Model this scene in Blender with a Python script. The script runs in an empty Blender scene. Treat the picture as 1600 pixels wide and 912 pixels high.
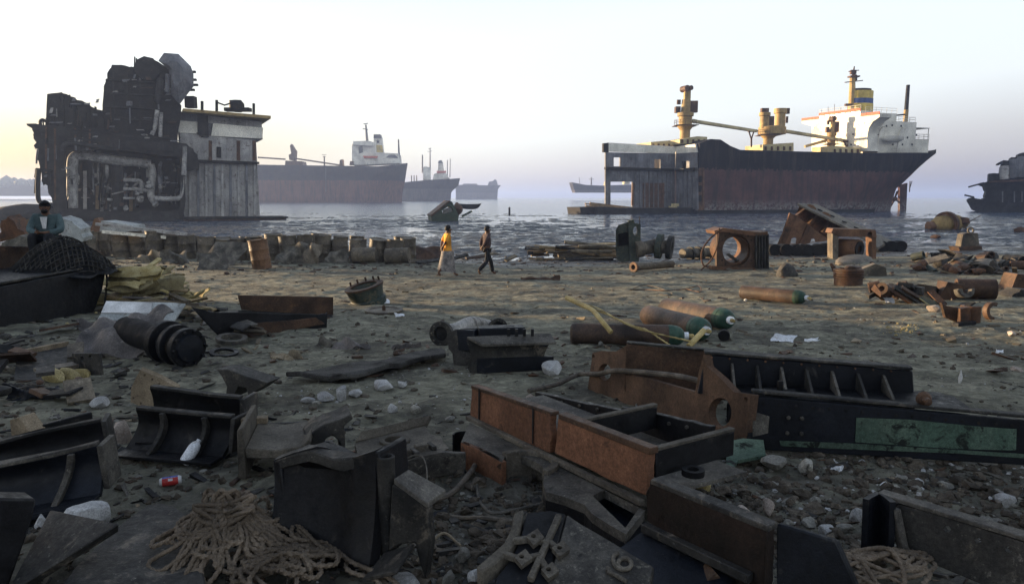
import bpy, bmesh, math, random
import numpy as np
from mathutils import Vector, Matrix, Quaternion, geometry
SC = bpy.context.scene
COL = SC.collection
R = math.radians
V = Vector
# ------------------------------------------------------------------ camera
CAM = V((0, 0, 3.2)); FOC = 1150.0; PITCH = math.atan((456 - 308) / FOC)
cam = bpy.data.cameras.new('camera'); camo = bpy.data.objects.new('camera', cam); COL.objects.link(camo)
camo.location = CAM; camo.rotation_euler = (math.pi / 2 - PITCH, 0, 0)
cam.sensor_width = 36; cam.lens = FOC / 1600 * 36; cam.clip_start = .05; cam.clip_end = 20000
SC.camera = camo
# ------------------------------------------------------------------ sky, sun, exposure
SUN_AZ, SUN_EL = R(-66), R(4.2)             # azimuth measured from the view direction, left is negative
world = bpy.data.worlds.new('World'); SC.world = world; world.use_nodes = True
wn = world.node_tree; bg = wn.nodes['Background']
sky = wn.nodes.new('ShaderNodeTexSky'); sky.sky_type = 'NISHITA'; sky.sun_disc = False
sky.sun_elevation = SUN_EL; sky.sun_rotation = SUN_AZ
sky.air_density = 1.0; sky.dust_density = 1.5; sky.ozone_density = 1.0
hs = wn.nodes.new('ShaderNodeHueSaturation'); hs.inputs['Saturation'].default_value = .8
tc = wn.nodes.new('ShaderNodeTexCoord'); sx = wn.nodes.new('ShaderNodeSeparateXYZ'); wn.links.new(tc.outputs['Generated'], sx.inputs[0])
veil = wn.nodes.new('ShaderNodeValToRGB'); ce = veil.color_ramp.elements          # hazy air: lavender low down, milky white higher, clearer overhead
for p, c in ((.06, (.78, .79, .93)), (.12, (1.2, 1.26, 1.36)), (.25, (1.28, 1.4, 1.5)), (.45, (.9, .95, 1.05)), (.75, (.4, .5, .68))):
    e = ce.new(p); e.color = (*c, 1)
ce[0].position = 0; ce[0].color = (.40, .43, .62, 1); ce[-1].position = 1; ce[-1].color = (.3, .4, .6, 1)
dp = wn.nodes.new('ShaderNodeVectorMath'); dp.operation = 'DOT_PRODUCT'; wn.links.new(tc.outputs['Generated'], dp.inputs[0]); dp.inputs[1].default_value = (math.sin(SUN_AZ), math.cos(SUN_AZ), 0)
ma = wn.nodes.new('ShaderNodeMath'); ma.operation = 'MULTIPLY_ADD'; wn.links.new(dp.outputs['Value'], ma.inputs[0]); ma.inputs[1].default_value = .12; wn.links.new(sx.outputs[2], ma.inputs[2])   # the air is brighter towards the sun
wn.links.new(ma.outputs[0], veil.inputs[0])
mixs = wn.nodes.new('ShaderNodeMix'); mixs.data_type = 'RGBA'; mixs.blend_type = 'ADD'; mixs.inputs[0].default_value = .2
wn.links.new(sky.outputs[0], hs.inputs['Color']); wn.links.new(veil.outputs[0], mixs.inputs[6]); wn.links.new(hs.outputs[0], mixs.inputs[7]); 
def mr(sock, a, b, c, d):
    o = wn.nodes.new('ShaderNodeMapRange'); o.interpolation_type = 'SMOOTHSTEP'; wn.links.new(sock, o.inputs[0])
    for i, v in enumerate((a, b, c, d)): o.inputs[i + 1].default_value = v
    return o.outputs[0]
gl = wn.nodes.new('ShaderNodeMath'); gl.operation = 'MULTIPLY'; wn.links.new(mr(dp.outputs['Value'], .4, .9, 0, 1), gl.inputs[0]); wn.links.new(mr(sx.outputs[2], .0, .17, 1, 0), gl.inputs[1])
warm = wn.nodes.new('ShaderNodeMix'); warm.data_type = 'RGBA'; warm.blend_type = 'MULTIPLY'; warm.inputs[7].default_value = (.62, .5, .22, 1)      # yellow dawn glow low towards the sun
wn.links.new(gl.outputs[0], warm.inputs[0]); wn.links.new(mixs.outputs[2], warm.inputs[6]); wn.links.new(warm.outputs[2], bg.inputs[0])
bg.inputs[1].default_value = .1
SDIR = V((math.sin(SUN_AZ) * math.cos(SUN_EL), math.cos(SUN_AZ) * math.cos(SUN_EL), math.sin(SUN_EL)))
sl = bpy.data.lights.new('sun', 'SUN'); slo = bpy.data.objects.new('sun', sl); COL.objects.link(slo)
sl.energy = 2.4; sl.angle = R(1.6); sl.color = (1, .72, .42)
slo.location = (-40, 20, 60); slo.rotation_euler = SDIR.to_track_quat('Z', 'Y').to_euler()
SC.view_settings.view_transform = 'Standard'; SC.view_settings.look = 'None'
SC.view_settings.exposure = 2.68; SC.view_settings.gamma = 1; SC.view_settings.use_curve_mapping = False
SC.cycles.use_denoising = True; SC.cycles.max_bounces = 5; SC.cycles.diffuse_bounces = 2; SC.cycles.glossy_bounces = 3
SC.cycles.volume_bounces = 1; SC.cycles.caustics_reflective = False; SC.cycles.caustics_refractive = False
SC.cycles.sample_clamp_indirect = 4
# ------------------------------------------------------------------ noise and terrain
def _h(ix, iy, s):
    n = (ix * 374761393 + iy * 668265263 + s * 1442695041) & 0x7fffffff
    n = ((n ^ (n >> 13)) * 1274126177) & 0x7fffffff
    return ((n ^ (n >> 16)) & 0xffff) / 65535.0
def vn(x, y, s=0):
    x = np.asarray(x, float); y = np.asarray(y, float)
    ix = np.floor(x).astype(np.int64); iy = np.floor(y).astype(np.int64)
    fx = x - ix; fy = y - iy
    fx = fx * fx * fx * (fx * (fx * 6 - 15) + 10); fy = fy * fy * fy * (fy * (fy * 6 - 15) + 10)
    a = _h(ix, iy, s); b = _h(ix + 1, iy, s); c = _h(ix, iy + 1, s); d = _h(ix + 1, iy + 1, s)
    return (a + (b - a) * fx + (c - a) * fy + (a - b - c + d) * fx * fy) * 2 - 1
def fbm(x, y, s=0, o=4, g=.5):
    t = 0; a = 1
    for i in range(o):
        t = t + a * vn(x * 2 ** i + 17.3 * i, y * 2 ** i - 9.1 * i, s + i); a *= g
    return t
PY = [-30, 0, 3, 5, 10, 15, 23, 30, 37, 43, 60, 100, 150, 400]
PZ = [1.9, 1.72, 1.62, 1.55, 1.3, 1.02, .74, .56, .16, .03, .0, -.04, -.13, -2.5]
def shore_shift(x):
    return -np.interp(x, [-60, -25, -8, 0, 6, 12, 20, 40, 90], [10, 6, 1, -4.5, -3, 0, 2, 5, 8])
def base_z(x, y):
    x = np.asarray(x, float); y = np.asarray(y, float)
    w = np.clip((y - 12) / 14, 0, 1) * np.clip((110 - y) / 40, 0, 1)
    return np.interp(y + shore_shift(x) * w, PY, PZ)
def micro(x, y):
    b = base_z(x, y)
    land = np.clip((b - .0) / .35, 0, 1)
    near = np.clip((16 - y) / 10, 0, 1)
    m = land * (.03 * fbm(x * .4, y * .55, 3, 3) + .015 * fbm(x * 1.9, y * 1.9, 11, 3) + .012 * fbm(x * .3, y * 2.4, 15, 3) + .007 * fbm(x * 6.5, y * 6.5, 21, 3) * (1 + near))
    m = m + np.clip((6.5 - y) / 2, 0, 1) * np.clip((np.abs(x - .6) - .2) / .6, 0, 1) * (.012 * fbm(x * 8, y * 8, 71, 3))
    mud = 1 - np.clip((b - .0) / .22, 0, 1)
    far = np.clip((y - 30) / 60, 0, 1)
    m = m + mud * (.07 * fbm(x * .09, y * .13, 31, 2) + (.03 + .05 * far) * fbm(x * .5, y * .6, 41, 2) + (.08 + .08 * far) * (.3 - np.abs(fbm(x * 1.0, y * .9, 51, 3))) + .02 * np.abs(vn(x * 4.2, y * 4.2, 61)))
    return m
def zt(x, y):
    return base_z(x, y) + micro(x, y)
def ray(px, py):
    a = (px - 800) / FOC; b = -(py - 456) / FOC
    return V((a, math.cos(PITCH) + b * math.sin(PITCH), -math.sin(PITCH) + b * math.cos(PITCH)))
def G(px, py, up=0.0):
    """point of the beach seen at a photograph pixel"""
    d = ray(px, py)
    t = np.concatenate([np.linspace(1, 12, 700), np.linspace(12, 60, 700), np.linspace(60, 300, 300)])
    z = CAM.z + d.z * t - base_z(d.x * t, d.y * t)
    i = int(np.argmax(z < 0)); i = max(i, 1)
    f = z[i - 1] / (z[i - 1] - z[i] + 1e-9); tt = t[i - 1] + (t[i] - t[i - 1]) * f
    p = CAM + d * float(tt)
    p.z = float(zt(p.x, p.y)) + up
    return p
def at(px, py, y):
    """point at depth y along a photograph pixel's line of sight"""
    d = ray(px, py); return CAM + d * (y / d.y)
def gz(x, y): return float(zt(x, y))
class Plane:
    def __init__(s, p, n): s.p = V(p); s.n = V(n).normalized()
    def __call__(s, px, py):
        d = ray(px, py); return CAM + d * ((s.p - CAM).dot(s.n) / d.dot(s.n))
    def L(s, pts): return [s(*q) for q in pts]
    def off(s, v): return Plane(s.p + v, s.n)
    def ring(s, cx, cy, rx, ry, n=20, rot=0):
        c, sn = math.cos(rot), math.sin(rot); o = []
        for i in range(n):
            a = 2 * math.pi * i / n; x = rx * math.cos(a); y = ry * math.sin(a)
            o.append(s(cx + x * c - y * sn, cy + x * sn + y * c))
        return o
def VP(a, b, tilt=0):
    """upright plane through two ground pixels"""
    p, q = (a if isinstance(a, V) else G(*a)), (b if isinstance(b, V) else G(*b))
    d = q - p; d.z = 0; d.normalize()
    n = V((d.y, -d.x, 0)); P = Plane(p, n); P.d = d; P.n2 = n if n.y < 0 else -n
    return P
def HP(z): return Plane((0, 0, z), (0, 0, 1))
# ------------------------------------------------------------------ mesh builder (world coordinates)
def ortho(d):
    d = V(d).normalized(); u = V((0, 0, 1)) if abs(d.z) < .9 else V((1, 0, 0))
    x = u.cross(d).normalized(); return x, d.cross(x).normalized(), d
class MB:
    def __init__(s): s.v = []; s.f = []
    def add(s, vs, fs):
        o = len(s.v); s.v += [tuple(p) for p in vs]; s.f += [tuple(i + o for i in q) for q in fs]; return s
    def box(s, c, sz, rz=0, M=None, j=0):
        m = M if M is not None else Matrix.Rotation(rz, 3, 'Z'); c = V(c); vs = []
        for x in (-.5, .5):
            for y in (-.5, .5):
                for z in (-.5, .5):
                    q = V((x * sz[0], y * sz[1], z * sz[2]))
                    if j: q += V((random.uniform(-j, j), random.uniform(-j, j), random.uniform(-j, j)))
                    vs.append(c + m @ q)
        return s.add(vs, [(0, 1, 3, 2), (4, 6, 7, 5), (0, 4, 5, 1), (2, 3, 7, 6), (0, 2, 6, 4), (1, 5, 7, 3)])
    def bar(s, a, b, w, h, roll=0, j=0):
        a, b = V(a), V(b); x, y, d = ortho(b - a)
        q = Matrix.Rotation(roll, 3, d); x = q @ x; y = q @ y
        M = Matrix((x, y, d)).transposed()
        return s.box((a + b) / 2, (w, h, (b - a).length), M=M, j=j)
    def ext(s, poly, vec):
        n = len(poly); vec = V(vec); P = [V(p) for p in poly]
        return s.add(P + [p + vec for p in P], [tuple(range(n - 1, -1, -1)), tuple(range(n, 2 * n))] + [(i, (i + 1) % n, n + (i + 1) % n, n + i) for i in range(n)])
    def plate(s, poly, holes, vec):
        P = [V(p) for p in poly]; vec = V(vec)
        nm = V((0, 0, 0))
        for i in range(len(P)): nm += (P[i] - P[0]).cross(P[(i + 1) % len(P)] - P[0])
        nm.normalize(); ex = (P[1] - P[0]).normalized(); ey = nm.cross(ex); o = P[0]
        loops = [P] + [[V(p) for p in h] for h in holes]
        flat = [p for l in loops for p in l]; c2 = [V(((p - o).dot(ex), (p - o).dot(ey))) for p in flat]
        ed = []; k = 0
        for l in loops:
            ed += [(k + i, k + (i + 1) % len(l)) for i in range(len(l))]; k += len(l)
        r = geometry.delaunay_2d_cdt(c2, ed, [], 1, 1e-6)
        vs = [o + ex * q.x + ey * q.y for q in r[0]]; n = len(vs); rings = []; k = 0
        for l in loops: rings.append(c2[k:k + len(l)]); k += len(l)
        def inside(q, ring):
            w = False
            for i in range(len(ring)):
                a, b = ring[i], ring[i - 1]
                if (a.y > q.y) != (b.y > q.y) and q.x < (b.x - a.x) * (q.y - a.y) / (b.y - a.y) + a.x: w = not w
            return w
        keep = []
        for t in r[2]:
            c = sum((r[0][i] for i in t), V((0, 0))) / len(t)
            if not any(inside(c, h) for h in rings[1:]): keep.append(tuple(t))
        fs = [tuple(reversed(q)) for q in keep] + [tuple(i + n for i in q) for q in keep]
        s.add(vs + [p + vec for p in vs], fs)
        for l in loops:
            m = len(l); s.add(l + [p + vec for p in l], [(i, (i + 1) % m, m + (i + 1) % m, m + i) for i in range(m)])
        return s
    def tube(s, path, r, n=8, caps=True, lobes=0, twist=0):
        P = [V(p) for p in path]; m = len(P); rr = r if isinstance(r, (list, tuple)) else [r] * m
        x = None; vs = []; L = 0
        for i in range(m):
            d = (P[min(i + 1, m - 1)] - P[max(i - 1, 0)]).normalized()
            if d.length < .5: d = V((0, 0, 1))
            if x is None: x = ortho(d)[0]
            x = (x - d * x.dot(d))
            x = x.normalized() if x.length > 1e-6 else ortho(d)[0]
            y = d.cross(x)
            if i: L += (P[i] - P[i - 1]).length
            for k in range(n):
                a = 2 * math.pi * k / n
                q = rr[i] * ((1 + .36 * math.cos(lobes * (a + L * twist))) if lobes else 1)
                vs.append(P[i] + x * (q * math.cos(a)) + y * (q * math.sin(a)))
        fs = [(i * n + k, i * n + (k + 1) % n, (i + 1) * n + (k + 1) % n, (i + 1) * n + k) for i in range(m - 1) for k in range(n)]
        if caps: fs += [tuple(range(n - 1, -1, -1)), tuple(range((m - 1) * n, m * n))]
        return s.add(vs, fs)
    def lathe(s, prof, o, d=(0, 0, 1), n=24, a0=0, a1=360, x=None, sx=1, sy=1, closed=False):
        """profile of (radius, height along d); closed joins last to first (a ring or a shell)"""
        X, Y, D = ortho(d)
        if x is not None:
            X = V(x); X = (X - D * X.dot(D)).normalized(); Y = D.cross(X)
        full = abs(a1 - a0) >= 359.9; m = n if full else n + 1; vs = []; k = len(prof); o = V(o)
        for i in range(m):
            a = R(a0 + (a1 - a0) * i / n)
            for (r, h) in prof: vs.append(o + X * (r * math.cos(a) * sx) + Y * (r * math.sin(a) * sy) + D * h)
        fs = []
        for i in range(n):
            b = (i + 1) % m
            for q in range(k if closed else k - 1):
                w = (q + 1) % k
                fs.append((i * k + q, b * k + q, b * k + w, i * k + w))
        if not closed and full:
            for q in (0, k - 1):
                if prof[q][0] > 1e-4: fs.append(tuple(i * k + q for i in range(n)))
        if closed and not full: fs += [tuple(range(k)), tuple(n * k + q for q in range(k))]
        if not closed and not full: fs += [tuple(range(k)), tuple(n * k + q for q in range(k))]
        return s.add(vs, fs)
    def grid(s, fn, nu, nv, th=0):
        """bent sheet fn(u,v); th gives it real thickness"""
        g = [[V(fn(i / nu, j / nv)) for j in range(nv + 1)] for i in range(nu + 1)]; w = nv + 1; N = (nu + 1) * w
        vs = [g[i][j] for i in range(nu + 1) for j in range(nv + 1)]
        fs = [(i * w + j, (i + 1) * w + j, (i + 1) * w + j + 1, i * w + j + 1) for i in range(nu) for j in range(nv)]
        if th:
            lo = []
            for i in range(nu + 1):
                for j in range(nv + 1):
                    a = g[min(i + 1, nu)][j] - g[max(i - 1, 0)][j]; b = g[i][min(j + 1, nv)] - g[i][max(j - 1, 0)]
                    nn = a.cross(b); nn = nn.normalized() if nn.length > 1e-9 else V((0, 0, 1)); lo.append(g[i][j] - nn * th)
            vs += lo; fs += [tuple(N + k for k in reversed(q)) for q in fs]
            rim = [(i, 0) for i in range(nu)] + [(nu, j) for j in range(nv)] + [(i, nv) for i in range(nu, 0, -1)] + [(0, j) for j in range(nv, 0, -1)]
            rk = [i * w + j for i, j in rim]; m = len(rk)
            fs += [(rk[q], N + rk[q], N + rk[(q + 1) % m], rk[(q + 1) % m]) for q in range(m)]
        return s.add(vs, fs)
    def rock(s, c, sz, seed=0, sub=2, rz=None, cuts=7):
        rnd = random.Random(seed); vs, fs = ICO[sub]; c = V(c); pl = []
        for _ in range(cuts):
            n = V((rnd.gauss(0, 1), rnd.gauss(0, 1), rnd.gauss(0, .8))).normalized(); pl.append((n, rnd.uniform(.5, .85)))
        q = Matrix.Rotation(rnd.uniform(0, 6.28) if rz is None else rz, 3, 'Z'); out = []
        ph = [rnd.uniform(0, 6) for _ in range(6)]
        for p in vs:
            p = p * (1 + .08 * math.sin(3 * p.x + ph[0]) + .08 * math.sin(4 * p.y + ph[1]) + .05 * math.sin(9 * p.z + ph[2]) * math.sin(8 * p.x + ph[3]))
            for n, d in pl:
                e = p.dot(n) - d
                if e > 0: p = p - n * e * .92
            out.append(c + q @ V((p.x * sz[0], p.y * sz[1], p.z * sz[2])))
        return s.add(out, fs)
    def build(s, name, mat, parent=None, bevel=0, smooth=32, seg=1, split=False):
        if split:
            par = list(range(len(s.v)))
            def find(i):
                while par[i] != i: par[i] = par[par[i]]; i = par[i]
                return i
            for f in s.f:
                for i in f[1:]: par[find(i)] = find(f[0])
            gr = {}
            for f in s.f: gr.setdefault(find(f[0]), []).append(f)
            for fs in gr.values():
                ids = sorted({i for f in fs for i in f}); mp = {k: j for j, k in enumerate(ids)}; m = MB(); m.v = [s.v[i] for i in ids]; m.f = [tuple(mp[i] for i in f) for f in fs]; o = m.build(name, mat, parent, bevel, smooth, seg)
            return o
        me = bpy.data.meshes.new(name); off = V((0, 0, 0))
        if parent is not None:
            off = wloc(parent)
        me.from_pydata([(p[0] - off.x, p[1] - off.y, p[2] - off.z) for p in s.v], [], s.f)
        me.materials.append(mat if not isinstance(mat, str) else MATS[mat])
        bm = bmesh.new(); bm.from_mesh(me); bmesh.ops.recalc_face_normals(bm, faces=bm.faces)
        bm.to_mesh(me); bm.free()
        if smooth:
            me.polygons.foreach_set('use_smooth', [True] * len(me.polygons)); me.set_sharp_from_angle(angle=R(smooth))
        o = bpy.data.objects.new(name, me); COL.objects.link(o)
        if parent is not None: o.parent = parent
        if bevel:
            b = o.modifiers.new('worn_edges', 'BEVEL'); b.width = bevel; b.segments = seg; b.limit_method = 'ANGLE'; b.angle_limit = R(40); b.harden_normals = False
        return o
    def solo(s, name, mat, label, cat, group=None, bevel=0, smooth=32, kind=None):
        """a thing that is one mesh, origin at the middle of its base"""
        a = np.array(s.v); c = V(((a[:, 0].min() + a[:, 0].max()) / 2, (a[:, 1].min() + a[:, 1].max()) / 2, a[:, 2].min()))
        s.v = [(p[0] - c.x, p[1] - c.y, p[2] - c.z) for p in s.v]
        o = s.build(name, mat, None, bevel, smooth); o.location = c
        return tag(o, label, cat, group, kind)
def wloc(o):
    p = V(o.location)
    while o.parent is not None: o = o.parent; p += o.location
    return p
def _ico(n):
    bm = bmesh.new(); bmesh.ops.create_icosphere(bm, subdivisions=n, radius=1)
    r = ([v.co.copy() for v in bm.verts], [tuple(v.index for v in f.verts) for f in bm.faces]); bm.free(); return r
ICO = {n: _ico(n) for n in (1, 2, 3, 4)}
def tag(o, label, cat, group=None, kind=None):
    o['label'] = label; o['category'] = cat
    if group: o['group'] = group
    if kind: o['kind'] = kind
    return o
def thing(name, label, cat, loc, group=None):
    o = bpy.data.objects.new(name, None); COL.objects.link(o); o.location = loc; o.empty_display_size = .2
    return tag(o, label, cat, group)
def dup(root, loc, rz=0, label=None, group=None, scale=None, rx=0, ry=0):
    def cp(o, par):
        c = o.copy(); COL.objects.link(c)
        if par is not None: c.parent = par
        for ch in [q for q in o.children]: cp(ch, c)
        return c
    r = cp(root, None); r.location = loc; r.rotation_euler = (rx, ry, rz)
    if scale: r.scale = scale
    if label: r['label'] = label
    if group: r['group'] = group
    return r
def structure(o): o['kind'] = 'structure'; return o
def ragged(pts, n=4, j=.03, seed=1):
    """torch-cut edge: each side of the outline split and shaken"""
    rnd = random.Random(seed); o = []
    for i, p in enumerate(pts):
        q = pts[(i + 1) % len(pts)]; o.append(V(p)); d = (V(q) - V(p))
        for k in range(1, n):
            o.append(V(p) + d * (k / n) + V((rnd.uniform(-j, j), 0, rnd.uniform(-j, j))))
    return o
def spline(pts, n=10):
    """Catmull-Rom through the points"""
    P = [V(p) for p in pts]; P = [P[0] * 2 - P[1]] + P + [P[-1] * 2 - P[-2]]; o = []
    for i in range(1, len(P) - 2):
        for k in range(n):
            t = k / n; a, b, c, d = P[i - 1:i + 3]
            o.append(.5 * ((2 * b) + (c - a) * t + (2 * a - 5 * b + 4 * c - d) * t * t + (3 * b - a - 3 * c + d) * t ** 3))
    o.append(P[-2]); return o
# ------------------------------------------------------------------ procedural materials
MATS = {}
class NT:
    def __init__(s, name):
        m = bpy.data.materials.new(name); m.use_nodes = True; s.m = m; s.t = m.node_tree; s.b = s.t.nodes['Principled BSDF']; MATS[name] = m
    def n(s, kind, **kw):
        o = s.t.nodes.new('ShaderNode' + kind)
        for k, v in kw.items(): setattr(o, k, v)
        return o
    def l(s, a, b): s.t.links.new(a, b)
    def coord(s, kind='Object', offset=True, scale=(1, 1, 1)):
        tc = s.n('TexCoord'); mp = s.n('Mapping'); s.l(tc.outputs[kind], mp.inputs[0]); mp.inputs[3].default_value = scale
        if offset:
            oi = s.n('ObjectInfo'); mu = s.n('Math', operation='MULTIPLY'); s.l(oi.outputs['Random'], mu.inputs[0]); mu.inputs[1].default_value = 50
            s.l(mu.outputs[0], mp.inputs[1])
        return mp.outputs[0]
    def noise(s, vec, scale, detail=5, rough=.6, dist=0):
        o = s.n('TexNoise'); s.l(vec, o.inputs['Vector']); o.inputs['Scale'].default_value = scale; o.inputs['Detail'].default_value = detail
        o.inputs['Roughness'].default_value = rough; o.inputs['Distortion'].default_value = dist; return o.outputs['Fac']
    def ramp(s, fac, stops, interp='LINEAR'):
        o = s.n('ValToRGB'); s.l(fac, o.inputs[0]); e = o.color_ramp.elements; o.color_ramp.interpolation = interp
        while len(e) < len(stops): e.new(.5)
        for q, (p, c) in zip(e, stops):
            q.position = p; q.color = (c, c, c, 1) if isinstance(c, (int, float)) else (*c, 1)
        return o.outputs[0]
    def mix(s, fac, a, b):
        o = s.n('Mix', data_type='RGBA')
        for sock, val in ((o.inputs[0], fac), (o.inputs[6], a), (o.inputs[7], b)):
            if isinstance(val, (int, float)): sock.default_value = val
            elif isinstance(val, tuple): sock.default_value = (*val, 1)
            else: s.l(val, sock)
        return o.outputs[2]
    def math(s, op, a, b=0, clamp=False):
        o = s.n('Math', operation=op, use_clamp=clamp)
        for i, val in enumerate((a, b)):
            if isinstance(val, (int, float)): o.inputs[i].default_value = val
            else: s.l(val, o.inputs[i])
        return o.outputs[0]
    def sep(s, vec):
        o = s.n('SeparateXYZ'); s.l(vec, o.inputs[0]); return o.outputs
    def bump(s, h, strength=.3, dist=.02):
        o = s.n('Bump'); o.inputs['Strength'].default_value = strength; o.inputs['Distance'].default_value = dist; s.l(h, o.inputs['Height'])
        s.l(o.outputs[0], s.b.inputs['Normal']); return o
    def col(s, c): s.l(c, s.b.inputs['Base Color'])
    def rough(s, r):
        if isinstance(r, (int, float)): s.b.inputs['Roughness'].default_value = r
        else: s.l(r, s.b.inputs['Roughness'])
    def set(s, **kw):
        for k, v in kw.items(): s.b.inputs[k.replace('_', ' ')].default_value = v
def worn(name, a, b, c=None, sc=3, th=(.42, .62), cth=(.58, .66), rough=(.45, .8), metal=0., bump=.35, bd=.01, streak=0, spec=.22, dust=None, dth=(.6, .75)):
    """weathered surface: base a mottled to b, patches of c, optional vertical streaks and fine pale specks"""
    t = NT(name); v = t.coord()
    n1 = t.noise(v, sc, 6, .62, .4); k = t.ramp(n1, [(th[0], a), (th[1], b)])
    if c:
        n2 = t.noise(v, sc * 2.7, 8, .7, .6); k = t.mix(t.ramp(n2, [(cth[0], 0.), (cth[1], 1.)]), k, c)
    if streak:
        vs = t.coord(scale=(1, 1, .06)); n3 = t.noise(vs, streak, 4, .6); f = t.ramp(n3, [(.3, .72), (.7, 1.1)])
        m = t.n('Mix', data_type='RGBA', blend_type='MULTIPLY'); m.inputs[0].default_value = 1; t.l(k, m.inputs[6]); t.l(f, m.inputs[7]); k = m.outputs[2]
    if dust:
        n4 = t.noise(v, sc * 9, 6, .75); k = t.mix(t.ramp(n4, [(dth[0], 0.), (dth[1], 1.)]), k, dust)
    f1 = t.ramp(t.noise(v, sc * .45, 3, .55), [(.3, .6), (.7, 1.28)]); f2 = t.ramp(t.noise(v, sc * 17, 5, .75), [(.3, .58), (.5, .97), (.7, 1.45)]); f3 = t.ramp(t.noise(v, sc * 44, 3, .8), [(.3, .74), (.5, .98), (.7, 1.3)])
    for f in (f1, f2, f3):
        m = t.n('Mix', data_type='RGBA', blend_type='MULTIPLY'); m.inputs[0].default_value = 1; t.l(k, m.inputs[6]); t.l(f, m.inputs[7]); k = m.outputs[2]
    t.col(k); n5 = t.noise(v, sc * 6, 8, .7)
    t.rough(t.ramp(n5, [(.3, rough[0]), (.7, rough[1])])); t.bump(t.math('ADD', n5, t.math('MULTIPLY', f3, .25)), bump, bd); t.set(Metallic=metal); t.b.inputs['Specular IOR Level'].default_value = spec
    return t.m
# ================================================================== ground, water, haze
def ground_material():
    t = NT('beach_soil'); v = t.coord(offset=False); x, y, z = t.sep(v)[:3]
    n1 = t.noise(v, .35, 5, .6); n2 = t.noise(v, 2.2, 7, .65, .5); n3 = t.noise(v, 14, 8, .7); n4 = t.noise(v, .9, 6, .6, 1.0)
    soil = t.ramp(n2, [(.3, (.094, .092, .068)), (.52, (.192, .187, .138)), (.72, (.284, .275, .208))])
    oil = t.ramp(t.math('ADD', t.math('MULTIPLY', n4, .6), t.math('MULTIPLY', n3, .4)), [(.46, 0.), (.56, 1.)]); soil = t.mix(t.math('MULTIPLY', oil, .78), soil, (.045, .04, .032)); vr = t.coord(offset=False, scale=(.35, 1, 1)); rut = t.ramp(t.noise(vr, 1.6, 6, .7, .8), [(.56, 0.), (.66, .6)]); soil = t.mix(rut, soil, (.05, .045, .036))
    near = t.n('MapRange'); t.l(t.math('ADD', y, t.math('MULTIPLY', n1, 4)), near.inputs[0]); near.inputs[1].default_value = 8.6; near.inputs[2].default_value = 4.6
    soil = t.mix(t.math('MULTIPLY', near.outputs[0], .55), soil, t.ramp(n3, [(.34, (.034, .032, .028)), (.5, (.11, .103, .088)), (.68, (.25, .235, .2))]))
    soil = t.mix(t.ramp(n3, [(.62, 0.), (.74, .5)]), soil, (.24, .225, .18))
    n5 = t.noise(v, 5.5, 9, .78, .3); fm = t.n('Mix', data_type='RGBA', blend_type='MULTIPLY'); fm.inputs[0].default_value = 1; t.l(soil, fm.inputs[6]); t.l(t.ramp(n5, [(.33, .4), (.5, .95), (.66, 1.6)]), fm.inputs[7]); soil = fm.outputs[2]
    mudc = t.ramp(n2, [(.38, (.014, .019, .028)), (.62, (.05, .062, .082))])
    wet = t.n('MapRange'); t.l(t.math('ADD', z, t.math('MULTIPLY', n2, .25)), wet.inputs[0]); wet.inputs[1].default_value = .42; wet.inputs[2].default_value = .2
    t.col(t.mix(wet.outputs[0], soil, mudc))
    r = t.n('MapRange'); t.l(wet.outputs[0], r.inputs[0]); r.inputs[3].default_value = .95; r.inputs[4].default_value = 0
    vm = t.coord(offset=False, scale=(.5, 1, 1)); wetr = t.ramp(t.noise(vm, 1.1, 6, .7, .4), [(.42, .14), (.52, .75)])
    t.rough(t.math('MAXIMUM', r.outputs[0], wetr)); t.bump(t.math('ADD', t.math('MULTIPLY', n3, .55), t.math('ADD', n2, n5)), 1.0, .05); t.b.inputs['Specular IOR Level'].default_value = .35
    return t.m
def water_material():
    t = NT('tidal_water'); v = t.coord(offset=False); vs = t.coord(offset=False, scale=(.45, 1, 1))
    n1 = t.noise(vs, .5, 4, .6); n2 = t.noise(vs, 2.6, 4, .6); n0 = t.noise(vs, .03, 3, .5)
    t.col(t.ramp(n0, [(.4, (.035, .065, .115)), (.6, (.055, .09, .15))])); t.rough(.12); t.set(IOR=1.33)
    y = t.sep(v)[1]; k = t.n('MapRange'); t.l(y, k.inputs[0]); k.inputs[1].default_value = 70; k.inputs[2].default_value = 170; k.inputs[3].default_value = .03; k.inputs[4].default_value = .9
    b = t.bump(t.math('ADD', n1, t.math('MULTIPLY', n2, .35)), .5, .3); t.l(k.outputs[0], b.inputs['Strength'])
    return t.m
ground_material(); water_material()
def make_ground():
    ys = np.concatenate([np.linspace(-14, .6, 24)[:-1], np.geomspace(1.6, 161, 640) - 1.0])
    u = np.concatenate([np.linspace(-3.2, -.95, 50)[:-1], np.linspace(-.95, .95, 680), np.linspace(.95, 3.2, 50)[1:]])
    Y, U = np.meshgrid(ys, u, indexing='ij'); X = U * (np.maximum(Y, .5) * 1.0 + 3)
    Z = zt(X, Y); n, m = X.shape
    rim = Y > 158; Z = np.where(rim, -1.5, Z)
    vs = np.stack([X, Y, Z], -1).reshape(-1, 3); i = np.arange(n * m).reshape(n, m)
    q = np.stack([i[:-1, :-1], i[:-1, 1:], i[1:, 1:], i[1:, :-1]], -1).reshape(-1, 4)
    me = bpy.data.meshes.new('ground'); me.vertices.add(n * m); me.vertices.foreach_set('co', vs.ravel())
    me.loops.add(q.size); me.loops.foreach_set('vertex_index', q.ravel().astype(np.int32)); me.polygons.add(len(q))
    me.polygons.foreach_set('loop_start', np.arange(0, q.size, 4, dtype=np.int32)); me.polygons.foreach_set('use_smooth', [True] * len(q))
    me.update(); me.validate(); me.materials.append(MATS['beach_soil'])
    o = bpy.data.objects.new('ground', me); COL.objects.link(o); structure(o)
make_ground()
WATER_Z = -.035
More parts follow.
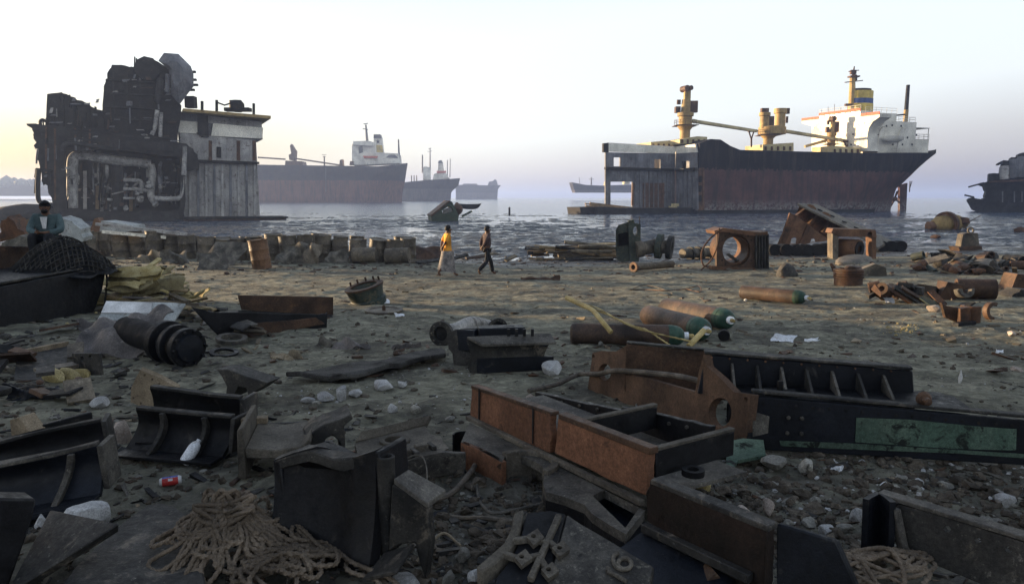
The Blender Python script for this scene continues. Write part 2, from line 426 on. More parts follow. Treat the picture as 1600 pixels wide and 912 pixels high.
def make_sea():
    m = MB(); ys = [26, 60, 120, 300, 900, 2500, 6000]; xs = [-6000, -1500, -400, -120, 0, 120, 400, 1500, 6000]
    m.grid(lambda u, v: (xs[round(u * 8)], ys[round(v * 6)], WATER_Z), 8, 6)
    structure(m.build('sea', 'tidal_water', smooth=0))
make_sea()
def make_haze():
    t = NT('haze_air'); t.t.nodes.remove(t.b); p = t.n('VolumePrincipled'); p.inputs['Color'].default_value = (.42, .56, .93, 1)
    p.inputs['Density'].default_value = HAZE; p.inputs['Anisotropy'].default_value = .28
    t.l(p.outputs[0], t.t.nodes['Material Output'].inputs['Volume'])
    m = MB(); m.box((0, 3000, 19), (13000, 6200, 46)); o = m.build('haze', 'haze_air', smooth=0); o['kind'] = 'stuff'; o['label'] = 'pale morning haze over the beach and the sea'; o['category'] = 'haze'
HAZE = .00043
make_haze()
# ================================================================== ships and wrecks
class Fr:
    """upright frame: s along, t away from the viewer, z up"""
    def __init__(f, px, py, y, a, z=0.0):
        q = at(px, py, y); f.o = V((q.x, q.y, z)); f.a = R(a)
        f.S = V((math.cos(f.a), math.sin(f.a), 0)); f.T = V((-math.sin(f.a), math.cos(f.a), 0)); f.Z = V((0, 0, 1))
    def W(f, s, t, z): return f.o + f.S * s + f.T * t + f.Z * z
    def P(f, t=0): return Plane(f.o + f.T * t, f.T)
    def X(f, px, py, t=0): return f.P(t)(px, py)
    def L(f, pts, t=0): P = f.P(t); return [P(*q) for q in pts]
    def loc(f, px, py, t=0):
        d = f.X(px, py, t) - f.o; return d.dot(f.S), d.z
    def FP(f, s): return Plane(f.W(s, 0, 0), f.S)          # plane across the ship
    def box(f, m, s0, s1, t0, t1, z0, z1):
        P = [f.W(s0, t0, z0), f.W(s1, t0, z0), f.W(s1, t1, z0), f.W(s0, t1, z0)]; return m.ext(P, (0, 0, z1 - z0))
def hull(fr, B, prof, deck, run0, run1, s0=0, nz=14, nu=46, bilge=1.2, pw=2.3):
    """lofted stern half of a hull; prof [(z, s where the hull ends)], deck(s) height of the deck edge"""
    zz = [p[0] for p in prof]; ss = [p[1] for p in prof]; m = MB(); zb, ztop = zz[0], zz[-1]
    def pt(u, v, side):
        send0 = float(np.interp(zb + (ztop - zb) * v, zz, ss)); s = s0 + (send0 - s0) * (1 - (1 - u) ** 1.6)
        z = zb + (deck(s) - zb) * v
        run = run0 + (run1 - run0) * v; k = max(0, (s - (send0 - run)) / run); hb = B / 2 * (1 - k ** pw)
        if v < .12: hb = max(0, hb - bilge * (1 - v / .12) ** 2 * (1 - k))
        return fr.W(s, B / 2 + side * hb, z)
    m.grid(lambda u, v: pt(u, v, -1), nu, nz); m.grid(lambda u, v: pt(u, v, 1), nu, nz)
    m.grid(lambda u, v: pt(u, 1, -1) * (1 - v) + pt(u, 1, 1) * v - V((0, 0, .02)), nu, 2)
    m.grid(lambda u, v: pt(0, u, -1) * (1 - v) + pt(0, u, 1) * v, nz, 2)
    return m, pt
def hull_mat(name, top, low, zline, salt=True, wob=1.1, pale=(.3, .29, .28)):
    t = NT(name); v = t.coord(offset=False); z = t.sep(v)[2]; n1 = t.noise(v, .35, 6, .65); n2 = t.noise(t.coord(offset=False, scale=(1, 1, .12)), .9, 6, .65); n3 = t.noise(v, 1.6, 7, .7)
    lo = t.ramp(n1, [(.35, low[0]), (.62, low[1])]); lo = t.mix(t.ramp(n2, [(.44, 0.), (.66, .75)]), lo, (.028, .026, .03)); lo = t.mix(t.ramp(n3, [(.66, 0.), (.76, .6)]), lo, (.2, .075, .05))
    if salt:
        k = t.n('MapRange'); t.l(t.math('ADD', z, t.math('MULTIPLY', n3, 2.0)), k.inputs[0]); k.inputs[1].default_value = 4.2; k.inputs[2].default_value = 2.6
        lo = t.mix(t.math('MULTIPLY', t.math('MULTIPLY', k.outputs[0], t.ramp(n3, [(.42, 0.), (.6, 1.)])), .7), lo, pale)
    up = t.ramp(n1, [(.35, top[0]), (.65, top[1])]); up = t.mix(t.ramp(n2, [(.5, 0.), (.68, .7)]), up, (.06, .044, .04))
    f = t.math('GREATER_THAN', t.math('ADD', z, t.math('MULTIPLY', t.math('SUBTRACT', n3, .5), wob * 3)), zline)
    t.col(t.mix(f, lo, up)); t.rough(.8); t.b.inputs['Specular IOR Level'].default_value = .12
    br = t.n('TexBrick'); t.l(t.n('TexCoord').outputs['Object'], br.inputs[0])
    t.bump(n3, .25, .05); return t.m
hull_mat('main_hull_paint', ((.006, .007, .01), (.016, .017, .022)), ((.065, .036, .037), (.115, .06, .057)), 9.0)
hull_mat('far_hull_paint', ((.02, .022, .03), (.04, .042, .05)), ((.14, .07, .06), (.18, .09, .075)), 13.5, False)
hull_mat('dark_hull_paint', ((.015, .017, .024), (.03, .032, .04)), ((.08, .08, .09), (.11, .1, .1)), 10.0, False)
worn('ship_white', (.72, .68, .58), (.8, .76, .66), (.55, .45, .33), .5, (.4, .6), (.7, .82), bump=.1)
worn('ship_cream', (.46, .38, .2), (.55, .46, .26), (.25, .14, .06), .8, cth=(.6, .72), bump=.15)
worn('crane_yellow', (.33, .225, .09), (.42, .295, .125), (.16, .08, .035), .9, cth=(.58, .7), bump=.15, streak=3)
worn('trim_red', (.5, .09, .05), (.58, .14, .07), bump=.1)
worn('funnel_blue', (.04, .07, .2), (.06, .1, .26), bump=.1)
worn('funnel_yellow', (.55, .4, .08), (.65, .48, .12), (.3, .2, .06), 1, bump=.1)
worn('sooty_steel', (.012, .012, .013), (.035, .033, .033), (.075, .05, .035), .8, cth=(.6, .72), rough=(.55, .9), streak=3)
worn('soot_black', (.006, .006, .007), (.018, .017, .017), (.04, .03, .022), 1.2, rough=(.6, .95))
worn('grey_bulkhead', (.13, .135, .15), (.2, .2, .215), (.09, .06, .045), .6, cth=(.56, .7), streak=4, bump=.2)
worn('pale_bulkhead', (.3, .29, .28), (.42, .4, .38), (.1, .07, .055), .5, cth=(.55, .68), streak=3, bump=.2)
worn('lagged_pipe', (.24, .23, .215), (.42, .4, .375), (.06, .05, .045), 1.6, cth=(.52, .64))
worn('rust_orange', (.105, .056, .033), (.175, .092, .052), (.06, .03, .02), 1.5, cth=(.56, .68))
worn('rust_brown', (.07, .036, .022), (.14, .07, .038), (.025, .019, .016), 1.6, cth=(.52, .64), dust=(.2, .15, .1))
worn('glass_dark', (.02, .025, .03), (.03, .035, .04), rough=(.1, .2), bump=0)
worn('deck_green', (.05, .07, .05), (.07, .09, .06), (.09, .05, .03), 1)
worn('plank_wood', (.24, .16, .085), (.36, .25, .14), (.12, .08, .05), 1.2, rough=(.7, .95), streak=2)
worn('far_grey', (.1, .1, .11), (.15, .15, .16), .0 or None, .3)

# ------------------------------------------------------------------ the large ship on the right, its fore half already cut away
F = Fr(1090, 333, 147, 20)
K = lambda px, py, t=0: F.loc(px, py, t)
ship = thing('cargo_ship', 'half-scrapped cargo ship with dark red hull, yellow cranes and lit white bridge', 'ship', F.W(30, 10, -.3))
prof = [(-.6, K(1391, 333, 10)[0])] + [(K(x, y, t)[1], K(x, y, t)[0]) for x, y, t in ((1393, 318, 10), (1397, 305, 10), (1400, 294, 10), (1412, 286, 9.5), (1428, 274, 8.5), (1445, 257, 7.6), (1462, 240, 6.8))]
DK = K(1462, 240, 6.8)[1]
def deck_m(s): return float(np.interp(s, [0, 1.5, 4, 6, 9, 40, 52, 80], [13.6, 14.3, 15.0, 13.8, 12.6, 12.6, 12.9, DK]))
hm, hp = hull(F, 20, prof, deck_m, 34, 11)
hm.build('hull', 'main_hull_paint', ship)
SE = prof[-1][1]
m = MB()                                                                   # stern bulwark with freeing gaps
for i in range(26):
    u0, u1 = .80 + i * .0076, .80 + i * .0076 + .0053
    for sd in (-1, 1):
        a, b = hp(u0, 1, sd), hp(u1, 1, sd); m.ext([a, b, b + V((0, 0, .9)), a + V((0, 0, .9))], F.T * .12 * -sd)
m.build('bulwark', 'sooty_steel', ship)
m = MB()                                                                   # rudder hung under the counter
m.ext(F.L([(1406, 290), (1418, 286), (1416, 330), (1406, 330)], 9.7), F.T * .6); m.build('rudder', 'main_hull_paint', ship)
m = MB(); m.lathe([(0, -.9), (.45, -.7), (.55, 0), (.5, .8), (0, .9)], F.X(1396, 311, 10), F.S, 12)
for k in range(4):
    a = k * math.pi / 2 + .5; d = F.T * math.cos(a) + F.Z * math.sin(a); c = F.X(1397.5, 311, 10); m.ext([c + d * .4 - F.S * .2, c + d * 2.0 - F.S * .5, c + d * 2.3 + F.S * .1, c + d * .4 + F.S * .3], (F.T * math.sin(a) - F.Z * math.cos(a)) * .15)
m.build('propeller', 'rust_brown', ship)
m = MB(); m.tube([F.X(1422, 283, 10), F.X(1421, 300, 10)], .12); m.tube([F.X(1425, 283, 10), F.X(1421, 296, 10)], .09); m.build('stern_pipe', 'sooty_steel', ship)
# cut-open end: lengthwise bulkhead, cross bulkhead, flange, white strip, orange torch-cut edges
T1 = 7.3; s_l = K(948, 300, T1)[0]; s_c = K(1055, 300, T1)[0]
Pw = F.P(T1)
wall = [Pw(*q) for q in ((946, 238), (1055, 240), (1055, 327), (1040, 328), (988, 326), (988, 284), (954, 284), (954, 332), (946, 332))]
m = MB(); m.plate(wall, [Pw.L([(959, 246), (969, 246), (969, 260), (959, 260)]), Pw.L([(1022.5, 249), (1032, 249), (1032, 263), (1022.5, 263)])], F.T * .35); m.build('bulkhead', 'grey_bulkhead', ship)
Pc = Plane(F.W(s_c, T1, 0), F.X(1088, 300, 0) - F.W(s_c, T1, 0)); cdir = (F.X(1088, 300, 0) - F.X(1055, 300, T1)); cdir.z = 0
Pc = Plane(F.X(1055, 300, T1), V((cdir.y, -cdir.x, 0)))
m = MB(); m.plate(Pc.L([(1055.2, 240), (1088, 238), (1090, 327), (1055.2, 327)]), [Pc.L([(1065, 252), (1072, 252), (1072, 264), (1065, 264)])], F.S * .3); m.build('bulkhead', 'grey_bulkhead', ship)
m = MB()
for k in range(9):
    x = 992 + k * 7; m.ext(Pw.L([(x, 268), (x + 1.4, 268), (x + 1.4, 326), (x, 326)]), F.T * -.25)
for k in range(4):
    x = 1060 + k * 7; m.ext(Pc.L([(x, 268), (x + 1.4, 268), (x + 1.4, 326), (x, 326)]), F.S * -.25)
m.build('stiffener', 'grey_bulkhead', ship)
m = MB(); m.ext(Pw.L([(944, 261), (1055, 264), (1055, 267), (944, 265)]), F.T * -.8); m.ext(Pc.L([(1055, 264), (1090, 262), (1090, 266), (1055, 267)]), F.S * -.8); m.build('flange', 'soot_black', ship)
m = MB(); m.ext(Pw.L([(951, 223), (1057, 229), (1055, 240), (951, 237)]), F.T * .4 ); m.ext(Pc.L([(1056.5, 229), (1086, 225), (1088, 238), (1055, 240)]), F.S * .4); m.build('deck_edge_strip', 'ship_white', ship)
m = MB(); m.ext(Pw.L([(943, 224), (951, 223), (951, 238), (943, 238)]), F.T * .6); m.build('beam_end', 'soot_black', ship)
m = MB(); m.ext(Pw.L([(1004, 286), (1034, 286), (1034, 326), (1004, 326)]), F.T * -.15); m.build('door_panel', 'rust_brown', ship)
for q in ([(1034, 286), (1037, 286), (1036, 327), (1033, 327)], [(987, 286), (990, 286), (989, 321), (986, 321)]):
    m = MB(); m.ext(Pw.L(q), F.T * -.3); m.build('cut_edge', 'rust_orange', ship)
m = MB(); m.ext(F.L([(1091, 263), (1099, 262), (1099, 332), (1090, 332)], -.02), F.T * -.25); m.build('cut_edge', 'rust_brown', ship)
m = MB(); m.ext(F.L([(1097.5, 266), (1100, 266), (1099.5, 326), (1097.5, 326)], -.3), F.T * -.2); m.ext(F.L([(1090, 322), (1098, 322), (1098, 333), (1091, 333)], -.3), F.T * -.2); m.build('cut_edge', 'rust_orange', ship)
for y0 in (275, 290, 305):
    m = MB(); m.ext(F.L([(1091.5, y0), (1096, y0), (1096, y0 + 10), (1091.5, y0 + 10)], -.3), F.T * -.06); m.build('cut_pocket', 'soot_black', ship)
m = MB(); F.box(m, s_l - 5, 0, 1, 14, -.5, 1.1); m.build('bottom_plating', 'sooty_steel', ship)
m = MB(); F.box(m, -1, 44, -1.4, .1, -.4, .6); m.build('keel_mud_shelf', 'soot_black', ship)
# deck gear
for pts, t in (([(1017, 222), (1052, 219), (1058, 223), (1058, 232), (1017, 230)], 9), ([(1062, 218), (1090, 213), (1105, 214), (1105, 224), (1062, 225)], 5), ([(1192, 226), (1240, 223), (1240, 236), (1192, 236)], 7), ([(1300, 228), (1345, 231), (1345, 240), (1300, 240)], 3)):
    m = MB(); m.ext(F.L(pts, t), F.T * 6); ch = m.build('hatch_coaming', 'ship_cream', ship)
    m = MB(); P_ = F.P(t - .05); x0, x1 = pts[0][0], max(p[0] for p in pts); yb = max(p[1] for p in pts)
    for k in range(5):
        x = x0 + (x1 - x0) * (k + .3) / 5; m.ext(P_.L([(x, yb - 7), (x + 2, yb - 7), (x + 2, yb - 1), (x, yb - 1)]), F.T * -.3)
    m.build('coaming_bracket', 'rust_brown', ch, split=True)
def crane(cx, yb, yp, yt, t, jib, twin=False, sup=None):
    mpp = (F.X(cx + 1, yb, t) - F.X(cx, yb, t)).length
    b = F.X(cx, yb, t); H = lambda y: F.X(cx, y, t).z - b.z
    c = thing_part('crane', ship, b)
    m = MB(); m.lathe([(1.05, -1.5), (1.05, H(yp) * .7), (1.75, H(yp)), (1.75, H(yp) + .25), (1.2, H(yp) + .3)], b, n=18); m.build('crane_column', 'crane_yellow', c)
    m = MB(); z = b + V((0, 0, H(yp) + .3))
    for k in range(14):
        a = k * 2 * math.pi / 14; d = V((math.cos(a), math.sin(a), 0)) * 2.25; m.tube([z + d - V((0, 0, .3)), z + d + V((0, 0, .9))], .04, 5)
    for h in (.45, .9): m.tube([z + V((math.cos(a * .4488) * 2.25, math.sin(a * .4488) * 2.25, h)) for a in range(15)], .035, 5)
    m.box(z - V((0, 0, .25)), (4.6, 4.6, .1)); m.build('crane_platform', 'rust_brown', c)
    m = MB(); z0 = H(yp) + .3; zt_ = H(yt)
    if not twin:
        m.lathe([(1.35, z0), (1.4, z0 + 1.6), (1.7, z0 + 1.7), (1.7, z0 + 2.4), (1.0, z0 + 2.5), (.8, zt_ - 2)], b, n=16)
        m.box(b + V((.2, 0, (z0 + 2.6 + zt_) / 2)), (1.2, 1.4, zt_ - z0 - 2.6)); m.build('crane_house', 'crane_yellow', c)
        m = MB(); m.box(b + V((1.6, 0, z0 + 3.6)), (1.5, 1.4, 2.3)); m.box(b + V((-1.7, 0, z0 + 3)), (1.0, 1.5, 1.2)); m.box(b + V((-1.4, .4, z0 + 4.6)), (.7, .7, .9)); m.build('winch_cabin', 'rust_brown', c, split=True)
        m = MB(); m.lathe([(0, -1.0), (.65, -1.0), (.65, 1.0), (0, 1.0)], b + V((-.3, 0, zt_ + .15)), F.T, 12); m.lathe([(0, -.9), (.5, -.9), (.5, .9), (0, .9)], b + V((.55, 0, zt_ + .25)), F.T, 12); m.build('sheave', 'rust_brown', c)
    else:
        m.lathe([(2.9, z0), (2.9, z0 + 1.5), (2.4, z0 + 1.7), (0, z0 + 1.7)], b + F.S * .9, n=20)
        m.lathe([(1.0, z0 + 1.2), (.95, zt_ - .3), (1.2, zt_ - .2), (1.2, zt_ + .5)], b - F.S * 1.2, n=14); m.lathe([(1.15, z0 + 1.2), (1.1, zt_ + .4), (1.4, zt_ + .5), (1.4, zt_ + 1.5)], b + F.S * 2.9, n=14); m.build('crane_house', 'crane_yellow', c)
        m = MB(); m.box(b + V((-1.2, -.4, zt_ + .9)), (1.5, 1.2, 1.0)); m.box(b + V((.4, 0, z0 + 2.6)), (1.1, 1.0, 2.4)); m.box(b + F.S * 4 + V((.5, -.2, zt_ + 1)), (.9, .8, 1.2)); m.box(b + F.S * 4.5 + V((.2, 0, zt_ - .8)), (.4, .5, 1.4)); m.build('winch_cabin', 'rust_brown', c, split=True)
    (ja, ta), (jb, tb) = jib; p, q = F.X(*ja, ta), F.X(*jb, tb); m = MB()
    for o in (-.55, .55):
        m.bar(p + F.T * o, q + F.T * o * .4, .35, .55)
    for k in range(9):
        f = (k + .5) / 9; e = p.lerp(q, f); m.bar(e + F.T * (-.55 * (1 - f * .6)), e + F.T * (.55 * (1 - f * .6)), .2, .3)
    m.build('jib', 'ship_cream', c)
    if sup:
        (sx, sy0, sy1, ts) = sup; m = MB(); m.bar(F.X(sx, sy1, ts), F.X(sx, (sy0 * .55 + sy1 * .45), ts), .3, .3); m.bar(F.X(sx, (sy0 * .5 + sy1 * .5), ts), F.X(sx - 4, sy0, ts), .25, .25); m.bar(F.X(sx, (sy0 * .5 + sy1 * .5), ts), F.X(sx + 4, sy0, ts), .25, .25); m.bar(F.X(sx - 5, sy0, ts), F.X(sx + 6, sy0, ts), .3, .4); m.build('jib_rest', 'rust_brown', c)
    return c
def thing_part(name, parent, w):
    """an Empty part that carries its own sub-parts"""
    o = bpy.data.objects.new(name, None); COL.objects.link(o); o.parent = parent; o.location = V(w) - wloc(parent); o.empty_display_size = .2; return o
crane(1070, 219, 197, 140, 9, (((1080, 189), 9), ((1182, 205), 9)), sup=(1174, 205, 230, 9))
crane(1200, 228, 212, 180, 9, (((1226, 205), 9), ((1326, 221), 8)), True, sup=(1323, 221, 240, 7))
c3 = crane(1298, 238, 226, 187, 9, (((1300, 218), 12), ((1230, 229), 12))); c3.scale = (.6, .6, 1)
# bridge and accommodation
sf = K(1357, 235, 1)[0]; FPp = F.FP(sf); br = thing_part('superstructure', ship, F.W(sf, 10, 13))
front = FPp.L([(1268, 236), (1268, 197), (1253, 193), (1253, 188), (1279, 185), (1280, 180), (1345, 172.5), (1345, 181), (1375, 177.5), (1374, 183), (1364, 190), (1358, 199), (1355.5, 210), (1355, 236)])
m = MB(); m.ext(front, F.S * 3.2); m.build('bridge_front', 'ship_white', br)
m = MB(); F.box(m, sf + 3.2, sf + 14, 1.6, 18.4, 12.4, 19.8); F.box(m, sf + 3.2, sf + 9, 2.5, 17.5, 19.8, 21.6); F.box(m, sf + 14, sf + 18.5, 2, 18, 12.4, 16.2); m.build('deckhouse', 'ship_white', br)
for a, b in (((1253, 188), (1279, 185)), ((1280, 180), (1345, 172.5)), ((1345, 181), (1375, 177.5))):
    p, q = FPp(*a), FPp(*b); m = MB(); m.ext([p - V((0, 0, .15)), q - V((0, 0, .15)), q + V((0, 0, .45)), p + V((0, 0, .45))], F.S * -.15); m.build('red_trim', 'trim_red', br)
Pf = Plane(F.W(sf - .03, 0, 0), F.S)
def win(x, y, w=3, h=3.4):
    m = MB(); m.ext(Pf.L([(x - w / 2, y - h / 2), (x + w / 2, y - h / 2), (x + w / 2, y + h / 2), (x - w / 2, y + h / 2)]), F.S * -.06); m.build('window', 'glass_dark', br)
for k in range(8): win(1284.5 + k * 8.2, 183 - k * .95, 5.6, 4.2)
for x, y in ((1271, 200), (1280, 199), (1319, 196), (1339, 194), (1348.5, 193), (1318, 211), (1333, 210), (1343, 209), (1330, 226), (1340, 225)): win(x, y, 2.2, 2.6)
Ps = F.P(1.57)
for x, y in ((1385, 197), (1394, 196), (1408, 197), (1418, 215), (1395, 226), (1410, 226), (1425, 226), (1372, 210), (1432, 211)):
    m = MB(); m.ext(Ps.L([(x - 1, y - 1.5), (x + 1, y - 1.5), (x + 1, y + 1.5), (x - 1, y + 1.5)]), F.T * -.06); m.build('window', 'glass_dark', br)
def rail(fr, P, h=1.1, n=10, nm='railing', parent=None, mt='ship_white', r=.035):
    m = MB()
    for a, b in zip(P[:-1], P[1:]):
        L = (b - a).length; k = max(1, int(L / 1.4))
        for i in range(k + 1): q = a.lerp(b, i / k); m.tube([q, q + V((0, 0, h))], r, 4)
        for z in (.55, 1.0): m.tube([a + V((0, 0, z * h)), b + V((0, 0, z * h))], r, 4)
    return m.build(nm, mt, parent)
zr = FPp(1345, 172.5).z
rail(F, [F.W(sf, 2.5, 21.6), F.W(sf + 9, 2.5, 21.6)], parent=br); rail(F, [FPp(1280, 179.5), FPp(1345, 172)], parent=br)
rail(F, [F.W(sf + 9, 2, 19.8), F.W(sf + 14, 2, 19.8), F.W(sf + 14, 18, 19.8)], parent=br); rail(F, [F.W(sf + 5, .5, 12.9), F.W(sf + 15, .8, 13.1)], parent=br); rail(F, [F.W(sf + 14, 2, 16.2), F.W(sf + 18.5, 2, 16.2), F.W(sf + 18.5, 18, 16.2)], parent=br)
m = MB(); F.box(m, sf + 13, sf + 18.6, 2, 17, 18.6, 18.75)
for s_ in (13.2, 18.4):
    for t_ in (2.2, 16.8): m.tube([F.W(sf + s_, t_, 16.2), F.W(sf + s_, t_, 18.6)], .09, 5)
m.build('awning', 'ship_white', br)
# lifeboat in its davits
lb = thing_part('lifeboat', br, F.W(sf + 6, .4, 15.6)); m = MB()
m.grid(lambda u, v: F.W(sf + 3 + u * 6, .2 + math.cos(v * math.pi) * 1.1 * (1 - abs(2 * u - 1) ** 2.5), 16.4 - math.sin(v * math.pi) * 1.3 * (1 - .5 * abs(2 * u - 1) ** 3)), 14, 8, .06); m.build('boat_hull', 'ship_white', lb)
for s_ in (3.2, 8.8):
    m = MB(); m.tube(spline([F.W(sf + s_, 1.6, 13.5), F.W(sf + s_, 1.3, 17.2), F.W(sf + s_, .6, 18.4), F.W(sf + s_, -.2, 18.2)], 5), .14, 6); m.tube([F.W(sf + s_, -.1, 18.2), F.W(sf + s_, .1, 16.2)], .04, 5); m.build('davit', 'ship_white', lb)
# funnel with a blue band, mast, tall dark post
fx = F.W(sf + 6, 10, 21); zf = lambda y: F.X(1348, y, 10).z
fn = thing_part('funnel', br, fx)
def oval(z, a, b, k=0): return [fx + F.S * (a * math.cos(q * math.pi / 12) + k) + F.T * (b * math.sin(q * math.pi / 12)) + V((0, 0, z - fx.z)) for q in range(24)]
for z0, z1, mt, nm, g in ((21, zf(163), 'funnel_yellow', 'funnel_base', 1.02), (zf(163), zf(155), 'funnel_blue', 'funnel_band', 1.0), (zf(155), zf(143), 'funnel_yellow', 'funnel_top', .98)):
    m = MB(); m.ext(oval(z0, 2.9 * g, 2.3 * g), (0, 0, z1 - z0)); m.build(nm, mt, fn)
m = MB(); m.ext(oval(zf(143), 2.4, 1.8), (0, 0, .5)); m.build('funnel_cap', 'sooty_steel', fn)
ma = thing_part('mast', br, F.X(1331, 172, 10)); m = MB(); m.tube([F.X(1331, 176, 10), F.X(1332, 122, 10)], [.85, .6], 10); m.build('mast_post', 'crane_yellow', ma)
m = MB(); m.tube([F.X(1332, 122, 10), F.X(1335, 104, 10)], [.3, .12], 6); m.bar(F.X(1320, 129, 10), F.X(1348, 126, 10), .2, .2); m.bar(F.X(1326, 112, 10), F.X(1342, 110, 10), .18, .18); m.box(F.X(1334, 120, 10), (2.2, 1.6, .3)); m.box(F.X(1333, 113, 10), (1.2, .8, .9)); m.bar(F.X(1337, 126, 10), F.X(1337, 118, 10), .5, .5); m.box(F.X(1326, 164, 10), (1.6, .8, .5)); m.box(F.X(1336, 122, 10), (.5, .5, 1.5)); m.build('radar_frame', 'rust_brown', ma, split=True)
m = MB(); m.tube([F.X(1414, 196, 10), F.X(1416, 172, 10)], .55, 8); m.build('post_base', 'crane_yellow', br)
m = MB(); m.tube([F.X(1416, 172, 10), F.X(1419, 133, 10)], [.5, .42], 8); m.bar(F.X(1384, 182, 10), F.X(1414, 179, 10), .35, .35); m.build('derrick_post', 'soot_black', br)
m = MB()
for k in range(7): m.tube([FPp(1284 + k * 10, 179 - k * 1.1), FPp(1284 + k * 10, 171 - k * 1.1 - (k % 3) * 3)], .05, 4)
m.build('aerial', 'rust_brown', br)
# loose timber on the cut bottom, broken platform beside it, pale blocks
def timber(pts, t, n, group, lab, seed=3, w=.35, mt='plank_wood'):
    rnd = random.Random(seed)
    for i in range(n):
        a, b = pts; j = rnd.uniform(-3, 3); k = i / max(1, n - 1)
        p = F.X(a[0] + rnd.uniform(0, 14), a[1] + k * 9, t + k * -1.5); q = F.X(b[0] - rnd.uniform(0, 22), b[1] + k * 8, t + k * -1.5 + rnd.uniform(-.6, .6))
        m = MB(); m.bar(p, q, w, w * .7, rnd.uniform(0, .3)); m.solo('timber', mt, lab, 'timber', group)
timber(((914, 317), (1000, 325)), 5, 9, 'timbers on the cut end of the large ship', 'long yellowish timber lying in the pile on the cut bottom of the large ship')
PD = F.P(2.5); m = MB(); m.ext(PD.L([(906, 324), (945, 323), (985, 326), (1018, 327), (1010, 332), (992, 333), (975, 331), (962, 336), (950, 334), (935, 337), (922, 333), (908, 336)]), F.T * 6)
pl = m.solo('broken_platform', 'soot_black', 'broken rusty hull bottom left of the large ship with timber on it', 'wreckage')
m = MB()
for x, y in ((946, 325), (957, 327), (965, 329), (984, 327), (930, 326)): m.ext(F.L([(x, y), (x + 3, y), (x + 3, y + 10), (x, y + 9)], 2.4), F.T * -.3)
m.build('torn_rib', 'rust_orange', pl)
for i, (x, y, w) in enumerate(((1049, 322, 9), (1053, 318, 8))):
    m = MB(); m.ext(F.L([(x, y), (x + w, y), (x + w, y + 4.5), (x, y + 4.5)], 4), F.T * 1.0); m.solo('pale_block', 'ship_cream', ('lower', 'upper')[i] + ' pale block of the two stacked on the cut bottom of the large ship', 'block')

# ------------------------------------------------------------------ hazy ships behind
def far_ship(px0, px1, yd, yw, depth, a, B, name, label, mt, deckpts, endpts, run=(26, 9), s0px=None):
    f = Fr(px0, yw, depth, a); o = thing(name, label, 'ship', f.W(f.loc(px1, yw)[0] / 2, B / 2, 0))
    prof = [(f.loc(x, y, B / 2)[1], f.loc(x, y, B / 2)[0]) for x, y in endpts]; prof[0] = (-.8, prof[0][1])
    ds = [(f.loc(x, y, 0)) for x, y in deckpts]; ds.sort()
    m, pt = hull(f, B, prof, lambda s: float(np.interp(s, [q[0] for q in ds], [q[1] for q in ds])), run[0], run[1], nz=10, nu=30); m.build('hull', mt, o)
    return f, o
def slab(f, o, nm, mt, pts, t0, t1):
    m = MB(); m.ext(f.L(pts, t0), f.T * (t1 - t0)); return m.build(nm, mt, o)
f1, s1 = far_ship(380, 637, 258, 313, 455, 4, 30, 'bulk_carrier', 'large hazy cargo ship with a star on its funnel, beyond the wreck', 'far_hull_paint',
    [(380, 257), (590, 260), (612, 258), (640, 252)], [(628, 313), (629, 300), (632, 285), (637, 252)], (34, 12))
slab(f1, s1, 'superstructure', 'ship_white', [(550, 258), (550, 226), (553, 222), (586, 224), (587, 238), (622, 240), (624, 255)], 4, 26)
slab(f1, s1, 'bridge_deck', 'ship_white', [(551, 226), (552, 221), (575, 220), (583, 222), (583, 228)], 1, 29)
slab(f1, s1, 'bridge_side', 'far_grey', [(560, 230), (566, 228), (567, 238), (561, 240)], 3.6, 4)
slab(f1, s1, 'lifeboat', 'trim_red', [(567, 243.5), (590, 244), (589, 247), (569, 247)], 2.5, 4.5)
slab(f1, s1, 'deckhouse', 'far_grey', [(603, 246), (608, 242), (617, 242), (622, 247)], 3.5, 24)
fu = slab(f1, s1, 'funnel', 'ship_white', [(583, 240), (584, 216), (596, 216), (599, 240)], 11, 18)
slab(f1, fu, 'funnel_band', 'funnel_yellow', [(586, 238), (587, 227), (597, 227), (598.5, 238)], 10.5, 18.4); slab(f1, fu, 'funnel_top', 'far_grey', [(583.5, 216), (584, 210), (594, 210), (596, 216)], 10.5, 18.4)
m = MB(); c = (590.5, 221.5); m.ext(f1.L([(c[0] + (3.6 if k % 2 == 0 else 1.5) * math.sin(k * math.pi / 5), c[1] - (3.9 if k % 2 == 0 else 1.6) * math.cos(k * math.pi / 5)) for k in range(10)], 10.9), f1.T * -.3); m.build('funnel_star', 'soot_black', fu)
def mast(f, o, pts, t, r0, r1, cross=(), mt='far_grey', nm='mast'):
    m = MB(); m.tube(f.L(pts, t), [r0 + (r1 - r0) * k / (len(pts) - 1) for k in range(len(pts))], 8)
    for a, b in cross: m.bar(f.X(*a, t), f.X(*b, t), r0 * .5, r0 * .5)
    return m.build(nm, mt, o)
mast(f1, s1, [(574, 224), (571.5, 195)], 15, 1.0, .5, [((567, 201), (575, 203)), ((568, 194), (575, 193))])
mast(f1, s1, [(624, 255), (622.5, 218)], 14, .8, .4); mast(f1, s1, [(507, 260), (506.5, 244)], 14, .5, .4, [((503, 242), (510, 242)), ((504, 245), (509, 245))])
slab(f1, s1, 'crane_house', 'rust_brown', [(452, 250), (451, 242), (455, 240), (453, 228), (455, 225), (457, 228), (459, 232), (462, 236), (461, 252)], 11, 16); slab(f1, s1, 'crane_base', 'rust_brown', [(445, 260), (446, 251), (472, 252), (474, 260)], 8, 20)
for a, b in (((403, 246), (446, 249)), ((463, 248), (530, 258))):
    m = MB(); m.bar(f1.X(*a, 13), f1.X(*b, 13), .9, .9); m.build('jib', 'rust_brown', s1)
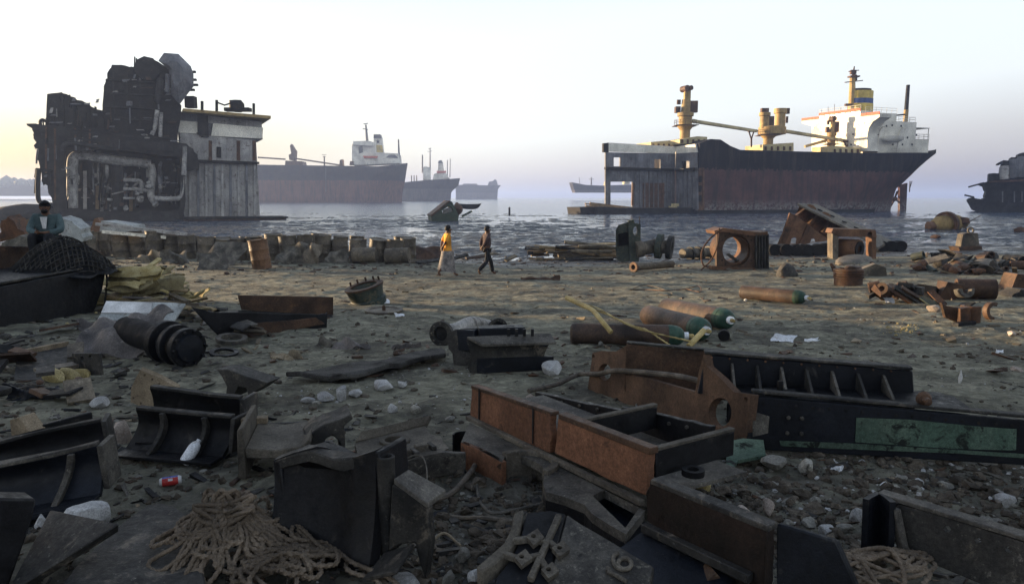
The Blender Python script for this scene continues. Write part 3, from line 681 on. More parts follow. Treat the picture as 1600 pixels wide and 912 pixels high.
slab(f1, s1, 'deck_winch', 'rust_brown', [(530, 260), (531, 250), (535, 249), (536, 261)], 8, 14); slab(f1, s1, 'deck_winch', 'rust_brown', [(546, 258), (547, 252), (552, 252), (553, 258)], 3, 9)
rail(f1, [f1.X(560, 259, .5), f1.X(625, 258, .5)], 2.2, parent=s1, r=.1)
m = MB(); m.bar(f1.X(509, 262, -.1), f1.X(509, 300, -.1), .8, .3); m.build('hull_pipe', 'far_grey', s1)

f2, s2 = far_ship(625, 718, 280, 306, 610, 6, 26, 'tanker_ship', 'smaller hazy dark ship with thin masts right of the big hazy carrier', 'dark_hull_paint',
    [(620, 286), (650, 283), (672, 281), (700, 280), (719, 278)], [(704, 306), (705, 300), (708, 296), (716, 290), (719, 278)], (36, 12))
slab(f2, s2, 'superstructure', 'ship_white', [(661, 281), (661, 262), (664, 260), (673, 262), (673, 281)], 4, 22); slab(f2, s2, 'aft_house', 'ship_white', [(676, 281), (678, 272), (684, 270), (697, 271), (700, 276), (703, 279)], 4, 22)
slab(f2, s2, 'lifeboat', 'trim_red', [(682, 267), (697, 267), (697, 270), (683, 271)], 3, 6); fu = slab(f2, s2, 'funnel', 'ship_white', [(684, 268), (685, 255), (692, 255), (694, 268)], 9, 16); slab(f2, fu, 'funnel_top', 'far_grey', [(684.5, 255), (685.5, 251), (690, 250.5), (692.5, 255)], 8.8, 16.2)
mast(f2, s2, [(672, 264), (672, 231)], 13, .7, .3, [((668, 237), (675, 236)), ((669, 233), (674, 232))]); mast(f2, s2, [(660, 270), (660, 242)], 13, .7, .5); mast(f2, s2, [(699, 277), (699, 250)], 10, .4, .3); mast(f2, s2, [(703, 277), (703.5, 248)], 14, .4, .3)
for x in (643, 647, 651): mast(f2, s2, [(x, 285), (x, 274)], 8, .5, .4)
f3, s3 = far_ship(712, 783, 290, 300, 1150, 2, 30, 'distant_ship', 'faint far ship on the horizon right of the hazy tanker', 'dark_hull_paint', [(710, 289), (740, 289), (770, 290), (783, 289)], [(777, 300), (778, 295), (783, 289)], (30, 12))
slab(f3, s3, 'superstructure', 'far_grey', [(762, 290), (764, 284), (770, 283), (773, 280), (776, 282), (778, 290)], 6, 24); slab(f3, s3, 'deck_gear', 'far_grey', [(722, 290), (724, 287), (745, 287), (747, 290)], 8, 20)
f4 = Fr(985, 300, 720, 184); s4 = thing('distant_ship', 'faint ship with raised bow seen low behind the cut end of the large ship', 'ship', f4.W(25, -10, 0))
m = MB(); m.ext(f4.L([(1000, 288), (1000, 301), (899, 301), (897, 295), (894, 285), (915, 289), (940, 290)]), f4.T * -20); m.build('hull', 'dark_hull_paint', s4)
slab(f4, s4, 'deckhouse', 'ship_cream', [(946, 290), (947, 284), (953, 283), (953, 290)], -5, -15); slab(f4, s4, 'deckhouse', 'ship_cream', [(976, 288), (976, 284), (984, 284), (984, 288)], -5, -15); mast(f4, s4, [(924, 289), (924, 277)], -10, .8, .5, [((920, 280), (928, 280))]); mast(f4, s4, [(906, 288), (905, 277)], -10, .3, .2); mast(f4, s4, [(946, 286), (945, 270)], -10, .4, .2, mt='ship_cream')
# far shore with trees under the glow, low spoil heap
m = MB(); f5 = Fr(0, 308, 900, 0)
m.ext(f5.L([(-260, 306), (-260, 290), (-160, 286), (-60, 288), (0, 287), (20, 289), (60, 291), (110, 298), (200, 303), (330, 306)]), f5.T * 200); structure(m.build('far_shore', 'soot_black'))
m = MB(); rnd = random.Random(5)
for i in range(150):
    x = rnd.uniform(-250, 120); y = np.interp(x, [-260, 0, 60, 130], [285, 285, 289, 298]) + rnd.uniform(-2, 4); h = rnd.uniform(4, 9); m.rock(f5.X(x, y, rnd.uniform(0, 60)), (h * 1.2, h, h * .9), i, 1, cuts=2)
o = m.solo('far_wood', 'deck_green', 'hazy line of trees on the far shore at the left edge', 'trees', kind='stuff')
# ------------------------------------------------------------------ the burnt wreck section on the left
worn('rust_dark_plate', (.03, .019, .014), (.07, .04, .027), (.12, .065, .035), 1, cth=(.6, .72))
W_ = Fr(60, 345, 96, 26)
wr = thing('ship_wreck', 'burnt ship section cut open on its engine room, pale wall on its right side', 'wreck', W_.W(14, 6, -.2))
def zp(pts): return [(x / 2.85, 60 + y / 2.85) for x, y in pts]           # outline read off an enlarged view
def wt(pts, t, seed=1, n=3, j=.25): return ragged(W_.L(zp(pts), t), n, j, seed)
P0 = W_.P(0)
lower = [(118, 380), (265, 392), (480, 412), (640, 440), (780, 465), (830, 470), (880, 520), (885, 585), (825, 590), (820, 860), (350, 860), (270, 815), (240, 770), (230, 710), (215, 690), (212, 655), (190, 645), (185, 600), (165, 520), (172, 500), (150, 480), (163, 462), (150, 440), (145, 400)]
bay = W_.L(zp([(285, 500), (500, 492), (810, 528), (806, 690), (790, 765), (560, 772), (300, 760), (292, 640)]), 0)
m = MB(); m.plate(ragged(W_.L(zp(lower), 0), 4, .16, 6), [ragged(bay, 4, .2, 7)], W_.T * 1.0); m.build('cut_frame', 'sooty_steel', wr)
m = MB(); m.ext(W_.L(zp(lower[1:-4] + [(190, 460)]), 9), W_.T * 6); m.build('inner_bulkhead', 'soot_black', wr)
m = MB()
for q in ([(118, 380), (265, 392), (640, 440), (830, 470), (830, 482), (640, 455), (265, 405), (120, 388)], [(270, 470), (560, 480), (830, 520), (830, 530), (560, 495), (270, 482)]): m.ext(W_.L(zp(q), .2), W_.T * 10)
m.ext(W_.L(zp([(240, 770), (560, 775), (820, 780), (820, 800), (260, 800)]), .3), W_.T * 10); m.build('deck', 'soot_black', wr)
for x0, y0, y1 in ((330, 400, 500), (395, 405, 495), (450, 410, 495), (520, 418, 500), (600, 430, 505), (690, 452, 515), (770, 468, 520), (200, 395, 600), (240, 400, 720)):
    m = MB(); m.ext(W_.L(zp([(x0, y0), (x0 + 9, y0), (x0 + 9, y1), (x0, y1)]), -.3), W_.T * .3); m.build('web_frame', 'rust_brown', wr)
for y in (430, 465):
    m = MB(); m.ext(W_.L(zp([(300, y - 28), (560, y), (775, y + 10), (775, y + 18), (560, y + 9), (300, y - 20)]), -.5), W_.T * .5); m.build('longitudinal', 'sooty_steel', wr)
m = MB(); m.ext(W_.L(zp([(560, 455), (772, 465), (772, 502), (560, 490)]), -.9), W_.T * .5); m.build('side_girder', 'sooty_steel', wr)
up1 = [(210, 248), (275, 240), (280, 245), (330, 262), (345, 275), (395, 292), (425, 312), (458, 322), (470, 415), (265, 398), (205, 385)]
m = MB(); m.ext(ragged(W_.L(zp(up1), .8), 3, .1, 11), W_.T * 7); m.build('side_casing', 'sooty_steel', wr)
for x in (275, 325, 390, 420):
    m = MB(); m.ext(W_.L(zp([(x, 245 + (x - 275) * .4), (x + 10, 248 + (x - 275) * .4), (x + 12, 392), (x, 392)]), .4), W_.T * .4); m.build('stiffener', 'soot_black', wr)
up2 = [(456, 322), (462, 230), (470, 180), (478, 178), (480, 150), (498, 118), (560, 122), (600, 130), (600, 150), (615, 150), (612, 115), (640, 93), (680, 92), (705, 105), (760, 140), (770, 245), (808, 300), (790, 470), (640, 440), (470, 412)]
m = MB(); m.ext(ragged(W_.L(zp(up2), .3), 3, .1, 4), W_.T * 8); m.build('engine_casing', 'soot_black', wr)
for y in (180, 240, 300, 350):
    m = MB(); m.ext(W_.L(zp([(470, y), (690, y + 10), (690, y + 17), (470, y + 7)]), -.1), W_.T * .4); m.build('casing_ledge', 'sooty_steel', wr)
for x in (500, 560, 620):
    m = MB(); m.ext(W_.L(zp([(x, 150), (x + 7, 150), (x + 7, 430), (x, 425)]), .05), W_.T * .25); m.build('stiffener', 'sooty_steel', wr)
# faceted funnel hood
m = MB(); Pq = [(705, 100), (730, 65), (795, 70), (850, 125), (862, 160), (862, 215), (838, 245), (800, 295), (760, 250), (752, 140)]
a = W_.L(zp(Pq), -.4); b = W_.L(zp([((x - 790) * .8 + 790, (y - 165) * .8 + 165) for x, y in Pq]), 5.5); n = len(a); mid = W_.L(zp([((x - 780) * .45 + 780, (y - 165) * .5 + 150) for x, y in Pq]), -1.8)
m.add(mid + a + b, [tuple(range(n - 1, -1, -1))] + [(i, (i + 1) % n, n + (i + 1) % n, n + i) for i in range(n)] + [(n + i, n + (i + 1) % n, 2 * n + (i + 1) % n, 2 * n + i) for i in range(n)] + [tuple(range(2 * n, 3 * n))])
m.build('funnel_hood', 'grey_bulkhead', wr, smooth=0)
m = MB(); m.lathe([(0, -.3), (1.6, -.1), (1.6, 3), (0, 3.2)], W_.X(655 / 2.85, 60 + 135 / 2.85, -.6), W_.T, 9); m.build('boiler_drum', 'soot_black', wr)
for x, y in ((865, 150), (868, 185), (875, 208), (860, 230)):
    m = MB(); m.box(W_.X((x - 7) / 2.85, 60 + y / 2.85, -.1), (.8, .4, .3)); m.build('hood_bracket', 'soot_black', wr)
def pipe(pts, r, mt='lagged_pipe', t=2.0, nm='pipe', n=10, par=None):
    m = MB(); m.tube(spline([W_.X(x / 2.85, 60 + y / 2.85, t) for x, y in pts], 6), r * .62, n); return m.build(nm, mt, par or wr)
pipe([(322, 755), (322, 640), (322, 570), (330, 532), (365, 520), (440, 532), (520, 545), (560, 548)], 1.1, t=1.6); pipe([(555, 548), (610, 552), (672, 560)], 1.0, 'lagged_pipe', 2)
pipe([(672, 560), (680, 600), (676, 640), (672, 700), (690, 730)], .75, t=1.5); pipe([(524, 560), (526, 640), (522, 780)], 1.3, 'sooty_steel', 2.5)
pipe([(280, 500), (285, 475), (320, 466), (380, 475), (520, 495)], .45, 'sooty_steel', -.6); pipe([(824, 480), (822, 540), (818, 610)], .55, t=-.6); pipe([(818, 615), (815, 680), (800, 710), (740, 715), (690, 712)], .55, t=-.4)
pipe([(715, 180), (705, 260), (700, 290)], .7, 'sooty_steel', -.6); pipe([(748, 160), (744, 240)], .5, 'grey_bulkhead', -.9); pipe([(700, 320), (690, 390), (676, 430)], .45, t=-.5); pipe([(718, 330), (715, 400), (714, 440)], .4, t=-.5)
pipe([(420, 610), (460, 615), (478, 640), (476, 690)], .5, t=4); pipe([(550, 630), (600, 632), (628, 640), (628, 690)], .45, t=1.5); pipe([(548, 670), (620, 672), (660, 680)], .4, t=1.5); pipe([(548, 712), (600, 712)], .3, t=1.5)
for x, y, r in ((665, 655, .9), (625, 715, .8), (690, 735, .8), (610, 690, .5), (560, 755, .6), (715, 660, .5)):
    m = MB(); r *= .62; m.lathe([(0, -r * .7), (r * .8, -r * .7), (r, 0), (r * .5, r * .5), (r * .5, r)], W_.X(x / 2.85, 60 + y / 2.85, 1.2), V((random.Random(x).uniform(-1, 1), -.5, .7)), 10); m.build('valve', 'lagged_pipe', wr)
for i, (x, y0, y1, mt) in enumerate(((370, 590, 760, 'pale_bulkhead'), (425, 655, 760, 'plank_wood'), (445, 690, 770, 'lagged_pipe'), (495, 660, 770, 'rust_brown'), (575, 680, 770, 'plank_wood'), (460, 640, 760, 'rust_brown'), (650, 580, 620, 'lagged_pipe'), (345, 560, 640, 'sooty_steel'), (600, 600, 770, 'sooty_steel'), (760, 560, 640, 'soot_black'))):
    m = MB(); m.ext(W_.L(zp([(x, y0), (x + 16, y0), (x + 16, y1), (x, y1)]), 3 + (i % 3)), W_.T * .5); m.build('machinery_panel', mt, wr)
rr = random.Random(9)
for i in range(26):
    x = rr.uniform(330, 790); y = rr.uniform(560, 760); m = MB(); m.bar(W_.X(x / 2.85, 60 + y / 2.85, rr.uniform(1, 6)), W_.X((x + rr.uniform(-8, 60)) / 2.85, 60 + (y + rr.uniform(-30, 40)) / 2.85, rr.uniform(1, 6)), rr.uniform(.12, .35), rr.uniform(.12, .35)); m.build('loose_pipe', rr.choice(('lagged_pipe', 'sooty_steel', 'rust_brown')), wr)
m = MB(); m.tube(spline([W_.X(x / 2.85, 60 + y / 2.85, -.8) for x, y in ((172, 585), (168, 660), (172, 720), (200, 737), (238, 742))], 6), .3, 7); m.build('bent_pipe', 'soot_black', wr)
m = MB(); m.tube(spline([W_.X(x / 2.85, 60 + y / 2.85, -.3) for x, y in ((160, 583), (235, 590))], 3), .2, 6); m.tube(spline([W_.X(x / 2.85, 60 + y / 2.85, -.3) for x, y in ((180, 385), (180, 370), (190, 363), (204, 370))], 4), .2, 6); m.build('bent_pipe', 'soot_black', wr)
m = MB(); m.bar(W_.X(290 / 2.85, 60 + 578 / 2.85, -.6), W_.X(316 / 2.85, 60 + 576 / 2.85, -.6), .25, .25); m.build('pipe_stub', 'lagged_pipe', wr)
rr = random.Random(77)                                              # torn plates, brackets and pipe ends all over the burnt face
regs = (((150, 400), (270, 640), 16), ((270, 400), (800, 490), 34), ((470, 130), (760, 430), 44), ((215, 250), (460, 400), 20), ((290, 500), (810, 790), 70))
for (x0, y0), (x1, y1), n in regs:
    for i in range(n):
        x, y = rr.uniform(x0, x1), rr.uniform(y0, y1); w, h = rr.choice(((rr.uniform(3, 8), rr.uniform(18, 70)), (rr.uniform(18, 60), rr.uniform(3, 7)), (rr.uniform(8, 26), rr.uniform(8, 26)))); t = rr.uniform(-.9, .2) if y0 < 480 else rr.uniform(.5, 7); sk_ = rr.uniform(-6, 6)
        m = MB(); m.ext(ragged(W_.L(zp([(x, y), (x + w, y + sk_ * .3), (x + w + sk_, y + h), (x + sk_, y + h)]), t), 2, .05, i), W_.T * rr.uniform(.1, .6)); m.build('torn_plate', rr.choice(('soot_black', 'sooty_steel', 'grey_bulkhead', 'rust_dark_plate', 'lagged_pipe', 'grey_bulkhead', 'soot_black') if y0 < 480 else ('sooty_steel', 'lagged_pipe', 'rust_dark_plate', 'grey_bulkhead', 'soot_black')), wr)
for i in range(16):
    x = rr.uniform(300, 790); y = rr.uniform(520, 600); m = MB(); m.tube(spline([W_.X((x + rr.uniform(-5, 5) * k) / 2.85, 60 + (y + k * rr.uniform(30, 60)) / 2.85, 1 + rr.uniform(0, 3)) for k in range(4)], 5), rr.uniform(.1, .28), 7); m.build('pipe', rr.choice(('lagged_pipe', 'sooty_steel', 'grey_bulkhead')), wr)
for i in range(22):                                                   # bent stubs along the skyline
    x, y = rr.choice(((rr.uniform(215, 450), 0), (rr.uniform(480, 760), 1), (rr.uniform(125, 260), 2))); y = {0: lambda: 250 + (x - 215) * .33, 1: lambda: 125 - 10 * math.sin(x / 30), 2: lambda: 385}[y](); m = MB(); p = W_.X(x / 2.85, 60 + y / 2.85, .6); m.bar(p - V((0, 0, .8)), p + V((rr.uniform(-.3, .3), 0, rr.uniform(.2, 1.1))), .15, .12); m.build('bent_stub', 'soot_black', wr)
# pale right-hand wall with its white strip and roof
m = MB(); m.ext(W_.L(zp([(800, 420), (1140, 455), (1146, 560), (1158, 795), (820, 805)]), 1.5), W_.T * 6); m.build('outer_wall', 'pale_bulkhead', wr)
m = MB(); m.ext(W_.L(zp([(795, 325), (1165, 370), (1170, 450), (1140, 457), (800, 425)]), 1.7), W_.T * 6); m.build('upper_wall', 'grey_bulkhead', wr)
m = MB(); m.ext(W_.L(zp([(795, 366), (880, 372), (882, 425), (795, 420)]), 1.4), W_.T * .3); m.build('white_strip', 'ship_white', wr)
m = MB(); m.ext(W_.L(zp([(950, 378), (1172, 398), (1168, 447), (940, 434)]), 1.4), W_.T * .3); m.build('white_strip', 'ship_white', wr)
m = MB(); m.ext(W_.L(zp([(925, 345), (1165, 372), (1165, 398), (928, 378)]), 1.45), W_.T * .25); m.build('grey_strip', 'pale_bulkhead', wr)
m = MB(); m.ext(W_.L(zp([(815, 312), (1206, 345), (1206, 358), (815, 325)]), -.8), W_.T * 9); m.build('roof_slab', 'crane_yellow', wr)
m = MB(); m.ext(W_.L(zp([(880, 340), (925, 345), (930, 440), (880, 425)]), .9), W_.T * .5); m.ext(W_.L(zp([(875, 420), (930, 420), (900, 440)]), .9), W_.T * .5); m.build('corner_bracket', 'sooty_steel', wr)
for i in range(9):
    x = 842 + i * 36; m = MB(); m.ext(W_.L(zp([(x, 560), (x + 9, 560), (x + 11, 795), (x, 795)]), 1.2), W_.T * .3); m.build('stiffener', ('pale_bulkhead', 'grey_bulkhead')[i % 2], wr)
m = MB(); m.ext(W_.L(zp([(885, 540), (1155, 550), (1155, 560), (885, 552)]), .8), W_.T * .7); m.build('ledge', 'sooty_steel', wr)
m = MB(); m.ext(W_.L(zp([(965, 482), (985, 485), (985, 532), (965, 530)]), 1.3), W_.T * .2); m.build('doorway', 'soot_black', wr)
for x in (930, 1055, 1125): 
    m = MB(); m.ext(W_.L(zp([(x, 455), (x + 14, 456), (x + 14, 545), (x, 542)]), 1.3), W_.T * .2); m.build('rust_streak_plate', 'rust_brown', wr)
m = MB(); m.lathe([(0, -1), (.8, -1), (.9, -.2), (.9, .6), (.4, 1), (0, 1)], W_.X(1055 / 2.85, 60 + 302 / 2.85, 3), W_.S, 12); m.box(W_.X(1060 / 2.85, 60 + 318 / 2.85, 3), (3.6, 1.4, .5)); m.build('deck_winch', 'soot_black', wr)
m = MB(); m.box(W_.X(850 / 2.85, 60 + 285 / 2.85, 3), (1.3, 1.2, 1.6)); m.build('vent', 'soot_black', wr)
for x, y0, y1 in ((965, 275, 330), (900, 280, 330), (1130, 290, 345)):
    m = MB(); m.bar(W_.X(x / 2.85, 60 + y0 / 2.85, 2), W_.X(x / 2.85, 60 + y1 / 2.85, 2), .3, .3); m.build('rail_post', 'soot_black', wr)
m = MB(); m.tube([W_.X(x / 2.85, 60 + y / 2.85, 2) for x, y in ((965, 285), (1000, 298), (1040, 285))], .12, 6); m.build('rail_bar', 'soot_black', wr)
Pb = W_.P(-2.5); m = MB(); m.plate(Pb.L(zp([(820, 800), (1283, 795), (1245, 838), (1100, 842), (820, 850)])), [Pb.ring(x / 2.85, 60 + 822 / 2.85, 5, 5, 10) for x in (1145, 1170, 1195)], W_.T * 5); m.build('bottom_shelf', 'rust_brown', wr)
m = MB(); m.ext(W_.P(-2.8).L(zp([(820, 797), (1283, 793), (1283, 801), (820, 806)])), W_.T * 6); m.build('shelf_plate', 'sooty_steel', wr)
# ------------------------------------------------------------------ wreck at the right edge
Y_ = Fr(1512, 327, 165, -30); yw = thing('ship_wreck', 'dark burnt ship stump with broken tanks on top at the right edge', 'wreck', Y_.W(8, 5, -.2))
def ys(pts): return [(1180 + x / 3.8, 220 + y / 3.8) for x, y in pts]
m = MB(); m.ext(ragged(Y_.L(ys([(1260, 352), (1300, 335), (1330, 345), (1352, 350), (1366, 338), (1372, 300), (1358, 270), (1335, 262), (1335, 250), (1385, 240), (1600, 232), (1800, 240), (1800, 440), (1320, 428), (1285, 400)]), 0), 3, .2, 8), Y_.T * 9); m.build('hull', 'sooty_steel', yw)
m = MB(); m.ext(ragged(Y_.L(ys([(1385, 245), (1388, 195), (1455, 195), (1470, 130), (1438, 142), (1440, 132), (1475, 115), (1505, 118), (1520, 98), (1560, 92), (1562, 78), (1600, 70), (1800, 60), (1800, 245)]), 1.5), 2, .15, 9), Y_.T * 6); m.build('upper_works', 'sooty_steel', yw)
for q in ([(1460, 150), (1505, 140), (1503, 228), (1462, 232)], [(1520, 110), (1556, 105), (1556, 222), (1515, 225)], [(1566, 95), (1600, 88), (1600, 215), (1565, 220)]):
    m = MB(); c = Y_.L(ys(q), 1.2); m.lathe([(0, 0), (.95, .1), (1.0, .4), (1.0, (c[0] - c[3]).length - .4), (.8, (c[0] - c[3]).length)], (c[2] + c[3]) / 2 + Y_.T * .4, c[0] - c[3], 14); m.build('tank', 'pale_bulkhead' if q[0][0] < 1500 else 'grey_bulkhead', yw)
for x in (1465, 1535, 1580):
    m = MB(); m.ext(Y_.L(ys([(x, 300), (x + 8, 300), (x + 8, 365), (x, 365)]), -.1), Y_.T * .1); m.build('frame_rib', 'grey_bulkhead', yw)
for a, b in (((1265, 275), (1335, 256)), ((1242, 322), (1300, 335))):
    m = MB(); m.tube(Y_.L(ys([a, b]), 1), .2, 6); m.build('bent_bar', 'sooty_steel', yw)
m = MB(); m.ext(Y_.L(ys([(1390, 240), (1600, 228), (1800, 225), (1800, 234), (1390, 248)]), -1), Y_.T * 10); m.build('deck', 'rust_brown', yw)
# ------------------------------------------------------------------ small wrecks in the mud
def U_(z): return V((0, 0, z))
def mudz(x, y): return float(zt(x, y))
B_ = Fr(675, 346, 98, 15); bo = thing('cabin_wreck', 'tilted steel cabin sunk in the mud behind the two walking men', 'wreckage', B_.W(2, 1.5, -.1))
def bz(pts): return [(400 + x / 4, 180 + y / 4) for x, y in pts]
m = MB(); m.plate(B_.L(bz([(1095, 628), (1205, 537), (1225, 540), (1268, 628), (1262, 668), (1100, 670)]), 0), [B_.L(bz([(1160, 595), (1205, 570), (1222, 572), (1234, 600), (1170, 618)]), 0)], B_.T * 3); m.build('cabin_shell', 'deck_green', bo)
m = MB(); m.ext(B_.L(bz([(1165, 592), (1222, 572), (1234, 600), (1172, 616)]), .4), B_.T * .2); m.build('cabin_panel', 'pale_bulkhead', bo)
m = MB(); m.ext(B_.L(bz([(1092, 625), (1207, 533), (1213, 538), (1100, 632)]), -.3), B_.T * 3.6); m.build('roof_plate', 'rust_brown', bo)
m = MB(); m.rock(B_.X(716, 327, 1.5), (.9, 1.0, 1.1), 4, 3, cuts=18); m.build('torn_machinery', 'rust_brown', bo)
m = MB(); m.bar(B_.X(722, 338, .2), B_.X(737, 330, .4), .25, .25); m.build('bent_bar', 'deck_green', bo)
m = MB(); m.grid(lambda u, v: V(at(716 + 36 * u, 319 + 8 * math.sin(v * math.pi) * (1 - abs(2 * u - 1) ** 5) - .8 * (2 * u - 1) ** 2, 150 + math.cos(v * math.pi) * 1.2)), 16, 8, .08); m.solo('open_boat', 'soot_black', 'low dark boat lying in the mud just behind the tilted cabin', 'boat')
for (px, py, dy, nm, lab) in ((796, 331, 118, 'mooring_post', 'thin dark post standing in the mud flat right of the tilted cabin'),):
    m = MB(); m.bar(at(px, py, dy) - V((0, 0, .6)), at(px, py - 4, dy), .3, .3); m.rock(at(px, py - 4.5, dy), (.25, .25, .3), 2, 1); m.solo(nm, 'soot_black', lab, 'post')
# yellow tank in the mud, lit by the low sun
t0 = G(1490, 358); k_ = t0.y / FOC; tk = thing('yellow_tank', 'torn yellow tank half sunk in the mud at the right, lit by the sun', 'tank', t0)
m = MB(); A = V((1, .12, .04)).normalized(); c = t0 + V((-.6, 0, 10 * k_))
m.lathe([(0, -26 * k_), (6 * k_, -26 * k_), (8.5 * k_, -22 * k_), (11 * k_, -19 * k_), (12.5 * k_, -8 * k_), (12.5 * k_, 14 * k_), (10 * k_, 20 * k_), (0, 22 * k_)], c, A, 20); m.build('tank_shell', 'crane_yellow', tk)
m = MB(); m.lathe([(14 * k_, -3 * k_), (19 * k_, -3 * k_), (19 * k_, 3 * k_), (14 * k_, 3 * k_)], c + V((-.3, -.2, -.06)), V((.8, .5, .1)), 20, closed=True); m.build('dark_hoop', 'rust_brown', tk)
m = MB(); m.lathe([(0, 0), (7 * k_, 0), (7 * k_, 10 * k_), (0, 10 * k_)], c - A * 34 * k_ - V((0, 0, 3 * k_)), A, 12); m.build('tank_nozzle', 'rust_orange', tk)
m = MB(); m.rock(c + V((26 * k_, .3, 0)), (14 * k_, 10 * k_, 9 * k_), 7); m.build('torn_end', 'crane_yellow', tk)
m = MB(); m.rock(c + V((17 * k_, -.5, 4 * k_)), (12 * k_, 6 * k_, 7 * k_), 3); m.build('dark_machinery', 'rust_brown', tk)
m = MB(); m.tube([c + V((30 * k_, 0, 0)), c + V((52 * k_, .2, 12 * k_))], .04, 5); m.build('bent_bar', 'rust_brown', tk)
q = G(1462, 372); m = MB(); m.rock(q + V((0, 0, .05)), (.55, .3, .2), 11); m.solo('scrap_lump', 'rust_orange', 'small rusty lump in the wet mud left of the yellow tank', 'scrap')
q = G(1594, 362); m = MB(); m.rock(q + V((0, 0, .1)), (.9, .4, .4), 12); m.solo('scrap_lump', 'rust_brown', 'dark lump in the mud at the right edge beside the yellow tank', 'scrap')
# dark heap on the shore far left
o = G(40, 345); m = MB(); m.rock((o.x, o.y, 0), (5.5, 3, 2.3), 3, 3, cuts=3); structure(m.solo('spoil_heap', 'soot_black', 'dark spoil heap on the shore at far left', 'heap', smooth=60))

# ------------------------------------------------------------------ added unseen hull block, left of frame, shades the near scrap from low sun
o = thing('ship_wreck', 'added unseen hull block that shades the near scrap, left of the black barge', 'wreck', (-40, 14, .5)); pv = V((-SDIR.y, SDIR.x, 0)).normalized() * -1; hv = V((SDIR.x, SDIR.y, 0)).normalized()
c0 = hv * 42; m = MB(); ol = [c0 + pv * q[0] + U_(q[1]) for q in ((-16, 0), (-17, 5), (-13, 8.5), (-6, 8), (-1, 9.5), (5, 8.6), (9, 7), (11, 4.6), (11.8, 2.2), (12, 0))]; m.ext(ragged(ol, 3, .2, 3), hv * 7); m.build('hull', 'sooty_steel', o)
for k in range(9): m = MB(); a = c0 + pv * (-14 + k * 2.6) - hv * .12; m.ext([a, a + pv * .3, a + pv * .3 + U_(6.5), a + U_(6.5)], hv * .12); m.build('shade_block_rib', 'rust_brown', o)
# ================================================================== things on the beach, middle distance
worn('drum_rust', (.065, .056, .047), (.15, .125, .093), (.24, .205, .155), 2.2, (.4, .62), (.56, .68), dust=(.24, .21, .16))
worn('drum_orange', (.11, .06, .035), (.2, .11, .06), (.05, .04, .034), 2.2, dust=(.26, .2, .14))
worn('oily_black', (.004, .004, .005), (.012, .012, .014), (.06, .052, .044), 2.4, (.4, .64), (.6, .74), rough=(.3, .85), dust=(.2, .185, .165), dth=(.66, .8), spec=.22)
worn('dusty_black', (.016, .016, .016), (.056, .052, .047), (.14, .118, .094), 3, (.4, .64), (.56, .7), rough=(.5, .9), dust=(.24, .22, .19), dth=(.6, .8))
worn('cast_grey', (.042, .039, .036), (.115, .105, .09), (.018, .017, .016), 4, (.38, .62), (.55, .68), rough=(.55, .9), dust=(.24, .22, .18), dth=(.56, .74))
worn('rust_dark', (.035, .022, .016), (.085, .048, .03), (.14, .075, .04), 3, (.38, .62), (.58, .7), dust=(.2, .16, .11))
worn('sea_green', (.022, .033, .03), (.05, .062, .054), (.1, .085, .055), 3, (.4, .6), (.52, .64), dust=(.2, .19, .15))
worn('insulation', (.34, .27, .12), (.46, .39, .21), (.15, .105, .05), 4, (.4, .6), (.58, .7), rough=(.85, 1), bump=.8, bd=.03)
worn('panel_pale', (.33, .35, .35), (.46, .48, .47), (.14, .12, .09), 3, cth=(.56, .66), dust=(.2, .18, .14))
worn('tarp', (.075, .07, .072), (.17, .15, .14), (.28, .26, .24), 3, (.38, .62), (.6, .7), bump=.5, bd=.03)
worn('stone_white', (.3, .3, .3), (.46, .46, .46), (.2, .17, .13), 6, (.4, .6), (.58, .72), rough=(.8, .95), bump=.6, bd=.02)
worn('stone_grey', (.15, .145, .13), (.27, .26, .23), (.08, .075, .065), 5, rough=(.8, .95), bump=.6, bd=.02)
worn('stone_pink', (.28, .235, .2), (.4, .34, .3), (.2, .15, .12), 5, rough=(.8, .95), bump=.6, bd=.02)
worn('plastic_white', (.6, .62, .66), (.72, .74, .78), (.4, .38, .34), 5, rough=(.4, .6), bump=.2)
worn('gas_rust', (.045, .032, .027), (.095, .06, .043), (.03, .024, .022), 4, (.4, .62), (.56, .7), rough=(.45, .75), dust=(.2, .14, .1), dth=(.66, .8))
worn('gas_green', (.022, .055, .04), (.045, .09, .065), (.09, .06, .04), 8, rough=(.4, .7))
worn('bamboo', (.33, .25, .1), (.46, .36, .16), (.16, .1, .05), 5, dust=(.5, .4, .2))
worn('old_wood', (.11, .09, .065), (.22, .18, .125), (.055, .045, .036), 2.5, rough=(.75, .95), streak=3)
worn('pale_wood', (.28, .21, .12), (.4, .3, .18), (.13, .1, .065), 2.5, rough=(.75, .95), streak=3)
worn('charred_wood', (.02, .019, .018), (.075, .072, .068), (.14, .13, .12), 4, (.4, .62), (.6, .75), rough=(.8, 1), bump=.8)
worn('cloth_rag', (.08, .075, .066), (.17, .155, .13), (.05, .045, .04), 4, rough=(.85, 1), bump=.6, bd=.03)
worn('cloth_orange', (.62, .27, .035), (.72, .34, .06), None, 8, rough=(.85, 1), bump=.2)
worn('cloth_check', (.16, .15, .15), (.3, .27, .25), (.08, .06, .07), 12, rough=(.85, 1), bump=.2)
worn('cloth_plaid', (.035, .03, .035), (.08, .06, .06), (.17, .08, .07), 22, (.45, .55), (.55, .6), rough=(.85, 1), bump=.2)
worn('cloth_black', (.012, .012, .014), (.025, .025, .028), None, 8, rough=(.85, 1), bump=.2)
worn('cloth_teal', (.055, .085, .09), (.085, .12, .127), (.04, .065, .075), 6, rough=(.8, 1), bump=.3)
worn('cloth_white', (.5, .5, .5), (.6, .6, .6), None, 6, rough=(.85, 1), bump=.2)
worn('skin_brown', (.1, .05, .03), (.14, .075, .045), None, 9, rough=(.5, .65), bump=.05)
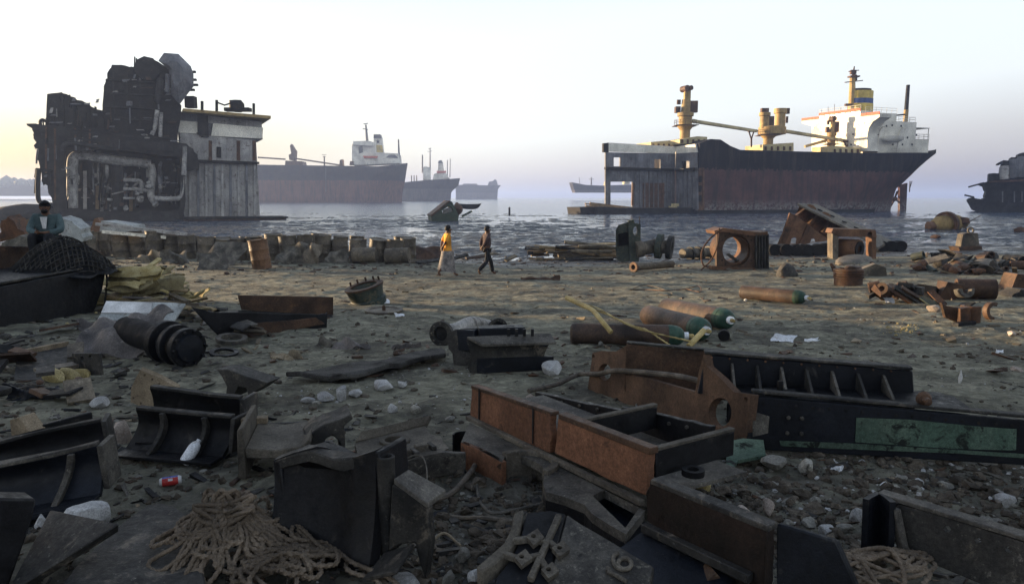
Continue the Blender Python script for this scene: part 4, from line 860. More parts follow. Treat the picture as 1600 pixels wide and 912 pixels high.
worn('hair_black', (.006, .006, .007), (.014, .013, .013), None, 20, rough=(.5, .8), bump=.4)
def ppm(p): return p.y / FOC                                              # metres per photograph pixel at a point
# ------------------------------------------------------------------ people
def skin(name, joints, edges, mat, parent, sub=2):
    """continuous surface grown over a skeleton; joints {key: (x,y,z,r)}; first key is the root"""
    ks = list(joints); me = bpy.data.meshes.new(name)
    me.from_pydata([joints[k][:3] for k in ks], [(ks.index(a), ks.index(b)) for a, b in edges], [])
    o = bpy.data.objects.new(name, me); COL.objects.link(o)
    o.modifiers.new('skin', 'SKIN').use_smooth_shade = True
    if not me.skin_vertices: me.attributes.new('skin_vertices', 'FLOAT', 'POINT')
    for i, k in enumerate(ks):
        r = joints[k][3]; rr = r if isinstance(r, tuple) else (r, r)
        me.skin_vertices[0].data[i].radius = rr; me.skin_vertices[0].data[i].use_root = (i == 0)
    s = o.modifiers.new('smooth', 'SUBSURF'); s.levels = sub; s.render_levels = sub
    dg = bpy.context.evaluated_depsgraph_get(); dg.update()
    nm = bpy.data.meshes.new_from_object(o.evaluated_get(dg)); bpy.data.objects.remove(o); nm.name = name
    nm.materials.clear(); nm.materials.append(MATS[mat]); q = bpy.data.objects.new(name, nm); COL.objects.link(q); q.parent = parent
    nm.polygons.foreach_set('use_smooth', [True] * len(nm.polygons)); return q
def hand(J, E, wrist, key, d, side):
    """palm and five bent fingers growing from a wrist joint; d is the way the hand points"""
    w = V(J[wrist][:3]); d = V(d).normalized(); x = V((0, side, 0)); x = (x - d * x.dot(d)).normalized(); n = d.cross(x)
    J[key + 'p'] = (*(w + d * .055), (.022, .034)); E.append((wrist, key + 'p'))
    for i, (o, L) in enumerate(((-.03, .065), (-.01, .078), (.01, .072), (.028, .055))):
        b = w + d * .085 + x * o; J[key + f'a{i}'] = (*b, .0095); J[key + f'b{i}'] = (*(b + d * L * .55 + n * .01), .0085); J[key + f'c{i}'] = (*(b + d * L * .9 + n * .03), .007)
        E += [(key + 'p', key + f'a{i}'), (key + f'a{i}', key + f'b{i}'), (key + f'b{i}', key + f'c{i}')]
    b = w + d * .04 - x * .04; J[key + 't'] = (*b, .011); J[key + 'u'] = (*(b + d * .04 - x * .015), .009); E += [(key + 'p', key + 't'), (key + 't', key + 'u')]
def head_parts(body, parent, hd, look, hairmat='hair_black', beard=False):
    """face features and hair round a head centre hd looking along look"""
    f = V(look).normalized(); s = V((0, 0, 1)).cross(f).normalized(); u = f.cross(s)
    m = MB()
    def ell(c, a, b, e):
        vs, fs = ICO[2]; m.add([c + f * (p.x * a) + s * (p.y * b) + u * (p.z * e) for p in vs], fs)
    ell(hd + f * .095 - u * .012, .022, .014, .024); ell(hd + s * .078 - u * .01, .018, .012, .03); ell(hd - s * .078 - u * .01, .018, .012, .03); ell(hd + f * .084 - u * .052, .01, .026, .008); ell(hd + f * .068 - u * .085, .022, .03, .02)
    bm = bmesh.new(); bm.from_mesh(body.data); t = bpy.data.meshes.new('t'); t.from_pydata([tuple(v) for v in m.v], [], m.f); bm.from_mesh(t); bm.to_mesh(body.data); bm.free(); bpy.data.meshes.remove(t)
    body.data.polygons.foreach_set('use_smooth', [True] * len(body.data.polygons))
    h = MB(); vs, fs = ICO[3]; P = [];
    for p in vs:
        q = V(p); k = 1.0 + .03 * math.sin(9 * q.x + 3 * q.z) * math.sin(8 * q.y)
        fr = max(0, q.x); zz = q.z
        if q.x > .2 and q.z < .5: k *= .66                                # the face stays clear of the hair
        if q.z < -.6: k *= .8
        P.append(hd + u * .012 + f * (q.x * .108 * k - .016) + s * (q.y * .098 * k) + u * (zz * .118 * k))
    h.add(P, fs); ho = h.build('hair', hairmat); ho.parent = parent
    e = MB()
    for sd in (-1, 1):
        vs, fs = ICO[1]; e.add([hd + f * .083 + s * (sd * .032) + u * .012 + p * .009 for p in vs], fs)
    eo = e.build('eyes', 'hair_black'); eo.parent = parent
    if beard:
        b = MB(); vs, fs = ICO[2]; b.add([hd + f * (.05 + p.x * .05) + s * (p.y * .06) + u * (-.075 + p.z * .05) for p in vs], fs); bo = b.build('beard', hairmat); bo.parent = parent
def walker(label, loc, yaw, shirt, lower, kind, H=1.66):
    o = thing('person', label, 'person', loc, 'two men walking on the beach'); o.rotation_euler = (0, 0, yaw)
    J = {'pel': (0, 0, .90, (.13, .105)), 'sp': (0, 0, 1.05, (.125, .095)), 'ch': (.01, 0, 1.26, (.15, .1)), 'nk': (.015, 0, 1.40, .062), 'hb': (.03, 0, 1.47, .084), 'ht': (.03, 0, 1.55, .088)}
    E = [('pel', 'sp'), ('sp', 'ch'), ('ch', 'nk'), ('nk', 'hb'), ('hb', 'ht')]
    legs = {'l': ((.0, .085, .84), (.16, .09, .47), (.24, .09, .09), (.36, .1, .035)), 'r': ((.0, -.085, .84), (-.04, -.09, .46), (-.33, -.09, .17), (-.27, -.1, .045))}
    for k, (a, b, c, d) in legs.items():
        J['h' + k] = (*a, .07); J['k' + k] = (*b, .056); J['a' + k] = (*c, .04); J['f' + k] = (*d, (.042, .026)); E += [('pel', 'h' + k), ('h' + k, 'k' + k), ('k' + k, 'a' + k), ('a' + k, 'f' + k)]
        m_ = [a[i] * .15 + b[i] * .85 for i in range(3)]; cf = [b[i] * .6 + c[i] * .4 for i in range(3)]
    for k, s in (('l', 1), ('r', -1)):
        J['s' + k] = (0, .175 * s, 1.345, .058); J['e' + k] = (-.13, .25 * s, 1.1, .042); J['w' + k] = (-.2, .05 * s, .93, .03)
        E += [('ch', 's' + k), ('s' + k, 'e' + k), ('e' + k, 'w' + k)]; hand(J, E, 'w' + k, 'hd' + k, (-.05, -.6 * s, -.5), s)
    sc = H / 1.66
    body = skin('body', J, E, 'skin_brown', o); head_parts(body, o, V((.03, 0, 1.515)), (1, 0, -.12))
    SJ = {'z': (-.01, 0, .66, (.19, .165)), 'a': (0, 0, .86, (.165, .14))} if kind == 'lungi' else {'a': (0, 0, .88, (.16, .135))}; SJ |= {'q': (0, 0, .87, (.165, .14)), 'b': (0, 0, 1.06, (.15, .125)), 'c': (.01, 0, 1.27, (.17, .128)), 'd': (.01, 0, 1.375, (.075, .07))}; SJ.pop('q'); SE = ([('z', 'a')] if kind == 'lungi' else []) + [('a', 'b'), ('b', 'c'), ('c', 'd')]
    for k, s in (('l', 1), ('r', -1)):
        SJ['s' + k] = (0, .185 * s, 1.335, .08); SJ['e' + k] = (-.12, .25 * s, 1.11, .065); SE += [('c', 's' + k), ('s' + k, 'e' + k)]
        if kind == 'trousers': SJ['w' + k] = (-.18, .1 * s, .97, .05); SE += [('e' + k, 'w' + k)]
    skin('shirt', SJ, SE, shirt, o)
    if kind == 'lungi':
        m = MB()
        def fn(u, v):
            a = u * 2 * math.pi; z = .84 - v * .66; w = .19 - .01 * v; L = .19 + .1 * v ** 1.3; cx = -.03 * v
            fold = 1 + .05 * v * math.sin(7 * a) + .03 * v * math.sin(11 * a + 1)
            return V((cx + L * math.cos(a) * fold, w * math.sin(a) * fold, z + .06 * v * math.cos(a) * -1))
        m.grid(fn, 40, 10, .006); q = m.build('lungi', lower, smooth=60); q.parent = o
    else:
        TJ = {'p': (0, 0, .9, (.125, .1))}; TE = []
        for k, (a, b, c, d) in legs.items():
            TJ['h' + k] = (*a, .088); TJ['k' + k] = (*b, .076); TJ['a' + k] = (*c, .072); TE += [('p', 'h' + k), ('h' + k, 'k' + k), ('k' + k, 'a' + k)]
        skin('trousers', TJ, TE, lower, o)
    o.scale = (sc, sc, sc); return o
g = G(700, 432); walker('man walking in an orange shirt and pale checked lungi, hands behind back', (g.x, g.y, gz(g.x, g.y)), R(18), 'cloth_orange', 'cloth_check', 'lungi', 1.68)
g = G(761, 431); walker('man walking in a dark patterned shirt and black trousers', (g.x, g.y, gz(g.x, g.y)), R(22), 'cloth_plaid', 'cloth_black', 'trousers', 1.64)
# man sitting behind the net pile
q = at(78, 384, 14.2); o = thing('person', 'man in a teal jacket sitting behind the net pile on the dark barge', 'person', q)
o.rotation_euler = (0, 0, R(-78))
J = {'pel': (0, 0, .1, (.15, .12)), 'sp': (.02, 0, .28, (.14, .11)), 'ch': (.05, 0, .48, (.17, .12)), 'nk': (.08, 0, .62, .058), 'hb': (.1, 0, .70, .078), 'ht': (.1, 0, .77, .084)}
E = [('pel', 'sp'), ('sp', 'ch'), ('ch', 'nk'), ('nk', 'hb'), ('hb', 'ht')]
for k, s in (('l', 1), ('r', -1)):
    J['h' + k] = (.06, .1 * s, .08, .09); J['k' + k] = (.44, .14 * s, .22, .062); J['a' + k] = (.46, .12 * s, -.2, .042); J['f' + k] = (.6, .13 * s, -.24, (.045, .03)); E += [('pel', 'h' + k), ('h' + k, 'k' + k), ('k' + k, 'a' + k), ('a' + k, 'f' + k)]
    J['s' + k] = (.03, .19 * s, .56, .06); J['e' + k] = (.16, .27 * s, .3, .045); J['w' + k] = (.34, .06 * s, .26, .032); E += [('ch', 's' + k), ('s' + k, 'e' + k), ('e' + k, 'w' + k)]; hand(J, E, 'w' + k, 'hd' + k, (.3, -.5 * s, .1), s)
b = skin('body', J, E, 'skin_brown', o); head_parts(b, o, V((.1, 0, .745)), (1, .1, -.05), beard=True)
SJ = {'a': (0, 0, .06, (.18, .16)), 'b': (.02, 0, .28, (.175, .145)), 'c': (.05, 0, .49, (.2, .145)), 'd': (.065, 0, .585, (.09, .08))}; SE = [('a', 'b'), ('b', 'c'), ('c', 'd')]
for k, s in (('l', 1), ('r', -1)): SJ['s' + k] = (.03, .2 * s, .55, .09); SJ['e' + k] = (.16, .28 * s, .3, .075); SJ['w' + k] = (.31, .1 * s, .26, .055); SE += [('c', 's' + k), ('s' + k, 'e' + k), ('e' + k, 'w' + k)]
skin('jacket', SJ, SE, 'cloth_teal', o)
TJ = {'p': (.02, 0, .08, (.16, .13))}; TE = []
for k, s in (('l', 1), ('r', -1)): TJ['h' + k] = (.06, .1 * s, .08, .11); TJ['k' + k] = (.44, .14 * s, .22, .085); TJ['a' + k] = (.46, .12 * s, -.15, .07); TE += [('p', 'h' + k), ('h' + k, 'k' + k), ('k' + k, 'a' + k)]
skin('trousers', TJ, TE, 'cloth_black', o)
m = MB(); m.grid(lambda u, v: V((.185 + .02 * math.sin(u * 3.1), (u - .5) * .12 * (1 - v * .6), .56 - v * .22)), 4, 4, .01); c = m.build('undershirt', 'cloth_white'); c.parent = o
# ------------------------------------------------------------------ drums
def make_drum(mt='drum_rust', label='', group='oil drums standing in the row', h=.96, r=.32):
    o = thing('oil_drum', label, 'drum', (0, 0, 0), group); m = MB()
    pr = [(0, .02), (r - .03, .02), (r - .02, 0), (r, .0), (r, .03), (r - .012, .04)]
    for k in (1, 2): pr += [(r - .012, h * k / 3 - .03), (r + .004, h * k / 3), (r - .012, h * k / 3 + .03)]
    pr += [(r - .012, h - .04), (r, h - .03), (r, h), (r - .02, h)]
    m.lathe(pr + [(r - .03, h - .025)], (0, 0, 0), n=22); m.build('drum_shell', mt, o)
    m = MB(); m.lathe([(0, h - .03), (r - .025, h - .03), (r - .025, h - .022), (0, h - .022)], (0, 0, 0), n=22); l = m.build('lid', 'drum_rust', o)
    m = MB(); m.lathe([(0, h - .022), (.035, h - .022), (.035, h - .004), (0, h - .004)], (r * .6, 0, 0), n=8); m.build('bung', 'rust_dark', l)
    return o
LAB = 'dusty rusty oil drum standing in the long row along the beach'
d0 = make_drum(label=LAB); rnd = random.Random(2); first = True
row = [(136 + 26.5 * i + rnd.uniform(-3, 3), 401 + i * .5 + rnd.uniform(-1, 1)) for i in range(19)] + [(150 + 29 * i + rnd.uniform(-4, 4), 396.5 + i * .5) for i in range(17)] + [(614, 410), (638, 408), (627, 404.5)]
for x, y in row:
    g = G(x, y); sc = rnd.uniform(1.08, 1.2)
    if first: o = d0; first = False; o.location = g
    else: o = dup(d0, g)
    o.rotation_euler = (R(rnd.gauss(0, 3)), R(rnd.gauss(0, 3.5)), rnd.uniform(0, 6)); o.scale = (sc, sc * rnd.uniform(.9, 1.02), sc * rnd.uniform(.84, 1.06)); o.location.z -= .03
do = make_drum('drum_orange', 'leaning orange-rusted drum standing forward of the row', 'oil drums apart from the row', 1.05, .34); g = G(410, 419); do.location = g; do.rotation_euler = (R(-4), R(-6), 1)
dl = make_drum('drum_rust', 'oil drum lying on its side in front of the right end of the row', 'oil drums apart from the row'); g = G(552, 411); dl.location = g + V((0, 0, .3)); dl.rotation_euler = (0, R(88), R(-4))
g = G(579, 412); dup(dl, g + V((.6, .2, .3)), R(-8), ry=R(87)); dl['label'] = 'left one of two drums lying end to end before the row'; 
for o_ in COL.objects:
    if o_.name.startswith('oil_drum') and o_['label'].startswith('oil drum lying'): o_['label'] = 'right one of two drums lying end to end before the row'
dk = make_drum('soot_black', 'dark drum lying end-on in the row under the tilted rusty hull piece', 'dark drums lying end-on at the right'); first = True
for x, y in ((1211, 399), (1229, 399.5), (1246, 399.5), (1262, 399), (1279, 399), (1296, 398)):
    g = G(x, y); o = dk if first else dup(dk, g); first = False; o.location = g + V((0, 0, .3)); o.rotation_euler = (R(-92), 0, R(rnd.uniform(-14, 2)))
for x, y in ((1379, 393), (1393, 393), (1408, 393)):
    g = G(x, y); o = dup(dk, g + V((0, 0, .3)), R(-8), 'dark drum lying end-on right of the rusty portal frame'); o.rotation_euler = (R(-92), 0, R(rnd.uniform(-20, -4)))
# rags, bent sheets, crushed bundles in front of the drums
def sheet(px, py, w, h, rz, tilt, mt, name, label, cat, seed, crumple=.08, group=None, lift=0, th=.02):
    g = G(px, py); k = ppm(g); rnd = random.Random(seed); ph = [rnd.uniform(0, 6) for _ in range(6)]
    M = Matrix.Rotation(R(rz), 3, 'Z') @ Matrix.Rotation(R(tilt), 3, 'X'); w *= k; h *= k
    m = MB(); m.grid(lambda u, v: g + M @ V(((u - .5) * w + .1 * w * math.sin(3 * v + ph[2]), v * h, crumple * (math.sin(5 * u + ph[0]) * math.sin(4 * v + ph[1]) + .5 * math.sin(11 * u + 7 * v + ph[3])))) + V((0, 0, lift)), 14, 10, th)
    return m.solo(name, mt, label, cat, group, smooth=40)
for a in ((345, 414, 62, 44, -14, 52, 'cloth_rag', 'bent_sheet', 'bent grey sheet leaning across the drums at an angle', 'sheet metal', 1, .05), (330, 420, 44, 34, 20, 48, 'cloth_rag', 'bent_sheet', 'square grey sheet lying against the bent leaning one', 'sheet metal', 2, .06),
          (272, 414, 40, 26, 10, 50, 'cloth_rag', 'rag_bundle', 'grey rag heap left of the square sheet before the drums', 'rags', 3, .16), (232, 410, 46, 22, -8, 40, 'old_wood', 'rag_bundle', 'brown rag heap before the drums near the yellow insulation', 'rags', 4, .14),
          (455, 412, 42, 34, 6, 62, 'cloth_rag', 'rag_bundle', 'tall crumpled rag bundle between the leaning drum and the row', 'rags', 5, .2), (483, 413, 34, 34, -14, 60, 'drum_rust', 'crushed_sheet', 'crushed sheet beside the tall rag bundle', 'sheet metal', 6, .16),
          (530, 412, 36, 22, 8, 55, 'cloth_rag', 'crushed_sheet', 'pale crushed sheet before the lying drums', 'sheet metal', 7, .12), (512, 405, 60, 16, 0, 70, 'rust_dark', 'crushed_sheet', 'low dark sheet behind the pale crushed one', 'sheet metal', 8, .06),
          (665, 408, 58, 34, -4, 38, 'rust_dark', 'hull_scrap', 'curved brown scrap plate right of the last drum', 'scrap', 9, .1), (640, 411, 54, 18, 5, 14, 'old_wood', 'scrap_plank', 'low dark plank stack at the foot of the last drums', 'planks', 10, .05),
          (840, 439, 62, 10, 4, 12, 'rust_dark', 'scrap_plate', 'thin curled plate lying on the sand right of the two men', 'scrap', 11, .07), (412, 425, 30, 8, 0, 10, 'drum_rust', 'scrap_plate', 'small flat scrap below the leaning drum', 'scrap', 12, .04),
          (180, 410, 60, 14, -6, 15, 'old_wood', 'scrap_plank', 'wooden boards lying below the left end of the drum row', 'planks', 13, .05)):
    sheet(*a)
# things stacked left of the row: tent-like planks and pale sheets by the wreck
for i, (a, b, mt, lab) in enumerate((((150, 350), (292, 366), 'pale_bulkhead', 'long pale spar leaning beyond the drums, upper one'), ((160, 362), (260, 371), 'ship_white', 'white strip lying under the long pale spar'), ((0, 354), (66, 340), 'old_wood', 'thin pole sloping up at far left behind the sitting man'))):
    p, q = at(*a, 31), at(*b, 31.6); m = MB(); m.bar(p, q, .18, .12); m.solo('spar', 'ship_white' if i == 1 else mt, lab, 'spar')
g = G(150, 388); m = MB(); e = g.y / FOC; P = Plane(g + V((0, 4, 0)), (0, -1, 0)); m.ext(P.L([(138, 366), (147, 342), (153, 340), (158, 352), (160, 366)]), (0, .6, 0)); m.solo('orange_scrap', 'rust_orange', 'small orange scrap standing up left of the long pale spar', 'scrap')
P = Plane((0, 33, 0), (0, -1, 0)); m = MB(); m.ext(P.L([(158, 345), (205, 352), (210, 361), (168, 366), (155, 364)]), (0, 1.2, 0)); m.solo('white_sheet', 'panel_pale', 'pale sheet leaning under the long spar beside the wreck', 'sheet metal')
for i, (pts, mt, lab) in enumerate((([(2, 380), (30, 368), (60, 376), (58, 386), (0, 386)], 'cloth_rag', 'pale bent sheet at the left edge behind the barge'), ([(0, 350), (12, 338), (24, 350), (40, 366), (0, 378)], 'rust_brown', 'dark broken machinery at the left edge behind the barge'), ([(24, 360), (34, 352), (60, 372), (28, 374)], 'drum_rust', 'pointed scrap plate behind the barge left of the sitting man'), ([(94, 340), (112, 346), (126, 358), (128, 378), (96, 378)], 'panel_pale', 'curved pale plate right of the sitting man'), ([(100, 362), (132, 364), (134, 384), (100, 384)], 'cloth_rag', 'crumpled pale sheet below the curved plate beside the sitting man'))):
    P = Plane((0, 19 + i * .6, 0), (0, -1, 0)); m = MB(); m.ext(ragged(P.L(pts), 3, .04, i), (0, .5, .05)); m.solo('scrap_plate', mt, lab, 'scrap')
# ------------------------------------------------------------------ timber pile
rnd = random.Random(7)
for i in range(52):
    x = rnd.uniform(834, 958); k = i / 52; y = 407 - k * 27 + rnd.uniform(-1, 2); L = rnd.uniform(28, 62) if x > 860 else rnd.uniform(18, 34)
    g = G(x, 405); e = ppm(g); z = (406 - y) * e; c = V((g.x, g.y + rnd.uniform(-.8, 1.2), g.z + .05 + z * .85)); a = R(rnd.uniform(-16, 12)); d = V((math.cos(a), math.sin(a), rnd.uniform(-.16, .08))) * L * e / 2
    m = MB(); m.bar(c - d, c + d, rnd.uniform(.16, .34), rnd.uniform(.05, .12), rnd.uniform(-.5, .5)); m.solo('plank', rnd.choice(('old_wood', 'pale_wood', 'old_wood', 'plank_wood', 'charred_wood')), 'weathered plank in the timber pile left of the green machine casing', 'plank', 'planks in the timber pile')
for i, (a, b, mt, lab) in enumerate((((742, 402), (770, 394), 'old_wood', 'pale board sticking up between the two men'), ((728, 404), (762, 400), 'rust_dark', 'dark board flat on the ground between the two men'), ((770, 398), (800, 407), 'old_wood', 'dark board right of the second walking man'), ((790, 410), (806, 400), 'old_wood', 'short upright board right of the second walking man'), ((700, 408), (730, 398), 'charred_wood', 'dark timber behind the orange shirted man'), ((652, 412), (692, 408), 'charred_wood', 'flat dark timber left of the orange shirted man'))):
    p, q = G(*a, up=.06), G(a[0] + (b[0] - a[0]), a[1], up=.06) + V((0, .3, (a[1] - b[1]) * .024)); m = MB(); m.bar(p, q, .22, .08, .3); m.solo('board', mt, lab, 'board')
# ------------------------------------------------------------------ green casing with side pipe
g = G(985, 411); k = ppm(g); o = thing('machine_casing', 'green-grey cast machine casing with a flanged side pipe on the shore', 'machinery', g)
P = VP(V((g.x - 1, g.y, g.z)), V((g.x + 1, g.y + .5, g.z)))
m = MB(); m.plate(P.L([(963, 405), (962, 360), (966, 352), (983, 346), (984, 408), (972, 410)]), [P.L([(964, 366), (981, 362), (981, 383), (964, 386)])], V((.25, .9, 0))); m.build('casing_body', 'sea_green', o)
m = MB(); m.plate(P.off(V((0, -.1, 0))).L([(982, 345), (990, 343), (992, 349), (1001, 350), (1001, 376), (996, 378), (1000, 396), (998, 409), (984, 409)]), [P.off(V((0, -.1, 0))).ring(993, 361, 4, 7, 12)], V((.1, .9, 0))); m.build('flange_plate', 'sea_green', o)
m = MB(); m.ext(P.off(V((.1, .5, 0))).L([(962, 362), (985, 358), (986, 392), (962, 392)]), V((.05, .3, 0))); m.build('dark_backing', 'soot_black', o)  # black backing stands in for the shade inside the casing window
m = MB(); m.tube(spline([P(992, 390), P(1005, 388) , P(1024, 384)], 6), [13.5 * k] * 6 + [11 * k] * 6 + [12 * k], 14); m.build('side_pipe', 'drum_rust', o)
for x, y, r, t in ((1026, 384, 20, .25), (1043, 386, 19, .22)):
    m = MB(); m.lathe([(9 * k, 0), (r * k, 0), (r * k, t), (9 * k, t)], P(x, y), V((.9, -.35, -.1)), 18, closed=True); m.build('pipe_flange', 'sea_green' if x < 1040 else 'dusty_black', o)
m = MB(); m.tube([P(1024, 385), P(1044, 386)], 11 * k, 12); m.build('pipe_neck', 'drum_rust', o)
m = MB(); m.bar(P(999.5, 352), P(999.5, 338), .04, .04); m.build('stud', 'rust_dark', o)
# pipe lying in front with an orange end ring
p, q = G(990, 424), G(1058, 422); k = ppm(p); r = 7 * k; o = thing('steel_pipe', 'short dark pipe with an orange rusty end ring, lying before the green casing', 'pipe', p)
p = p + V((0, 0, r)); q = q + V((0, .9, r)); d = (q - p).normalized()
m = MB(); m.lathe([(r * .6, 0), (r * .85, 0), (r * .85, (q - p).length), (r * .6, (q - p).length)], p, d, 16, closed=True); m.build('pipe_barrel', 'drum_rust', o)
m = MB(); m.lathe([(r * .6, -.03), (r * 1.15, -.03), (r * 1.15, .06), (r * .6, .06)], p, d, 18, closed=True); m.build('end_ring', 'rust_orange', o)
# ribbed pipe behind
p, q = G(1066, 405), G(1112, 403); k = ppm(p); o = thing('ribbed_pipe', 'thick ribbed pipe lying left of the rusty engine block', 'pipe', p); r = 9 * k; p = p + V((0, 0, r)); q = q + V((0, .3, r)); d = (q - p).normalized(); L = (q - p).length
m = MB(); m.lathe([(0, 0), (r * .85, 0), (r * .85, L), (0, L)], p, d, 16); m.build('pipe_barrel', 'drum_rust', o)
for f in (.25, .5, .62, .9):
    m = MB(); m.lathe([(r * .8, L * f), (r * 1.15, L * f), (r * 1.15, L * f + .16), (r * .8, L * f + .16)], p, d, 18, closed=True); m.build('pipe_rib', ('dusty_black', 'drum_rust')[f > .5], o)
# rusty engine block with big round opening
g = G(1150, 421); o = thing('engine_block', 'rusty engine block with a large round opening, on the sand', 'machinery', g); P = VP(V((g.x - 1, g.y, g.z)), V((g.x + 1, g.y + .15, g.z))); k = ppm(g)
m = MB(); m.plate(ragged(P.L([(1120, 420), (1121, 360), (1128, 357), (1150, 361), (1178, 365), (1186, 362), (1178, 422)]), 3, .02, 4), [P.ring(1151, 391, 22, 24, 24)], V((0, .22, 0))); m.build('face_plate', 'rust_dark', o)
for i in range(22):
    a = i * 2 * math.pi / 22; m = MB(); m.lathe([(0, -.03), (.035, -.03), (.035, 0), (0, 0)], P(1151 + 27 * math.cos(a), 391 + 29 * math.sin(a)), P.n2, 6)
    if abs(27 * math.cos(a)) < 25: m.build('bolt_hole', 'soot_black', o)
m = MB(); m.lathe([(21 * k, .2), (25 * k, .2), (25 * k, 1.5), (21 * k, 1.5)], P(1151, 391), (0, 1, 0), 26, closed=True); m.build('bore', 'rust_brown', o)
m = MB(); m.ext(P.L([(1179, 364), (1192, 362), (1199, 366), (1199, 420), (1179, 423)]), V((.4, 1.3, 0))); m.build('block_side', 'soot_black', o)
for i in range(5):
    x = 1181 + i * 4.6; m = MB(); m.ext(P.off(V((0, -.12, 0))).L([(x, 366), (x + 2.2, 366), (x + 2.2, 421), (x, 420)]), V((0, .14, 0))); m.build('cooling_fin', 'dusty_black', o)
m = MB(); m.ext(P.off(V((0, -.1, 0))).L([(1116, 361), (1130, 356), (1186, 363), (1200, 362), (1200, 367), (1180, 369), (1128, 362), (1118, 366)]), V((0, 1.2, 0))); m.build('top_flange', 'rust_orange', o)
m = MB(); m.ext(P.off(V((0, -.12, 0))).L([(1112, 416), (1180, 419), (1180, 424), (1112, 421)]), V((0, .4, 0))); m.build('foot', 'rust_orange', o)
m = MB(); m.ext(P.off(V((0, .5, 0))).L([(1136, 398), (1140, 396), (1162, 412), (1158, 414)]), V((0, .2, 0))); m.build('inner_strut', 'cast_grey', o)
for pts, lab in (([(1128, 358), (1110, 372), (1097, 392), (1098, 412), (1110, 420)], 'bent cable hanging left of the rusty engine block, outer loop'), ([(1124, 356), (1122, 380), (1112, 405), (1095, 422)], 'bent cable hanging left of the rusty engine block, inner strand')):
    Pq = P.off(V((0, -.35, 0))); m = MB(); m.tube(spline(Pq.L(pts), 8), .028, 6); m.solo('cable', 'rust_brown', lab, 'cable')
# tilted rusty hull piece
o = thing('hull_piece', 'tilted piece of rusty ship hull with an orange ribbed end, on the shore', 'wreckage', G(1260, 396)); g = G(1262, 397); P = VP(V((g.x - 1, g.y, g.z)), V((g.x + 1, g.y + .2, g.z)))
z6 = lambda pts: [(1180 + x / 3.8, 220 + y / 3.8) for x, y in pts]
m = MB(); m.plate(ragged(P.L(z6([(130, 615), (205, 428), (240, 445), (440, 590), (300, 612)])), 3, .03, 2), [P.L(z6([(208, 612), (215, 580), (232, 570), (244, 580), (240, 611)])), P.L(z6([(325, 605), (335, 580), (350, 580), (356, 600)]))], V((.1, .25, 0))); m.build('end_plate', 'rust_orange', o)
m = MB(); m.ext(P.off(V((0, -.05, 0))).L(z6([(205, 428), (250, 445), (178, 612), (150, 612)])), V((0, .12, 0))); m.build('rib', 'rust_brown', o)
m = MB(); m.ext(P.off(V((0, -.08, 0))).L(z6([(310, 500), (330, 512), (285, 612), (262, 612)])), V((0, .12, 0))); m.build('rib', 'rust_brown', o)
Pb = P.off(V((0, .9, 0))); m = MB(); m.ext(Pb.L(z6([(240, 445), (262, 388), (330, 400), (560, 525), (440, 600)])), V((.1, .2, 0))); m.build('inner_wall', 'rust_brown', o)
for x, y in ((320, 425), (408, 470)):
    m = MB(); m.lathe([(0, -.1), (.42, -.1), (.45, 0), (0, 0)], Pb(1180 + x / 3.8, 220 + y / 3.8), P.n2, 12); m.build('cover_plate', 'rust_orange', o)
for a, b in (((250, 440), (300, 400)), ((320, 490), (370, 430)), ((400, 540), (450, 470))):
    m = MB(); m.ext(P.off(V((0, .5, 0))).L(z6([a, b, (b[0] + 14, b[1] + 8), (a[0] + 16, a[1] + 8)])), V((0, .4, 0))); m.build('rib', 'rust_dark', o)
m = MB(); A = P(1246, 321); B = P(1328, 361); A2 = P.off(V((0, 3.2, 0)))(1276, 322); C = P.off(V((0, 2.6, 0)))(1392, 378); D = P.off(V((0, .4, 0)))(1372, 390)
m.ext([A, B, D, C, A2], V((0, .02, .12))); m.build('shell_plate', 'drum_rust', o)
for f in (.25, .45, .65, .85):
    a = A2.lerp(C, f) * .35 + A.lerp(B, f) * .65 + V((0, 0, .14)); m = MB(); m.lathe([(0, 0), (.14, 0), (.14, .06), (0, .06)], a, V((.3, -.2, .9)), 10); m.build('cut_hole', 'soot_black', o)
# rusty portal with a drum inside
g = G(1335, 405); o = thing('portal_frame', 'small rusty portal frame standing over a short roller', 'machinery', g); P = VP(V((g.x - 1, g.y, g.z)), V((g.x + 1, g.y + .25, g.z)))
m = MB(); m.ext(P.L([(1301, 404), (1301, 360), (1310, 360), (1310, 405)]), V((.1, .8, 0))); m.build('post', 'drum_rust', o)
m = MB(); m.ext(P.L([(1363, 404), (1362, 362), (1369, 362), (1369, 404)]), V((.1, .8, 0))); m.build('post', 'rust_orange', o)
m = MB(); m.plate(P.off(V((0, -.05, 0))).L([(1299, 364), (1302, 357), (1368, 359), (1370, 371), (1350, 370), (1312, 370)]), [P.off(V((0, -.05, 0))).ring(1359, 366, 4, 4, 12)], V((.1, .9, 0))); m.build('lintel', 'rust_orange', o)
c = P(1334, 389) + V((0, .2, 0)); k = ppm(c); m = MB(); m.lathe([(9 * k, -.35), (15 * k, -.35), (15 * k, .8), (9 * k, .8)], c, V((-.55, .8, 0)), 22, closed=True); m.build('roller', 'rust_orange', o)
m = MB(); m.lathe([(6 * k, -.4), (12 * k, -.4), (12 * k, -.3), (6 * k, -.3)], c, V((-.55, .8, 0)), 18, closed=True); m.build('roller_rim', 'soot_black', o)
g = G(1335, 410); m = MB(); m.rock(g + V((0, 0, .0)), (1.6, .7, .28), 8, 3, cuts=2); m.solo('sand_mound', 'drum_rust', 'low earthy mound in front of the small portal frame', 'mound', smooth=60)
